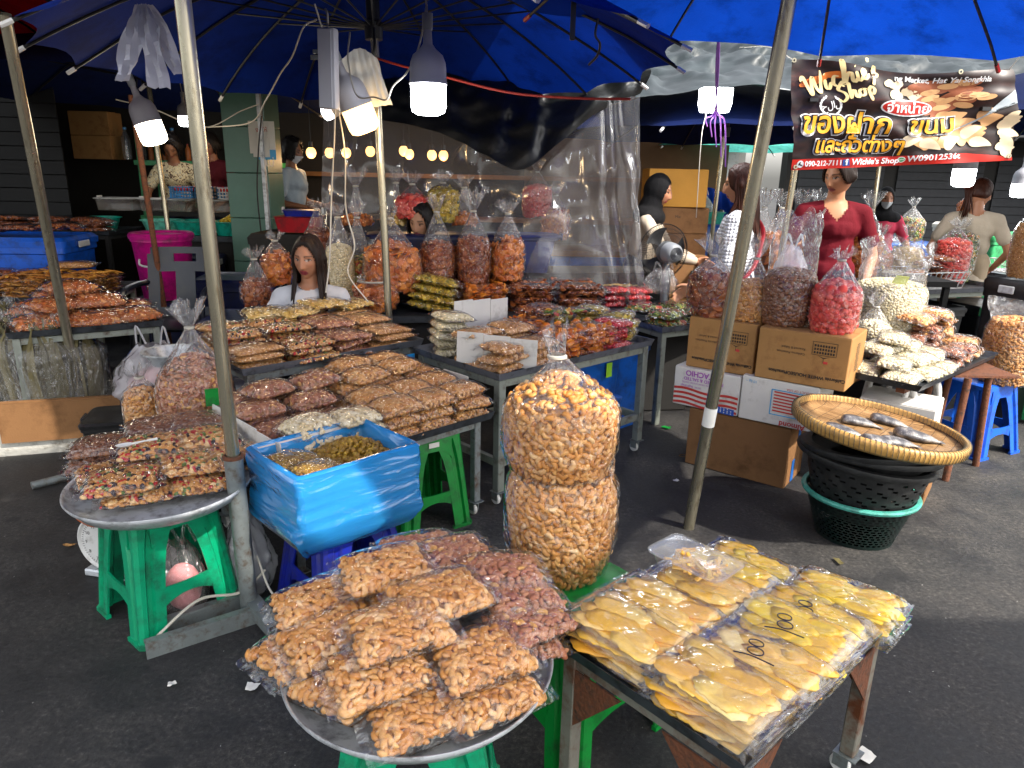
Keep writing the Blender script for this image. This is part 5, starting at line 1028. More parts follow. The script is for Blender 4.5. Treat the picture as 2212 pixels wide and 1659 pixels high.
def person(label, loc, rz, garments, skin='a8714f', sit=False, arms=((-.30, -.05, .92, -.28, -.20, .75), (.30, -.05, .92, .28, -.20, .75)), head=(0, 0, 0), hair=None, hairm='hair_black', gaze=(0, 0), k=1., lip=LIP, width=1., lean=0., hairlen=.30, sleeve='short', hem=.80, front_hair=1., mask=None, coarse=False, vneck=False):
    """garments: (top material, bottom material). arms: elbow xyz, wrist xyz for each arm, in body metres"""
    sk = np.array(hexc(skin)); root = thing('person', label, 'person', loc, rz); dz = -.42 if sit else 0.
    def Lz(p): p = V3(*p); p[1] -= lean * max(0, p[2] - .85 - dz); return p
    pel, ch, nk = Lz((0, 0, .88 + dz)), Lz((0, .0, 1.17 + dz)), Lz((0, .005, 1.325 + dz)); W = width
    hc = Lz((0, -.015, 1.462 + dz)); tors = [ell(pel, (.155 * W, .115, .12)), ell(Lz((0, 0, 1.02 + dz)), (.125 * W, .098, .14)), ell(ch, (.148 * W, .108, .15)), ell(Lz((0, -.01, 1.15 + dz)), (.13 * W, .118, .08)), capsule(Lz((0, .01, 1.285 + dz)), Lz((.14 * W, 0, 1.25 + dz)), .05, .047), capsule(Lz((0, .01, 1.285 + dz)), Lz((-.14 * W, 0, 1.25 + dz)), .05, .047)]
    neck = [capsule(Lz((0, .02, 1.26 + dz)), hc + V3(0, .012, -.06), .056, .050)]
    A = []; AS = []; hands = []
    for s, ar in zip((-1, 1), arms):
        sh_, el_, wr_ = Lz((s * .158 * W, 0, 1.245 + dz)), Lz((ar[0], ar[1], ar[2] + dz)), Lz((ar[3], ar[4], ar[5] + dz)); A += [capsule(sh_, el_, .047, .037), capsule(el_, wr_, .038, .026)]
        fr = .62 if sleeve == 'short' else 1.; AS += [capsule(sh_, sh_ + (el_ - sh_) * fr, .057, .060 if sleeve == 'short' else .052)]
        if sleeve == 'long': AS += [capsule(el_, el_ + (wr_ - el_) * .9, .052, .040)]
        d = wr_ - el_; hands += hand(wr_, d, -s if False else s * -1, palm_n=(-s, -.2, .2))
    legs = []; LG = []
    for s in (-1, 1):
        hip = pel + V3(s * .085, 0, -.03)
        if sit: kn, an = hip + V3(s * .06, -.40, .0), hip + V3(s * .05, -.40, -.40)
        else: kn, an = V3(s * .095, -.015, .46), V3(s * .09, .02, .075)
        legs += [capsule(hip, kn, .078, .052), capsule(kn, an, .053, .034), capsule(an, an + V3(s * .01, -.13, -.04), .036, .026)]; LG += [capsule(hip, kn, .098, .072), capsule(kn, an + V3(0, 0, .04), .074, .056)]
    vx = .014 if coarse else .011
    bv, bf = remesh(tors + neck + A + legs, vx); hv, hf = remesh(hands, .0058, 3, .5); fv, ff, fc = head_mesh(sk, lip, gaze=gaze, n=48 if coarse else 84, m=38 if coarse else 66)
    Hm = np.array((Matrix.Translation(Vector(hc)) @ Euler(head, 'XYZ').to_matrix().to_4x4()))
    mb = MB().add(bv, bf).add(hv, hf).add(fv, ff, M=Hm); bo = obj('body', mb, MAT['skin'], root, ang=None)
    ca = bo.data.color_attributes.new('Col', 'FLOAT_COLOR', 'POINT'); cc = np.ones((mb.n, 4)); cc[:, :3] = sk; cc[-len(fc):, :3] = fc; ca.data.foreach_set('color', cc.ravel())
    # clothes follow the body a little looser
    tp, bt = garments; g = .014
    gs = [ell(Lz((0, 0, hem + .08 + dz)), (.165 * W, .128, .13)), ell(Lz((0, 0, 1.02 + dz)), (.143 * W, .114, .17)), ell(ch, (.160 * W, .122, .15)), ell(Lz((0, -.012, 1.15 + dz)), (.142 * W, .132, .09)), capsule(Lz((0, .01, 1.280 + dz)), Lz((.145 * W, 0, 1.247 + dz)), .055, .058), capsule(Lz((0, .01, 1.280 + dz)), Lz((-.145 * W, 0, 1.247 + dz)), .055, .058)] + AS
    tv, tf = remesh(gs, vx, 5)
    fold = np.array([noise3((p[0] * 1.2, p[1] * 1.2, p[2] * .55), 11, len(label)) + .6 * noise3((p[0], p[1], p[2] * .8), 23, 4.) for p in tv]); ctr = np.array([0, 0, 1.]) ; rad_ = tv - np.stack([np.zeros(len(tv)), np.full(len(tv), 0.), tv[:, 2]], 1); rad_ /= np.linalg.norm(rad_, axis=1)[:, None] + 1e-6; tv = tv + rad_ * fold[:, None] * .010
    sc_ = tv.copy(); sc_[:, 1] += lean * np.maximum(0, sc_[:, 2] - .85 - dz); zt = sc_[:, 2] - dz; cut = (np.hypot(sc_[:, 0], sc_[:, 1] - .01) < .078) & (zt > 1.262) | (vneck & (sc_[:, 1] < 0) & (np.abs(sc_[:, 0]) < .075) & (zt > 1.185 + 1.25 * np.abs(sc_[:, 0])))
    tf = [q for q in tf if not all(cut[i] for i in q)]; obj('shirt', (tv, tf), MAT[tp], root, ang=None)
    lv, lf = remesh(LG + [ell(pel, (.168 * W, .128, .125))], .015, 5); obj('trousers', (lv, lf), MAT[bt], root, ang=None)
    def hloc(p): return (Hm @ np.append(V3(*p), 1))[:3]
    def cap_hair(line, vol=.012, back=-.05, nm='hair', mt=None, top=.0):
        kp = []; vv = []
        for q in fv:
            l = line + .020 - 20 * q[0] ** 2 - max(0, q[1] + .075) * .9 if q[1] < .02 else back; l = max(l, back)
            kp.append(q[2] > l); d = q / np.linalg.norm(q); vv.append(q * (1 + vol / .09 * min(1, max(0, (q[2] - l) / .02))) + V3(0, 0, top * max(0, q[2] / .11)))
        ff2 = [f for f in ff if all(kp[i] for i in f)]; us = sorted({i for f in ff2 for i in f}); mp = {a: b for b, a in enumerate(us)}
        return np.array([vv[i] for i in us]), [tuple(mp[i] for i in f) for f in ff2]
    rg = np.random.default_rng(len(label)); mh = MAT[hairm]
    if hair:
        hm = MB(); v, f = cap_hair(.060 if hair != 'hijab' else .045, {'bob': .024, 'curly': .03, 'bun': .022, 'tail': .016, 'long': .016}.get(hair, .012), -.045); 
        v = v * (1 + .03 * np.array([noise3(p * [1, 1, .3], 60, 4.) for p in v]))[:, None]
        if hair == 'curly': v = v * (1 + .10 * np.array([noise3(p, 40, 2.) for p in v]))[:, None]
        if hair != 'hijab': hm.add(v, f, M=Hm)
        if hair == 'long':
            for i in range(190):
                a = rg.uniform(.95, 2 * PI - .85) if front_hair else rg.uniform(1.2, 2 * PI - 1.2); x, y = math.sin(a), -math.cos(a); r_ = rg.uniform(.9, 1.03); st = hloc((x * .060 * r_, y * .070 * r_ + .006, rg.uniform(.05, .085))); m1 = hloc((x * .083 * r_, y * .098 * r_ + .004, .0)); m2 = hloc((x * .085 * r_, y * .094 * r_ + .012, -.09)); L_ = hairlen * rg.uniform(.82, 1.05)
                sw = 1.0 if y > -.2 else 1.05; e1 = m2 + V3(0, 0, -L_ * .45) + V3(x * .012, (-.04 if y < -.1 else .015), 0); e2 = m2 + V3(x * .02 + rg.normal(0, .006), (-.075 if y < -.1 else .03) + rg.normal(0, .006), -L_)
                hm.add(*tube(spline([st, m1, m2, e1, e2], 4), [.008] * 8 + list(np.linspace(.009, .0025, 9)), 5))
        if hair in ('tail', 'bun'):
            b0 = hloc((0, .10, .03))
            if hair == 'bun': hm.add(*ell(b0 + V3(0, .02, -.01), (.042, .035, .04)))
            else:
                for i in range(50): e = V3(rg.normal(0, .02), .05 + rg.normal(0, .015), -.26 * rg.uniform(.7, 1)); hm.add(*tube(spline([hloc((0, .085, .035)), b0 + V3(rg.normal(0, .012), .04, -.01), b0 + e * .55 + V3(0, .03, 0), b0 + e], 4), [.01] * 6 + list(np.linspace(.009, .002, 7)), 5))
        if hair == 'bob' or hair == 'curly':
            for i in range(120):
                a = rg.uniform(.9, 2 * PI - .9); x, y = math.sin(a), -math.cos(a); hm.add(*tube(spline([hloc((x * .07, y * .085, .05)), hloc((x * .092, y * .108, -.01)), hloc((x * .085 + rg.normal(0, .008), y * .100 + rg.normal(0, .008), -.07 + rg.normal(0, .01)))], 5), list(np.linspace(.011, .004, 11)), 5))
        if hair == 'hijab':
            w_ = [ell((0, .012, .008), (.093, .112, .130)), capsule((0, .02, -.05), (0, .03, -.16), .085, .10), ell((0, .02, -.20), (.20, .13, .09))]; v, f = remesh(w_, .009, 5); kp = [not (p[1] < -.02 and (p[0] / .060) ** 2 + ((p[2] + .010) / .088) ** 2 < 1) for p in v]; f = [q for q in f if all(kp[i] for i in q)]; hm = MB().add(v, f, M=Hm)
        obj('hijab' if hair == 'hijab' else 'hair', hm, MAT['hijab'] if hair == 'hijab' else mh, root, ang=None)
    if mask:
        v, f = cap_hair(0, .004, 0); kp = [(p[1] < -.02 and -.105 < p[2] < -.022 + .0 * p[0]) for p in fv]; ff2 = [q for q in ff if all(kp[i] for i in q)]; us = sorted({i for q in ff2 for i in q}); mp = {a: b for b, a in enumerate(us)}
        obj('face_mask', MB().add([fv[i] * [1.06, 1.07, 1.02] for i in us], [tuple(mp[i] for i in q) for q in ff2], M=Hm), MAT[mask], root, ang=None)
    if k != 1: root.scale = (k, k, k)
    root['_h'] = [float(x) for x in hc]; return root, hloc, Lz
# seated woman behind the nut table
wl = PY(668, 562, 3.98); SW, hl, lz = person('young seated woman with long dark hair and white tee looking sideways', (wl[0], wl[1], wl[2] - (1.462 - .42) + .012), R(6), ('tee_white', 'trousers'), 'a9765a', sit=True, head=(R(4), R(2), R(-14)), hair='long', hairm='hair_dark', gaze=(.55, .1), lip=(.26, .035, .05), hairlen=.27,
    arms=((-.27, -.10, 1.0, -.33, -.30, .98), (.25, -.06, .96, .12, -.26, .88)))
obj('earring', ell(hl((.073, .01, -.045)), (.004, .004, .006), 8, 6), MAT['brass_steel'], SW); obj('necklace', tube([lz((.066 * math.sin(a), -.052 * math.cos(a) - .012, .885 - .022 * math.cos(a) ** 3)) for a in np.linspace(-2, 2, 20)], .0022, 5), MAT['brass_steel'], SW)
obj('shirt_print', MB().add(*ell(lz((.172, -.062, 1.20 - .42)), (.03, .012, .012), 12, 8)), MAT['ink_red'], SW)
ph_ = thing('phone', 'dark phone held in the seated woman\'s hand', 'phone', np.array(SW.location) + V3(-.36, -.42, .60), rot=(.9, 0, -.3)); obj('case', MB().add(*box(.072, .008, .15, bev=.003)), MAT['black_plastic'], ph_)
stool('navy stool under the seated woman', np.array(SW.location) * [1, 1, 0] + V3(0, .06, 0), 0, 'navy', h=max(.3, .80 - .42 + float(SW.location.z) - .02))
# woman in the dark red top behind the cartons
rw = PY(1812, 384, 4.95); RW, hl, lz = person('woman in a dark red V-neck top standing behind the sacks, looking down sideways', (rw[0], rw[1], 0), R(-12), ('shirt_red', 'trousers'), 'b07c5c', head=(R(10), R(0), R(-46)), hair='bun', hairm='hair_dark', vneck=True, k=rw[2] / 1.455, width=1.08, arms=((-.26, .0, 1.0, -.22, -.16, .86), (.27, .03, .98, .20, -.12, .76)), lip=(.25, .07, .07))
# woman with brown hair seen from behind
bw = PY(1606, 400, 4.75); BW, hl, lz = person('woman with long brown hair in a bubbly white knit, turned away, red bag strap', (bw[0], bw[1], 0), R(-118), ('quilt', 'trousers'), 'b58466', head=(R(4), 0, R(4)), hair='long', hairm='hair_brown', k=bw[2] / 1.462, hairlen=.26, front_hair=0, sleeve='long', arms=((-.28, .02, .99, -.24, -.2, .84), (.28, .02, .99, .24, -.2, .84)))
obj('bag_strap', tube(spline([lz((-.13, -.02, 1.33)), lz((-.06, .135, 1.2)), lz((.08, .14, 1.0)), lz((.19, .06, .85))], 8), .014, 6), MAT['red_plastic'], BW)
# woman in a black headscarf
kw = PY(1388, 418, 5.7); person('woman in a black headscarf and beige blouse bending over behind the clear sheet', (kw[0], kw[1], 0), R(70), ('shirt_beige', 'trousers'), 'a9765a', hair='hijab', k=kw[2] / 1.44, lean=.18, sleeve='long', hem=.72, arms=((-.24, -.22, 1.0, -.10, -.45, .95), (.24, -.20, 1.0, .14, -.42, .93)), head=(R(12), 0, 0), coarse=True)
# face between the tied bags
pw = PY(912, 478, 5.0); person('dark haired woman seen only as a face lowered between tied snack bags', (pw[0], pw[1], pw[2] - (1.462 - .42) + .0), R(-8), ('shirt_maroon', 'trousers'), 'b08468', sit=True, head=(R(14), R(4), R(-12)), hair='bob', gaze=(0, -.8), lip=(.24, .06, .07), coarse=True)
# shop hands at the left
fw = PY(377, 325, 7.75); person('older woman in a floral cream blouse, head bent over the shop crates', (fw[0], fw[1], fw[2] - 1.43), R(12), ('floral', 'trousers'), '7d5238', head=(R(38), 0, 0), hair='curly', lean=.18, arms=((-.27, -.12, 1.0, -.20, -.36, .92), (.27, -.12, 1.0, .18, -.36, .92)), coarse=True)
dw = PY(456, 315, 8.0); person('woman in a dark maroon shirt with a neck pendant, working in the dim shop', (dw[0], dw[1], dw[2] - 1.455), R(-8), ('shirt_maroon', 'trousers'), '8f6046', head=(R(24), 0, R(-5)), hair='bob', arms=((-.26, -.06, 1.0, -.2, -.3, .86), (.26, -.06, 1.0, .2, -.3, .86)), coarse=True)
tw = PY(628, 328, 7.4); person('masked woman in a loose grey tee beside the tiled column', (tw[0], tw[1], tw[2] - 1.462), R(80), ('tee_grey', 'trousers'), '7d5238', head=(R(8), 0, 0), hair='curly', width=1.12, hem=.72, mask='mask_white', arms=((-.26, .02, .98, -.22, -.24, .94), (.26, .02, .98, .22, -.24, .94)), coarse=True)
ew = PY(2116, 418, 6.4); ewp, hl, lz = person('woman in a loose cream tunic with her ponytail in a red tie', (ew[0], ew[1], ew[2] - 1.462), R(150), ('shirt_beige', 'skirt'), 'a9765a', head=(R(8), 0, R(-60)), hair='tail', hairm='hair_brown', width=1.1, hem=.62, arms=((-.30, .03, .98, -.20, -.16, .80), (.30, .03, .98, .2, -.16, .8)), coarse=True)
obj('hair_tie', lathe([(.02, -.014), (.036, -.008), (.038, .006), (.02, .014)], 14), MAT['ink_red'], ewp, loc=hl((0, .11, .035)))
cw = PY(1913, 430, 8.2); person('masked woman in a brown headscarf and pink top far behind the dark red top', (cw[0], cw[1], cw[2] - 1.462), R(-10), ('pink_tee', 'trousers'), 'a9765a', hair='hijab', mask='mask_white', coarse=True)
# ================================================================ cartons
FD = V3(.8, -.6, 0); GD = V3(.6, .8, 0); CZ = math.atan2(-.6, .8); CO = V3(.985, 3.735, 0)
def carton(label, a, b, z, W, D, H, m, turn=0., tape=None, open_=False):
    p = CO + FD * a + GD * b + V3(0, 0, z); t = thing('carton', label, 'carton', p, CZ + turn)
    wv, wf = box(W, D, H, (W / 2, D / 2, H / 2), bev=.004); wv = np.array(wv); wv[:, 2] += .003 * np.sin(wv[:, 0] * 20)
    bv = MB(); fn = lambda s, q, e: None
    bv.add(wv, wf); obj('walls', bv, MAT[m], t, smooth=False)
    obj('flap', MB().add(*box(W - .006, D / 2 - .004, .003, (W / 2, D / 4, H + .0018))).add(*box(W - .006, D / 2 - .004, .003, (W / 2, D * .75, H + .0019))), MAT[m], t, smooth=False)
    if tape: obj('tape', MB().add(*box(.05, .002, H * .28, (W + .0, 0, 0)), M=T((.002, D * .5, H * .18), rz=PI / 2) @ T((-0, -W - 0, H * .1))).add(*box(W, .05, .0012, (W / 2, D / 2, H + .0042))), MAT[tape], t, smooth=False)
    return t
def front(t, s, size, x, z, m='ink', flip=True, face='front', bold=0., W=0., D=0., sp=1., al='CENTER', shear=0.):
    v, f = text(s, size, bold, shear, al, sp)
    if face == 'front': X, Zv, o = V3(1, 0, 0), V3(0, 0, 1), V3(x, -.0025, z)
    else: X, Zv, o = V3(0, 1, 0), V3(0, 0, 1), V3(W + .0025, x, z)
    if flip: X, Zv = -X, -Zv
    return obj('print', MB().add(v, f, M=frameM(o, X, Zv, np.cross(X, Zv))), MAT[m], t, smooth=False)
big = carton('big plain brown carton on the asphalt under the white and tan cartons', 0, 0, .002, .55, .30, .325, 'card_dark', tape=None)
[obj('tape', box(.002, .045, q, p), MAT['tape_blue'], big, smooth=False) for q, p in ((.10, (.552, .17, .265)), (.12, (.552, .12, .065)))]
c1 = carton('white carton with waving flag stripes and purple print, left on the big carton', -.105, .0, .335, .372, .29, .215, 'card_white', turn=-.02)
front(c1, 'PISTACHIO', .052, .20, .160 - .03, 'ink_purple', bold=.0015); front(c1, 'ROASTED & SALTED', .026, .20, .165, 'ink_purple'); front(c1, 'RAW MATERIAL FROM UNITED STATES.', .0135, .20, .190, 'ink_purple'); front(c1, 'N.W. 5kgX2bags', .018, .20, .2065, 'ink')
for o in [q for q in c1.children if q.name.startswith('print')]: o.location.z += .0
def wave_strip(z0, hgt, x0, x1, n=24, amp=.006):
    v = []; f = []
    for i in range(n + 1): x = x0 + (x1 - x0) * i / n; w_ = amp * math.sin(i / n * 9); v += [(x, -.0024, z0 + w_), (x, -.0024, z0 + hgt + w_)]
    for i in range(n): f.append((2 * i, 2 * i + 2, 2 * i + 3, 2 * i + 1))
    return v, f
# the print is upside down: lettering above, stripes below
for o in list(c1.children):
    if o.name.startswith('print'): bpy.data.objects.remove(o)
front(c1, 'N.W. 5kgX2bags', .017, .10, .116, 'ink_purple'); front(c1, 'RAW MATERIAL FROM UNITED STATES.', .013, .16, .137, 'ink_purple'); front(c1, 'ROASTED & SALTED', .025, .17, .158, 'ink_purple', bold=.0005); front(c1, 'PISTACHIO', .042, .17, .190, 'ink_purple', bold=.0012)
sm = MB(); [sm.add(*wave_strip(.008 + .027 * k, .0135, .004, .368)) for k in range(4)]; obj('flag_stripes', sm, MAT['ink_red'], c1, smooth=False)
bl = obj('flag_canton', MB().add([(.25, -.0028, .003), (.355, -.0028, .001), (.355, -.0028, .035), (.25, -.0028, .037)], [(0, 1, 2, 3)]), MAT['ink_blue'], c1, smooth=False)
def star(x, z, r, y=-.0032): return [(x + (r if k % 2 == 0 else r * .42) * math.sin(k * PI / 5), y, z + (r if k % 2 == 0 else r * .42) * math.cos(k * PI / 5)) for k in range(10)], [tuple(range(10))]
sm = MB(); [sm.add(*star(.262 + .019 * (k % 5), .010 + .010 * (k // 5) + .002 * (k % 2), .005)) for k in range(14)]; obj('flag_stars', sm, MAT['tape_white'], c1, smooth=False)
c2 = carton('white carton with a framed flag and red almond lettering, right on the big carton', .275, -.01, .336, .385, .30, .232, 'card_white')
front(c2, 'Almond', .040, .275, .018, 'ink_red', bold=.001); front(c2, 'PRODUCT OF USA', .017, .30, .200, 'ink_red'); front(c2, '10 kg ~', .020, .05, .210, 'ink_sky', shear=.2); front(c2, 'Almond', .026, .20, .15, 'ink_red', face='side', W=.385, bold=.0008)
sm = MB(); [sm.add([(.17, -.0026, .075 + .0165 * k), (.355, -.0026, .072 + .0165 * k), (.355, -.0026, .080 + .0165 * k), (.17, -.0026, .083 + .0165 * k)], [(0, 1, 2, 3)]) for k in range(7)]; obj('flag_stripes', sm, MAT['ink_red'], c2, smooth=False)
sm = MB().add(*box(.21, .001, .005, (.262, -.002, .188))).add(*box(.21, .001, .005, (.262, -.002, .058))).add(*box(.005, .001, .13, (.158, -.002, .123))).add(*box(.005, .001, .13, (.367, -.002, .123))).add(*box(.072, .001, .004, (.33, -.0032, .108))).add(*box(.004, .001, .05, (.294, -.0032, .083))); obj('flag_frame', sm, MAT['ink_sky'], c2, smooth=False)
obj('flag_canton', box(.066, .0012, .044, (.331, -.0034, .084)), MAT['paper'], c2, smooth=False); sm = MB(); [sm.add(*star(.304 + .009 * (k % 7), .068 + .008 * (k // 7), .0028, -.0046)) for k in range(35)]; obj('flag_stars', sm, MAT['ink_sky'], c2, smooth=False)
def house(t, x, z, s=1.):
    sm = MB()
    for i in range(8):
        for j in range(3): sm.add(*box(.007 * s, .001, .011 * s, (x + (i - 3.5) * .0125 * s, -.0023, z + j * .017 * s)))
    sm.add(*box(.112 * s, .001, .002, (x, -.0023, z - .012 * s))).add(*box(.118 * s, .001, .002, (x, -.0023, z + .052 * s))).add(*box(.0018, .001, .06 * s, (x - .056 * s, -.0023, z + .02 * s))).add(*box(.0018, .001, .06 * s, (x + .056 * s, -.0023, z + .02 * s)))
    sm.add([(x - .03 * s, -.0023, z - .014 * s), (x, -.0023, z - .028 * s), (x + .03 * s, -.0023, z - .014 * s), (x, -.0023, z - .023 * s)], [(0, 1, 2, 3)]).add(*box(.0016, .001, .022 * s, (x, -.0023, z - .038 * s)))
    obj('house_emblem', sm, MAT['ink'], t, smooth=False); obj('flag_emblem', MB().add(*box(.02 * s, .001, .012 * s, (x + .011 * s, -.0023, z - .046 * s))), MAT['ink_red'], t, smooth=False)
c3 = carton('tan pistachio carton with upside down print, left, under the crinkled crisp sack', -.055, .02, .556, .365, .27, .272, 'card', turn=.02)
c4 = carton('tan pistachio carton with upside down print, right, under the chocolate ball sack', .335, -.015, .574, .435, .32, .258, 'card')
for c, x in ((c3, .195), (c4, .25)):
    front(c, 'California WHITE HOUSE®Pistachios', .0235 if c is c4 else .021, x - .0, .052, bold=.0007); front(c, 'California Pistachios', .0165, x - .085, .155); front(c, 'Roasted & Salted', .0165, x - .075, .180); house(c, x + .07, .175)
sm = MB(); [sm.add(*box(.001, .07 if k % 3 else .05, .004, (.4368, .16, .08 + .011 * k))) for k in range(13)]; obj('fine_print', sm, MAT['ink'], c4, smooth=False)
c5 = carton('white carton with dark icons half hidden under the right hand tray table', .80, .22, .28, .34, .28, .22, 'card_white'); sm = MB(); [sm.add(*box(.04, .001, .04, (.06 + .055 * k, -.002, .15))) for k in range(4)]; obj('print', sm, MAT['ink_blue'], c5, smooth=False)
carton('brown carton on the asphalt beneath the white carton with dark icons', .80, .22, .002, .36, .30, .275, 'card_dark')
# ================================================================ sacks on the cartons
ctop = lambda a, b, z: CO + FD * a + GD * b + V3(0, 0, z)
GS = 'sacks on the cartons'
tied_bag('snack_sack', 'tied clear sack of crinkled brown crisps standing left on the tan carton', 'sack', ctop(.0, .13, .832), 'snack', .12, .225, .32, .41, GS, seed=41, contents='crisps', flare=.07)
tied_bag('nut_sack', 'tied sack of mixed nuts half hidden by the leaning pole', 'sack', ctop(.225, .15, .832), 'cashew_small', .10, .19, .32, .42, GS, seed=42, contents='cashews', flare=.05)
open_bag('chocolate_sack', 'tall open clear sack of brown chocolate balls on the tan carton', 'sack', ctop(.405, .155, .836), 'choc', .130, .255, .555, GS, seed=43, contents='chocolate_balls', flare=-.01)
tied_bag('berry_sack', 'tied clear sack of salmon pink dried berries on the tan carton', 'sack', ctop(.64, .13, .836), 'berry', .116, .215, .345, .39, GS, seed=44, contents='dried_berries', flare=.035, topd=.04)
ps = PY(1905, 722, 4.12); crt = lid_bin('black crate standing behind the pistachio sack table', (ps[0], ps[1], 0), .5, .5, .42, max(.3, ps[2] - .01), 'black_plastic')
open_bag('pistachio_sack', 'wide open sack of pale pistachios, slack film standing in creases, behind the tray', 'sack', ps, 'pistachio', .20, .30, .55, GS, seed=45, contents='pistachios', flare=.0)
ls = obj('lime_card', box(.09, .003, .05, bev=.001), mat('old_lime', '9aa34a', .7), loc=ps + V3(-.02, -.14, .34), rot=(.4, .1, .2), smooth=False); tag(ls, 'small green card lying on the open pistachio sack', 'price card')
# ================================================================ right hand tray table
RT = thing('tray_table', 'dark shallow tray of pistachio and nut bags propped on stools at the right', 'tray', (2.175, 3.715, 0), R(41)); tray_rect(RT, 1.06, .42, .600, .035, 'dark_tray', flare=.02)
obj('underframe', MB().add(*box(1.0, .04, .03, (0, -.12, .584))).add(*box(1.0, .04, .03, (0, .12, .584))), MAT['rust'], RT, smooth=False)
GR = 'nut bags on the right tray'; Wr = 'on the right tray'
p2 = pillow('pistachio', .098, .078, .030, 4, contents='pistachios'); a2 = pillow('almond', .095, .075, .028, 2, contents='almonds'); k2 = pillow('skin', .10, .08, .028, 2, contents='cashews'); w2 = pillow('cashew', .105, .085, .033, 3, contents='cashews')
for i, (x, y, z, rz, lab) in enumerate([(-.44, -.10, .63, .1, 'pistachio bag at the left front corner of the right tray'), (-.25, -.13, .63, -.1, 'pistachio bag second along the front lip of the right tray'), (-.05, -.13, .63, .15, 'pistachio bag third along the front lip of the right tray'), (-.42, .09, .63, .2, 'pistachio bag low at the left back of the right tray'), (-.20, .06, .635, 0, 'pistachio bag buried at the bottom middle of the right tray'),
   (-.38, -.03, .678, .3, 'pistachio bag in the second layer at the left of the right tray'), (-.20, -.06, .682, -.15, 'pistachio bag in the second layer above the front lip'), (-.03, -.06, .682, .25, 'pistachio bag in the second layer beside the almond bags'), (-.30, .08, .722, -.1, 'pistachio bag in the third layer at the left'), (-.13, .03, .728, .2, 'pistachio bag in the third layer at the right'), (-.22, .05, .768, .35, 'topmost pistachio bag crowning the pile on the right tray')]):
    p2(pt_on(RT, x, y, z), R(41) + rz, lab, GR, 'bag of nuts', 'pistachio_bag', rx=.10, ry=-.04)
stacks(a2, RT, [.12], [-.10, .07], [2, 3], .628, .045, .3, 'chocolate coated almond bag', Wr, GR, 'almond_bag', 51); stacks(k2, RT, [.28], [-.10, .07], [2, 4], .628, .044, .2, 'skin-on cashew bag', Wr, GR, 'cashew_bag', 52); stacks(w2, RT, [.435], [-.08, .09], [2, 4], .63, .05, .2, 'big cashew bag at the right end', '', GR, 'cashew_bag', 53)
for k, (x, y, z, lab) in enumerate([(.20, .10, .815, 'plump cashew bag on the top of the right tray, nearest the pistachio sack'), (.36, .06, .83, 'plump cashew bag on the top of the right tray, nearest the tall open cashew sack')]): w2(pt_on(RT, x, y, z), R(41) + .3 * k, lab, GR, 'bag of nuts', 'cashew_bag', rx=.12)
tb_ = pt_on(RT, -.12, .22, .75); tied_bag('pistachio_sack', 'small tied pistachio bag with a knotted neck behind the pile on the right tray', 'sack', pt_on(RT, -.05, .235, .62), 'pistachio', .10, .17, .27, .33, GR, seed=55, contents='pistachios', flare=.03)
ob = V3(2.90, 4.05, .43); open_bag('cashew_sack', 'tall open sack of roasted cashews with folded rim at the right', 'sack', ob, 'cashew_small', .145, .36, .47, GR, seed=56, contents='cashews', flare=.02)
# stools under the tray
def tube_stool(label, loc, rz, h, w, m, r=.0145, foot='rubber'):
    t = thing('metal_stool', label, 'stool', loc, rz); a = w / 2
    for k in range(2):
        Mk = T(rz=k * PI / 2); pth = spline([(-a * 1.35, -a * (.75 if k else .8), 0), (-a * 1.1, -a * .78, h * .7), (-a * .95, -a * .78, h * .94), (-a * .6, -a * .78, h - r - .002 * k), (a * .6, -a * .78, h - r - .002 * k), (a * .95, -a * .78, h * .94), (a * 1.1, -a * .78, h * .7), (a * 1.35, -a * .8, 0)], 6)
        for s in (0, 1): obj('leg_loop', MB().add(*tube(pth, r, 10), M=Mk @ T(rz=s * PI, loc=(0, 0, -.004 * s))), MAT[m], t)
    obj('seat', lathe([(0, h - .012), (a, h - .012), (a * 1.05, h - .004), (a, h), (0, h)], 28), MAT[m], t)
    return t
tube_stool('white taped tube stool with bent legs under the left end of the right tray', (2.06, 3.60, 0), .5, .574, .26, 'white_plastic')
ls_ = thing('pipe_trestle', 'rusty pipe trestle under the right end of the right tray', 'trestle', (2.50, 3.76, 0))
for (dx, dy) in ((-.14, -.20), (.16, .02), (.0, .20), (-.22, .05)): obj('leg', tube([(dx, dy, 0), (dx * .75, dy * .8, .566)], .0185, 12), MAT['rust'], ls_)
obj('top', MB().add(*box(.34, .30, .012, (0, 0, .572))), MAT['rust'], ls_, smooth=False)
stool('bright blue plastic stool behind the pipe trestle', (2.80, 4.10, 0), R(25), 'blue_plastic', foot=.40, h=.428); stool('bright blue plastic stool farther behind the white taped stool', (2.28, 4.38, 0), R(20), 'blue_plastic', foot=.38, h=.45)
gb = thing('wheelie_bin', 'green wheeled bin with white handles at the right edge', 'bin', (3.62, 4.75, 0), .4)
obj('body', rings([rrect(.22, .2, .03, .02), rrect(.29, .27, .03, .66), rrect(.31, .29, .03, .665), rrect(.31, .29, .03, .72)]), MAT['bin_green'], gb, ang=35); [obj('handle', tube(spline([(s * .1 - .05, -.30, .70), (s * .1, -.34, .66), (s * .1 + .05, -.30, .70)], 5), .012, 8), MAT['white_plastic'], gb) for s in (-1, 1)]
obj('inside', rings([rrect(.27, .25, .03, .70), rrect(.28, .26, .03, .721)]), MAT['rubber'], gb)
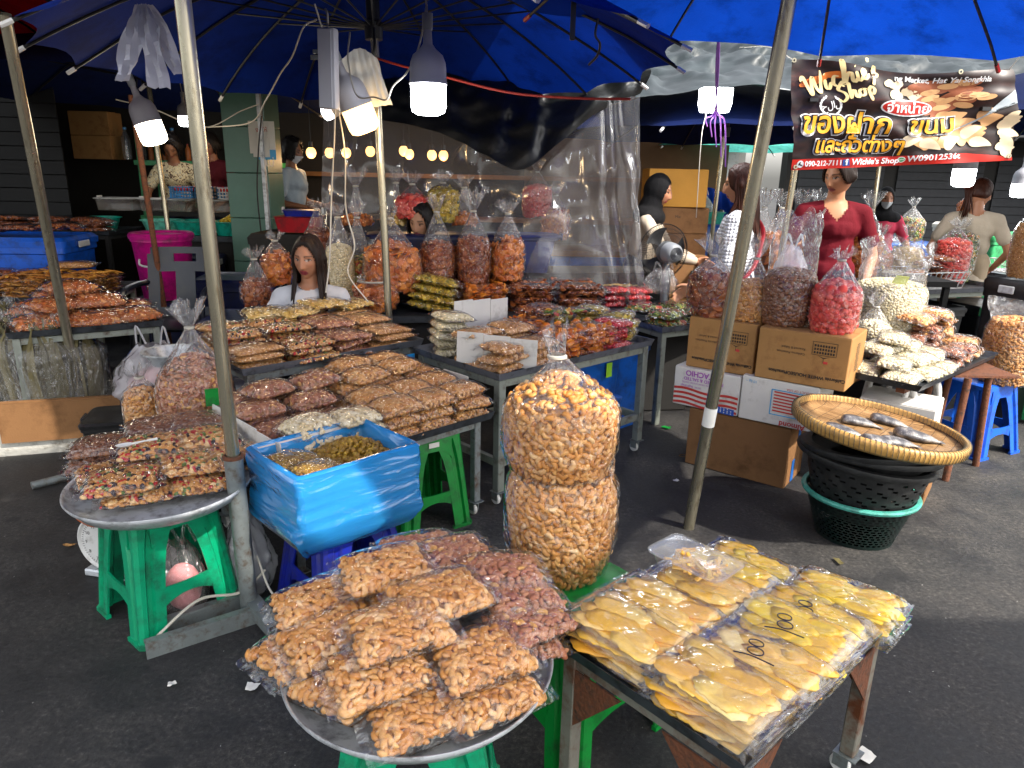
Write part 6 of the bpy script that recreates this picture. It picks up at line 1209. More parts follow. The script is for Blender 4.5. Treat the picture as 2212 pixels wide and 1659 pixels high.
# wire basket of crisps on top of the bin
def wire_basket(label, loc, rz, L_, W, h, m='white_plastic', nx=14, ny=8, group='white wire baskets'):
    t = thing('wire_basket', label, 'basket', loc, rz, group); a, b = L_ / 2, W / 2; mb = MB(); fl = 1.12
    for z, k in ((0, 1), (h * .5, 1 + .06), (h, fl)): mb.add(*tube([(-a * k, -b * k, z), (a * k, -b * k, z), (a * k, b * k, z), (-a * k, b * k, z), (-a * k, -b * k, z)], .004, 6))
    for i in range(nx + 1): x = -a + L_ * i / nx; mb.add(*tube([(x * fl, -b * fl, h), (x, -b, 0), (x, b, 0), (x * fl, b * fl, h)], .0028, 5))
    for i in range(ny + 1): y = -b + W * i / ny; mb.add(*tube([(-a * fl, y * fl, h), (-a, y, 0), (a, y, 0), (a * fl, y * fl, h)], .0028, 5))
    obj('wires', mb, MAT[m], t); return t
wbk = wire_basket('white wire basket of pale crisps standing on the green bin', (3.60, 4.72, .724), .4, .5, .42, .14)
for k in range(3): yl_(pt_on(wbk, -.1 + .1 * k, .05 * (k - 1), .03 + .05 * k), .4 + k, ['lowest pale crisp bag in the wire basket on the green bin', 'middle pale crisp bag in the wire basket on the green bin', 'upper pale crisp bag in the wire basket on the green bin'][k], 'bags in the bin basket', 'bag of crisps', 'crisp_bag')
vg_(pt_on(wbk, .08, -.02, .20), 1.1, 'colourful vegetable crisp bag on top of the wire basket over the green bin', 'bags in the bin basket', 'bag of crisps', 'crisp_bag')
na = PY(2205, 652, 4.6); tied_bag('almond_sack', 'sack of brown nuts cut by the right edge, above the vegetable crisps', 'sack', (na[0] + .08, na[1] + .1, .96), 'peanut', .13, .34, .50, .60, None, seed=58, contents='nuts'); MAT['peanut']
lid_bin('dark crate under the brown nut sack at the right edge', (na[0] + .08, na[1] + .1, 0), .4, .36, .34, .955, 'black_plastic')
# ================================================================ far right stall
RS = cart('far steel stall table with wire basket and tied sacks, right of the red top', 'stall_table', (3.35, 5.95, 0), R(18), 1.35, .62, .70, 'grey_paint', 'tray_steel', False, .015, .05)
lid_bin('black lidded bin with white clips under the far stall table', (3.35, 5.85, 0), R(18), .60, .42, .58, 'black_plastic'); lid_bin('black lidded bin at the right under the far stall table', (3.98, 6.02, 0), R(18), .48, .42, .58, 'black_plastic')
wb2 = wire_basket('white wire basket of brown and white snack bags on the far stall', pt_on(RS, -.18, -.10, .735), R(18), .72, .36, .13)
cn_ = pillow('candy', .12, .09, .035, 2, contents='sweets'); bb_ = pillow('brown', .11, .08, .03, 2, contents='crisps'); sb_ = pillow('stick' if False else 'shrimp', .11, .08, .03, 2, contents='snacks')
for k, (pl, x, y, z, lab) in enumerate([(pi_, -.38, -.12, .78, 'white seed bag at the left of the far wire basket'), (bb_, -.14, -.12, .78, 'brown snack bag low in the middle of the far wire basket'), (sb_, .08, -.12, .78, 'tan snack bag low at the right of the far wire basket'), (pi_, -.36, -.10, .84, 'white seed bag higher at the left of the far wire basket'), (sb_, -.12, -.10, .84, 'tan snack bag higher in the middle of the far wire basket'), (bb_, .10, -.10, .84, 'brown snack bag higher at the right of the far wire basket'), (bb_, .0, -.08, .90, 'brown snack bag topmost on the far wire basket'), (sb_, .16, -.05, .94, 'tan snack bag resting highest beside the far pink berry sack')]):
    pl(pt_on(RS, x, y, z), R(18) + .2 * k, lab, 'bags in the far wire basket', 'bag of snacks', 'snack_bag')
for k in range(3): cn_(pt_on(RS, -.42, .10, .86 + .06 * k), R(18) + .1 * k, ['lowest blue and red sweet bag beside the dark red top', 'middle blue and red sweet bag beside the dark red top', 'topmost blue and red sweet bag beside the dark red top'][k], 'sweet bags on the far stall', 'bag of sweets', 'sweet_bag', ry=-.05)
stl = lid_bin('small grey tub propping the sweet bags on the far stall', pt_on(RS, -.42, .13, .735), R(18), .26, .24, .10, 'grey_plastic')
for k, (kind, x, y, r, h, ti, to, lab) in enumerate([('shrimp', -.25, .20, .13, .24, .36, .46, 'tied sack with a round knot behind the blue and red sweet bags'), ('palechip', .07, .20, .13, .26, .36, .47, 'tied sack of yellow strips at the middle of the far stall'), ('berry', .40, .05, .14, .34, .46, .52, 'tall tied sack of pink berries on the far stall'), ('veg', .58, .15, .14, .38, .44, .5, 'tied sack of green and orange vegetable crisps beside the pink berries')]):
    tied_bag('snack_sack', lab, 'sack', pt_on(RS, x, y, .73), kind, r, h, ti, to, 'tied sacks on the far stall', seed=60 + k, flare=.05)
# shoe stall and things beyond
SS = cart('low stall of rubber clogs far at the right', 'shoe_stall', (5.6, 7.6, 0), .2, 1.2, .7, .62, 'grey_paint', 'tray_steel', False, .015)
wire_basket('white wire basket of rubber clogs on the shoe stall', pt_on(SS, -.15, -.1, .66), .2, .7, .45, .13)
def clog(label, loc, rz, m):
    t = thing('clog', label, 'shoe', loc, rz, 'clogs on the far stall'); out = []
    for x, w_, h_ in [(-.12, .02, .02), (-.10, .04, .045), (-.05, .045, .055), (.0, .047, .07), (.06, .052, .065), (.10, .045, .05), (.13, .02, .02)]: th = np.linspace(0, 2 * PI, 16, endpoint=False); out.append(np.stack([np.full(16, x), w_ * np.cos(th), h_ * .5 + h_ * .5 * np.sin(th)], 1))
    obj('upper', rings(out), MAT[m], t); obj('strap', tube(spline([(-.02, -.05, .04), (-.11, -.04, .08), (-.13, 0, .085), (-.11, .04, .08), (-.02, .05, .04)], 5), .008, 6), MAT[m], t); return t
cloth('clog_pink', 'c49295'); cloth('clog_blue', '5fa8a8'); cloth('clog_lilac', '8f7aa8')
for k, (x, y, z, m, lab) in enumerate([(-.3, -.2, .70, 'clog_lilac', 'lilac clog low in the far wire basket'), (-.05, -.2, .70, 'clog_blue', 'blue clog low at the right of the far wire basket'), (-.25, -.1, .78, 'clog_blue', 'blue clog in the middle of the clog heap'), (-.05, -.05, .79, 'clog_blue', 'second blue clog lying beside the middle one'), (-.15, .05, .86, 'clog_pink', 'pink clog topmost on the clog heap'), (-.35, .08, .84, 'clog_pink', 'pink clog at the left of the clog heap')]): clog(lab, pt_on(SS, x, y, z), .5 + k * .8, m)
lid_bin('green lattice crate standing beyond the clogs', (6.2, 9.2, .0), .2, .8, .5, .95, 'bin_green')
for k, (x, y, h, m) in enumerate([(5.0, 9.5, .8, 'bin_blue'), (7.2, 9.0, .9, 'card'), (6.6, 10.6, 1.0, 'card_white')]): lid_bin(['blue tub far behind the cream tunic', 'brown crate far at the right end of the lane', 'white crate farthest down the lane'][k], (x, y, 0), .3 * k, .9, .6, h, m)
for k, (x, y, kind) in enumerate([(5.1, 9.4, 'veg'), (5.7, 9.1, 'palechip'), (7.1, 8.9, 'berry'), (6.5, 10.5, 'orange')]): tied_bag('snack_sack', ['far sack of green crisps on the blue tub', 'far sack of pale crisps beyond the cream tunic', 'far sack of pink snacks on the brown crate', 'far sack of orange snacks on the white crate'][k], 'sack', (x, y, .82 + .1 * (k > 1) + .1 * (k == 3)), kind, .17, .26, .42, .52, 'sacks far down the lane', seed=70 + k)
cb_ = lid_bin('purple tinted bag pile on the low far table', (4.55, 6.7, 0), .2, .9, .5, .42, 'black_plastic')
# ================================================================ fan, stacked cartons behind, sacks behind the tan cartons
def fan(loc, rz, h):
    t = thing('table_fan', 'grey electric fan seen from behind, its round wire cage facing away', 'fan', loc, rz); r = .185
    obj('base', lathe([(0, 0), (.14, 0), (.145, .015), (.10, .03), (.03, .035), (0, .035)], 32), MAT['grey_plastic'], t); obj('neck', MB().add(*box(.05, .045, h - .06, (0, 0, h / 2), bev=.012)), MAT['grey_plastic'], t)
    ax = T((0, 0, h), rx=PI / 2)
    obj('motor', MB().add(*lathe([(0, .115), (.045, .115), (.052, .11), (.064, .09), (.07, .05), (.075, -.02), (.06, -.03), (0, -.03)], 28), M=ax), MAT['grey_plastic'], t)
    gr = MB(); [gr.add(*lathe([(q, .1145), (q + .004, .1145), (q + .004, .1175), (q, .1175)], 28), M=ax) for q in (.008, .016, .024, .032, .040)]; obj('grille', gr, MAT['rubber'], t)
    cg = MB()
    for i in range(84):
        a = 2 * PI * i / 84; c, s = math.cos(a), math.sin(a); cg.add(*tube(spline([(.05 * c, .05 * s, .03), (.12 * c, .12 * s, .005), (r * .96 * c, r * .96 * s, -.03), (r * c, r * s, -.06), (r * .95 * c, r * .95 * s, -.085), (.11 * c, .11 * s, -.105), (.03 * c, .03 * s, -.11)], 3), .0012, 4, cap=False), M=ax)
    for q, z in ((r, -.06), (.12, .005), (.155, -.012)): cg.add(*tube([(q * math.cos(a), q * math.sin(a), z) for a in np.linspace(0, 2 * PI, 49)], .003 if q == r else .0015, 6), M=ax)
    obj('cage', cg, MAT['black_rod'], t)
    for k in range(3): a = k * 2 * PI / 3; bl = grid(lambda s, q: ((.03 + .13 * s) * math.cos(a + (q - .5) * (.5 + .9 * s)), (.03 + .13 * s) * math.sin(a + (q - .5) * (.5 + .9 * s)), -.055 + (q - .5) * .045), 6, 6); obj('blade', MB().add(*bl, M=ax), MAT['black_plastic'], t)
    return t
fp = PY(1442, 545, 4.9); fan((fp[0], fp[1], fp[2] - .42), R(18), .42)
def fcarton(label, loc, rz, W, D, H, m, lines=()):
    t = thing('carton', label, 'carton', loc, rz); obj('walls', box(W, D, H, (0, 0, H / 2), bev=.004), MAT[m], t, smooth=False); obj('flap', MB().add(*box(W - .01, D * .48, .003, (0, -D * .25, H + .002))).add(*box(W - .01, D * .48, .003, (0, D * .25, H + .0021))), MAT[m], t, smooth=False)
    obj('tape', box(W, .05, .0012, (0, 0, H + .0045)), MAT['card_gold'], t, smooth=False)
    for (s, size, x, z, mm) in lines: v, f = text(s, size); obj('print', MB().add(v, f, M=frameM(V3(x, -D / 2 - .002, z), V3(1, 0, 0), V3(0, 0, 1), V3(0, -1, 0))), MAT[mm], t, smooth=False)
    return t
q0 = PY(1448, 600, 5.3); base = fcarton('brown carton on the ground under the fan, hidden mostly by sacks', (q0[0], q0[1], 0), .1, .62, .5, max(.3, fp[2] - .425), 'card')
fcarton('small brown carton behind the foot of the fan', (q0[0] + .1, q0[1] + .55, 0), .1, .5, .4, .95, 'card_dark')
q1 = PY(1452, 500, 6.0); z1 = q1[2]
fcarton('brown carton with a small MIX label and red tape in the stack behind the fan', (q1[0], q1[1], z1), .06, .46, .4, PY(1452, 447, 6.0)[2] - z1, 'card_dark', [('Mix', .03, -.02, .13, 'ink')]); fcarton('tall plain carton propping the stack behind the fan', (q1[0], q1[1], 0), .06, .46, .4, z1 - .006, 'card_dark')
mxp = obj('paper_label', box(.075, .002, .075), MAT['paper'], bpy.data.objects['carton.%03d' % 0] if False else None, loc=(q1[0] - .02, q1[1] - .206, z1 + .13)); bpy.data.objects.remove(mxp)
z2 = PY(1452, 446, 6.0)[2]; fcarton('golden brown carton topmost in the stack behind the fan, lit by the sun', (q1[0] - .02, q1[1], z2 + .004), -.04, .46, .42, PY(1430, 367, 6.0)[2] - z2, 'card_gold', [('▲▲', .03, -.1, .05, 'ink')])
bt_ = sheet('blue_tarp', 'blue tarp draped over goods far behind the brown haired woman', 'tarp', [PY(1490, 415, 8.6), PY(1530, 405, 8.8), PY(1580, 425, 8.6)], [PY(1490, 470, 8.2), PY(1540, 480, 8.2), PY(1600, 470, 8.2)], 'blue_cloth', 24, 12, .05, 3.)
gcr = lid_bin('green crate of greens on the far blue table behind the fan', PY(1512, 482, 7.5), .1, .42, .3, .12, 'turquoise'); lid_bin('blue table tub far behind the fan', PY(1512, 482, 7.5) * [1, 1, 0], .1, .8, .5, PY(1512, 482, 7.5)[2] - .005, 'bin_blue')
carrier('white carrier bag of greens on the far green crate', PY(1512, 458, 7.5) + V3(0, 0, -.03), .14, .2, 11, 'bag_white', 'leaf_green'); carrier('crumpled white bag lying at the foot of the fan', PY(1428, 632, 4.75), .13, .16, 12, 'film_tie'); carrier('pink bag hanging behind the chocolate ball sack', ctop(.30, .5, .95), .10, .25, 13, 'bag_white', 'pink_soft')
RK = thing('sack_rack', 'low dark rack behind the cartons carrying tied sacks', 'rack', (2.35, 5.55, 0)); obj('shelf', box(1.9, .5, .04, (0, 0, .82)), MAT['dark_wall'], RK, smooth=False); [obj('leg', box(.04, .04, .80, (x, y, .40)), MAT['dark_wall'], RK, smooth=False) for x in (-.9, .9) for y in (-.2, .2)]
for k, (px_, py_, kind) in enumerate([(1690, 440, 'orange'), (1738, 452, 'orange'), (1770, 450, 'shrimp'), (1655, 470, 'brown'), (1880, 470, 'orange')]):
    p = PY(px_, py_, 5.5); tied_bag('snack_sack', ['tall tied sack left of the red top, behind the chocolate balls', 'tied orange snack sack just left of the red top', 'tied shrimp snack sack beside the red sleeve', 'tied brown snack sack behind the brown haired woman', 'tied orange sack right of the red top'][k], 'sack', (p[0], 5.5 + .06 * (k % 2), .842), kind, .125, .30, .50, .62, 'tied sacks behind the cartons', seed=80 + k, flare=.06)
# ================================================================ left edge and the dim tables behind
shr = pillow('shrimp', .135, .10, .045, 3, contents='dried_shrimp'); flt = pillow('sticks', .15, .10, .016, 2, contents='flat_crisps'); dkb = pillow('brown', .16, .11, .03, 2, contents='dark_snacks')
OT = cart('table of orange dried shrimp bags at the left, on thin pale legs', 'shrimp_table', (-2.56, 4.17, 0), R(33), .74, .72, .655, 'grey_paint', 'dark_tray', False, .018, .03)
GO = 'orange dried shrimp bags'
for k, (x, y, z, rz, lab) in enumerate([(-.22, -.22, .70, .2, 'orange shrimp bag at the front left corner of the shrimp table'), (.04, -.24, .70, .0, 'orange shrimp bag with looping pen marks at the front of the shrimp table'), (.25, -.20, .70, .3, 'orange shrimp bag marked with figures at the right front of the shrimp table'), (-.24, .05, .71, .5, 'orange shrimp bag at the left of the shrimp table'), (.02, .02, .71, .2, 'orange shrimp bag in the middle of the shrimp table'), (.24, .08, .70, -.2, 'orange shrimp bag at the right back of the shrimp table'), (-.22, .25, .71, .4, 'orange shrimp bag at the back left of the shrimp table'),
   (-.14, -.10, .775, .7, 'upper orange shrimp bag leaning on the far left pole'), (.08, -.06, .775, .1, 'upper orange shrimp bag in the middle of the shrimp heap'), (-.10, .16, .785, .3, 'upper orange shrimp bag at the back of the shrimp heap'), (-.05, .04, .845, .5, 'highest orange shrimp bag on the shrimp table')]):
    o = shr(pt_on(OT, x, y, z), R(33) + rz, lab, GO, 'bag of dried shrimp', 'shrimp_bag', rx=.12)
    if k == 1: script_strokes(o, [loop(.2, 0, .5, .3), loop(.35, .05, .45, .22), loop(.1, .0, .3, .35)], (-.03, 0, 0), (1, 0, 0), (0, 1, 0), .1, r=.0018, zf=lambda a, b: .05 - (a * a + b * b) * 1.5)
    if k == 2: script_strokes(o, S900 + [loop(1.3, .6, .15, .2)], (-.07, -.03, 0), (1, 0, 0), (0, 1, 0), .1, r=.0018, zf=lambda a, b: .05 - (a * a + b * b) * 1.5)
LT2 = cart('low steel table of flat golden crisp packs behind the shrimp table', 'snack_table', (-3.48, 5.15, 0), R(8), 1.12, .75, .64, 'grey_paint', 'dark_tray', False, .018, .03)
stacks(flt, LT2, [.04, .36], [-.2, .08], 5, .665, .026, 0, 'flat golden crisp pack behind the shrimp bags', '', 'golden crisp packs', 'crisp_pack', 91, cat='pack of crisps', tilt=.03)
stacks(flt, LT2, [-.34], [-.2], 4, .665, .026, 0, 'flat golden crisp pack left of the far left pole', '', 'golden crisp packs', 'crisp_pack', 92, cat='pack of crisps', tilt=.03)
stacks(dkb, LT2, [-.38, -.10], [.20], 3, .67, .045, .2, 'dark snack bag left of the golden packs', '', 'dark snack bags', 'snack_bag', 93, cat='bag of snacks')
gbb = pillow('peanut', .15, .10, .03, 1, contents='golden_bits'); gbb(pt_on(LT2, .18, .2, .82), R(20), 'golden gritty snack bag on top behind the flat golden packs', None, 'bag of snacks', 'snack_bag')
lid_bin('big blue tub at the left edge beneath dark snack bags', (-4.15, 6.05, 0), .1, .95, .6, .98, 'blue_plastic')
for k in range(3): dkb((-4.35 + .3 * k, 5.95, 1.02 + .02 * k), .2 * k, ['dark snack bag at the left end of the big blue tub', 'dark snack bag in the middle of the big blue tub', 'dark snack bag at the right end of the big blue tub'][k], 'dark bags on the blue tub', 'bag of snacks', 'snack_bag')
DT = cart('long dark table of blackish snack packs along the shutter', 'snack_table', (-4.72, 6.95, 0), 0, 1.95, .6, .93, 'dark_wall', 'dark_tray', False, .02, .03)
stacks(dkb, DT, [-.8, -.42, -.04, .34, .72], [-.1], 3, .96, .045, 0, 'blackish snack bag on the long dark table', '', 'blackish snack bags', 'snack_bag', 94, cat='bag of snacks')
# chair, bucket, bins
def pchair(label, loc, rz, m):
    t = thing('plastic_chair', label, 'chair', loc, rz)
    obj('seat', MB().add(*rings([rrect(.20, .20, .06, .43), rrect(.215, .215, .07, .445), rrect(.20, .20, .06, .452)])), MAT[m], t, ang=35)
    bm = MB(); W = .215
    def slat(x0, x1, z0, z1, n=6): bm.add(*grid(lambda s, q: (x0 + (x1 - x0) * s, .20 + .10 * (z0 + (z1 - z0) * q - .44) / .42 + .05 * (1 - ((x0 + (x1 - x0) * s) / W) ** 2), z0 + (z1 - z0) * q), n, n)); bm.add(*grid(lambda s, q: (x0 + (x1 - x0) * s, .19 + .10 * (z0 + (z1 - z0) * q - .44) / .42 + .05 * (1 - ((x0 + (x1 - x0) * s) / W) ** 2), z0 + (z1 - z0) * q), n, n, flip=True))
    slat(-W, -W + .06, .44, .80); slat(W - .06, W, .44, .80); slat(-.06, .06, .44, .74); slat(-W, W, .72, .78); slat(-W, -.07, .78, .83); slat(.07, W, .78, .83); slat(-W * .92, W * .92, .83, .87); slat(-W, W, .44, .50)
    obj('backrest', bm, MAT[m], t, ang=35)
    for sx in (-1, 1):
        for sy in (-1, 1): obj('leg', tube([(sx * .18, sy * .17, .44), (sx * .215, sy * .22, 0)], [.028, .022], 8), MAT[m], t)
        obj('arm', tube(spline([(sx * .215, .23, .66), (sx * .235, .05, .665), (sx * .225, -.16, .64), (sx * .21, -.19, .45)], 6), .018, 8), MAT[m], t)
    return t
c0 = PY(390, 600, 5.0); pchair('dark blue plastic chair behind the shrimp table, before the magenta bucket', (c0[0], 4.85, 0), R(8), 'chair_navy').scale = (1.12, 1.12, 1.14)
bk0 = PY(350, 520, 5.9); bk = thing('lidded_bucket', 'magenta lidded bucket behind the dark blue chair', 'bucket', (bk0[0], 5.9, .50))
obj('body', lathe([(0, 0), (.185, 0), (.225, .46), (.235, .47), (.235, .50), (.22, .50)], 40), MAT['magenta'], bk); obj('lid', lathe([(.245, .49), (.25, .515), (.235, .535), (.20, .53), (.19, .515), (0, .52)], 40), MAT['magenta'], bk); obj('handle', tube(spline([(-.08, -.24, .34), (-.07, -.26, .30), (0, -.265, .285), (.07, -.26, .30), (.08, -.24, .34)], 5), .008, 8), MAT['white_plastic'], bk)
lid_bin('dark tub under the magenta bucket', (bk0[0], 5.9, 0), 0, .55, .5, .495, 'dark_bin')
sb_ = thing('drink_bag', 'small clear bag of red syrup hanging by the magenta bucket', 'bag', PY(326, 615, 5.55)); film('red_liquid', tint=(.9, .08, .05), milk=.25, milkcol=(.7, .05, .03), sc=10)
obj('liquid', lathe([(0, -.045), (.03, -.04), (.036, 0), (.026, .03), (0, .03)], 16), MAT['red_liquid'], sb_); obj('film', lathe([(.038, -.04), (.038, .0), (.02, .05), (.006, .085), (.012, .11)], 16), MAT['film_tie'], sb_); obj('string', tube([(0, 0, .085), (0, .1, .26)], .002, 5), MAT['cord_white'], sb_)
lid_bin('dark navy lidded tub right of the dark blue chair', (-2.20, 5.7, 0), .1, .62, .5, .72, 'dark_bin'); lid_bin('dark navy bin with a white handle behind the magenta bucket', (-3.0, 6.5, 0), 0, .6, .45, .78, 'dark_bin')
def pan(label, loc, r, h, m, name='basin', cat='basin', rim=.012):
    t = thing(name, label, cat, loc, group='plastic basins'); obj('bowl', lathe([(0, 0), (r * .72, 0), (r * .96, h), (r + rim, h + .004), (r + rim, h + .012), (r * .95, h + .010), (r * .70, .01), (0, .01)], 40), MAT[m], t); return t
BR = thing('shop_counter', 'dark shop counter behind the chair carrying basins and crates', 'counter', (-2.5, 7.15, 0)); obj('top', box(2.3, .7, .05, (0, 0, .90)), MAT['dark_tray'], BR, smooth=False); obj('front', box(2.2, .04, .86, (0, -.3, .44)), MAT['dark_wall'], BR, smooth=False); obj('shelf', box(2.2, .35, .04, (0, .2, 1.10)), MAT['dark_wall'], BR, smooth=False)
for k, (px_, m, lab) in enumerate([(350, 'mint', 'pale teal basin nearest the thin rusty pole'), (415, 'turquoise', 'turquoise basin behind the shiny pole'), (500, 'turquoise', 'turquoise basin of yellow pickles beside the tiled column'), (190, 'turquoise', 'turquoise basin lid left of the thin rusty pole')]):
    p = PY(px_, 470, 6.95); pn = pan(lab, (p[0], 6.95 + (.2 if k == 3 else 0), .93), .185, .12, m)
    if k == 2: obj('pickles', MB().add(*scatter([V3(.1 * math.cos(i * 2.4) * (i / 40), .1 * math.sin(i * 2.4) * (i / 40), .12 + .05 * (1 - i / 40)) for i in range(40)], [V3(0, 0, 1)] * 40, ['curl', 'lump'], .06, np.random.default_rng(1), .3)), MAT['crisp_yellow'], pn)
for k, (px_, m, w_, lab) in enumerate([(262, 'film_crate', .40, 'clear tub of noodles left of the thin rusty pole'), (345, 'film_crate', .30, 'clear storage box between the poles'), (390, 'film_crate', .34, 'clear storage box of brown snacks behind the shiny pole'), (470, 'film_crate', .30, 'clear storage box under the pale wire crate')]):
    if k == 0: film('film_crate', milk=.4, sc=6, bump=.2, milkcol=(.5, .42, .36))
    p = PY(px_, 440, 7.3); lid_bin(lab, (p[0], 7.3, 1.125), 0, w_, .3, .12, m if m in MAT else 'white_plastic', lid='white_plastic')
for k, (px_, m, lab) in enumerate([(405, 'sky_plastic', 'sky blue crate in front of the floral blouse'), (450, 'sky_plastic', 'sky blue crate behind the shiny pole'), (496, 'white_plastic', 'white lattice crate of red goods beside the tiled column')]):
    p = PY(px_, 412, 7.2); t = thing('lattice_crate', lab, 'crate', (p[0], 7.2, 1.255), group='shop crates'); mb = MB()
    for s in (-1, 1):
        for i in range(9): mb.add(*box(.008, .008, .11, (-.12 + .03 * i, s * .1, .055)))
        for z in (.005, .035, .065, .105): mb.add(*box(.26, .006, .010, (0, s * .1 + s * .004, z)))
        for i in range(7): mb.add(*box(.008, .008, .11, (s * .13, -.09 + .03 * i, .055)))
        for z in (.005, .105): mb.add(*box(.008, .2, .010, (s * .134, 0, z)))
    mb.add(*box(.25, .19, .006, (0, 0, .003))); obj('lattice', mb, MAT[m], t, smooth=False)
    obj('goods', MB().add(*scatter([V3(-.09 + .045 * (i % 5), -.06 + .04 * (i // 5), .085) for i in range(20)], [V3(0, 0, 1)] * 20, ['lump', 'oval'], .06, np.random.default_rng(k), .4)), MAT['red_candy' if k != 1 else 'mixed'], t)
# shelf with cartons and bottles at the back of the shop
SHf = thing('green_shelf', 'green metal shelf in the dim shop with cartons and bottles', 'shelf', (-3.35, 8.3, 0)); [obj('post', box(.05, .05, 1.9, (x, y, .95)), MAT['bin_green'], SHf, smooth=False) for x in (-.75, .75) for y in (-.2, .2)]; [obj('board', box(1.6, .5, .05, (0, 0, z)), MAT['bin_green'], SHf, smooth=False) for z in (1.0, 1.585)]
p = PY(207, 305, 8.2); fcarton('lower tan carton on the green shop shelf', (p[0], 8.25, 1.612), 0, .42, .3, .24, 'card'); fcarton('upper tan carton with silver tape on the green shop shelf', (p[0], 8.25, 1.858), .03, .42, .3, .24, 'card')
film('bottle_film', milk=.12, sc=9, bump=.3, tint=(.85, .92, 1))
def bottle(label, loc, r=.045, h=.30, m='bottle_film'):
    t = thing('bottle', label, 'bottle', loc, group='bottles on the shop shelf'); obj('glass', lathe([(0, 0), (r, .005), (r, h * .62), (r * .9, h * .7), (r * .35, h * .88), (r * .32, h * .94)], 20), MAT[m], t); obj('cap', lathe([(0, h), (r * .38, h), (r * .38, h * .93), (r * .3, h * .93)], 14), MAT['sky_plastic' if m == 'bottle_film' else 'red_plastic'], t)
for k in range(6): bottle(['clear water bottle left on the green shop shelf', 'clear water bottle beside another on the green shelf', 'small dark sauce bottle on the green shelf', 'small dark sauce bottle at the pole on the green shelf', 'clear bottle right of the tan cartons', 'dark bottle rightmost on the green shelf'][k], (p[0] + .32 + .13 * k, 8.22 + .05 * (k % 2), 1.612), .05 if k in (0, 1, 4) else .028, .34 if k in (0, 1, 4) else .18, 'bottle_film' if k in (0, 1, 4) else 'crisp_brown')
# paper notices on the column
colp = np.array([1.14 - 3.4, 8.6 - 2.05 - .203, 0])
def notice(label, px_, py_, w_, h_, m='paper', lines=(), y=6.34):
    p = PY(px_, py_, y); t = thing('notice', label, 'notice', (p[0], y, p[2])); obj('sheet', box(w_, .003, h_), MAT[m], t, smooth=False)
    for (s, size, z, mm) in lines: v, f = text(s, size); obj('print', MB().add(v, f, M=frameM(V3(0, -.0025, z), V3(1, 0, 0), V3(0, 0, 1), V3(0, -1, 0))), MAT[mm], t, smooth=False)
notice('white paper notice with red writing on the tiled column', 566, 297, .22, .26, lines=[('งดให้', .05, .06, 'ink_red'), ('กรุณา', .05, -.01, 'ink_red')]); notice('white payment card stuck under the red notice', 564, 318, .14, .16, y=6.33); notice('light blue sticker low on the tiled column', 576, 334, .16, .08, 'ink_sky', y=6.335)
v, f = text('แม่', .09); wr = obj('wall_writing', MB().add(v, f, M=frameM(PY(580, 352, 6.33), V3(1, 0, 0), V3(0, 0, 1), V3(0, -1, 0))), MAT['tape_white'], smooth=False); tag(wr, 'white pen scrawl on the green tiled column', 'writing')
# leaf bundles in plastic, foam box and rubbish bin at the left edge
fb_ = thing('foam_box', 'battered white foam box with brown cardboard round it at the left edge', 'box', P(120, 985) + V3(-.14, .30, 0), R(17)); mat('foam', 'c9c6bd', .85, var=.06, bump=.5, bs=40, dirt=('6e6252', .35), ds=9)
obj('foam', rings([rrect(.40, .27, .03, .0), rrect(.42, .29, .03, .05), rrect(.44, .30, .03, .25), rrect(.41, .28, .03, .25), rrect(.40, .27, .03, .20)], cap=True), MAT['foam'], fb_, ang=30)
obj('cardboard', MB().add(*box(.60, .008, .22, (.10, -.312, .20))).add(*box(.008, .5, .25, (-.452, .02, .20))).add(*box(.62, .03, .008, (.10, -.297, .315))), MAT['card_dark'], fb_, smooth=False); obj('strap', tube([(-.44, -.30, .2), (-.2, -.3175, .2)], .006, 6), MAT['ink_red'], fb_)
v, f = text('เก่า', .07); obj('print', MB().add(v, f, M=frameM(V3(-.30, -.3035, .10), V3(1, 0, 0), V3(0, 0, 1), V3(0, -1, 0))), MAT['ink_sky'], fb_, smooth=False)
def leaf_bag(label, loc, r, h, seed, lean):
    rg = np.random.default_rng(seed); t = thing('leaf_bundle', label, 'bundle', loc, group='bagged dried leaf bundles', rot=lean); mb = MB()
    for i in range(70):
        a = rg.uniform(0, 2 * PI); q = r * math.sqrt(rg.uniform(.3, 1)) * .9; w_ = rg.uniform(.015, .03); p0 = V3(q * math.cos(a), q * math.sin(a), .01); p1 = p0 * [.95, .95, 1] + V3(0, 0, h * .75); p2 = V3(q * .5 * math.cos(a) + rg.normal(0, .03), q * .5 * math.sin(a) + rg.normal(0, .03), h * rg.uniform(.95, 1.15)); tn = V3(-math.sin(a), math.cos(a), 0); pp = spline([p0, p0 * .4 + p1 * .6 + V3(.02 * math.cos(a), .02 * math.sin(a), 0), p1, p2], 3)
        L_ = np.concatenate([pp - tn * w_ * np.linspace(1, .25, len(pp))[:, None], (pp + tn * w_ * np.linspace(1, .25, len(pp))[:, None])]); n = len(pp); mb.add(L_, [(j, j + 1, n + j + 1, n + j) for j in range(n - 1)])
    obj('leaves', mb, MAT['leaf_bundle'], t, ang=None)
    rad = lambda z, a: r * (1 + .05 * math.sin(3 * a + seed)) ; obj('film', sack_film(r * 1.02, h * .72, .03, h * 1.02, h * 1.16, rg, rad, flare=.05, pleats=11), MAT['film_tie'], t, ang=None)
fz = np.array(fb_.location)
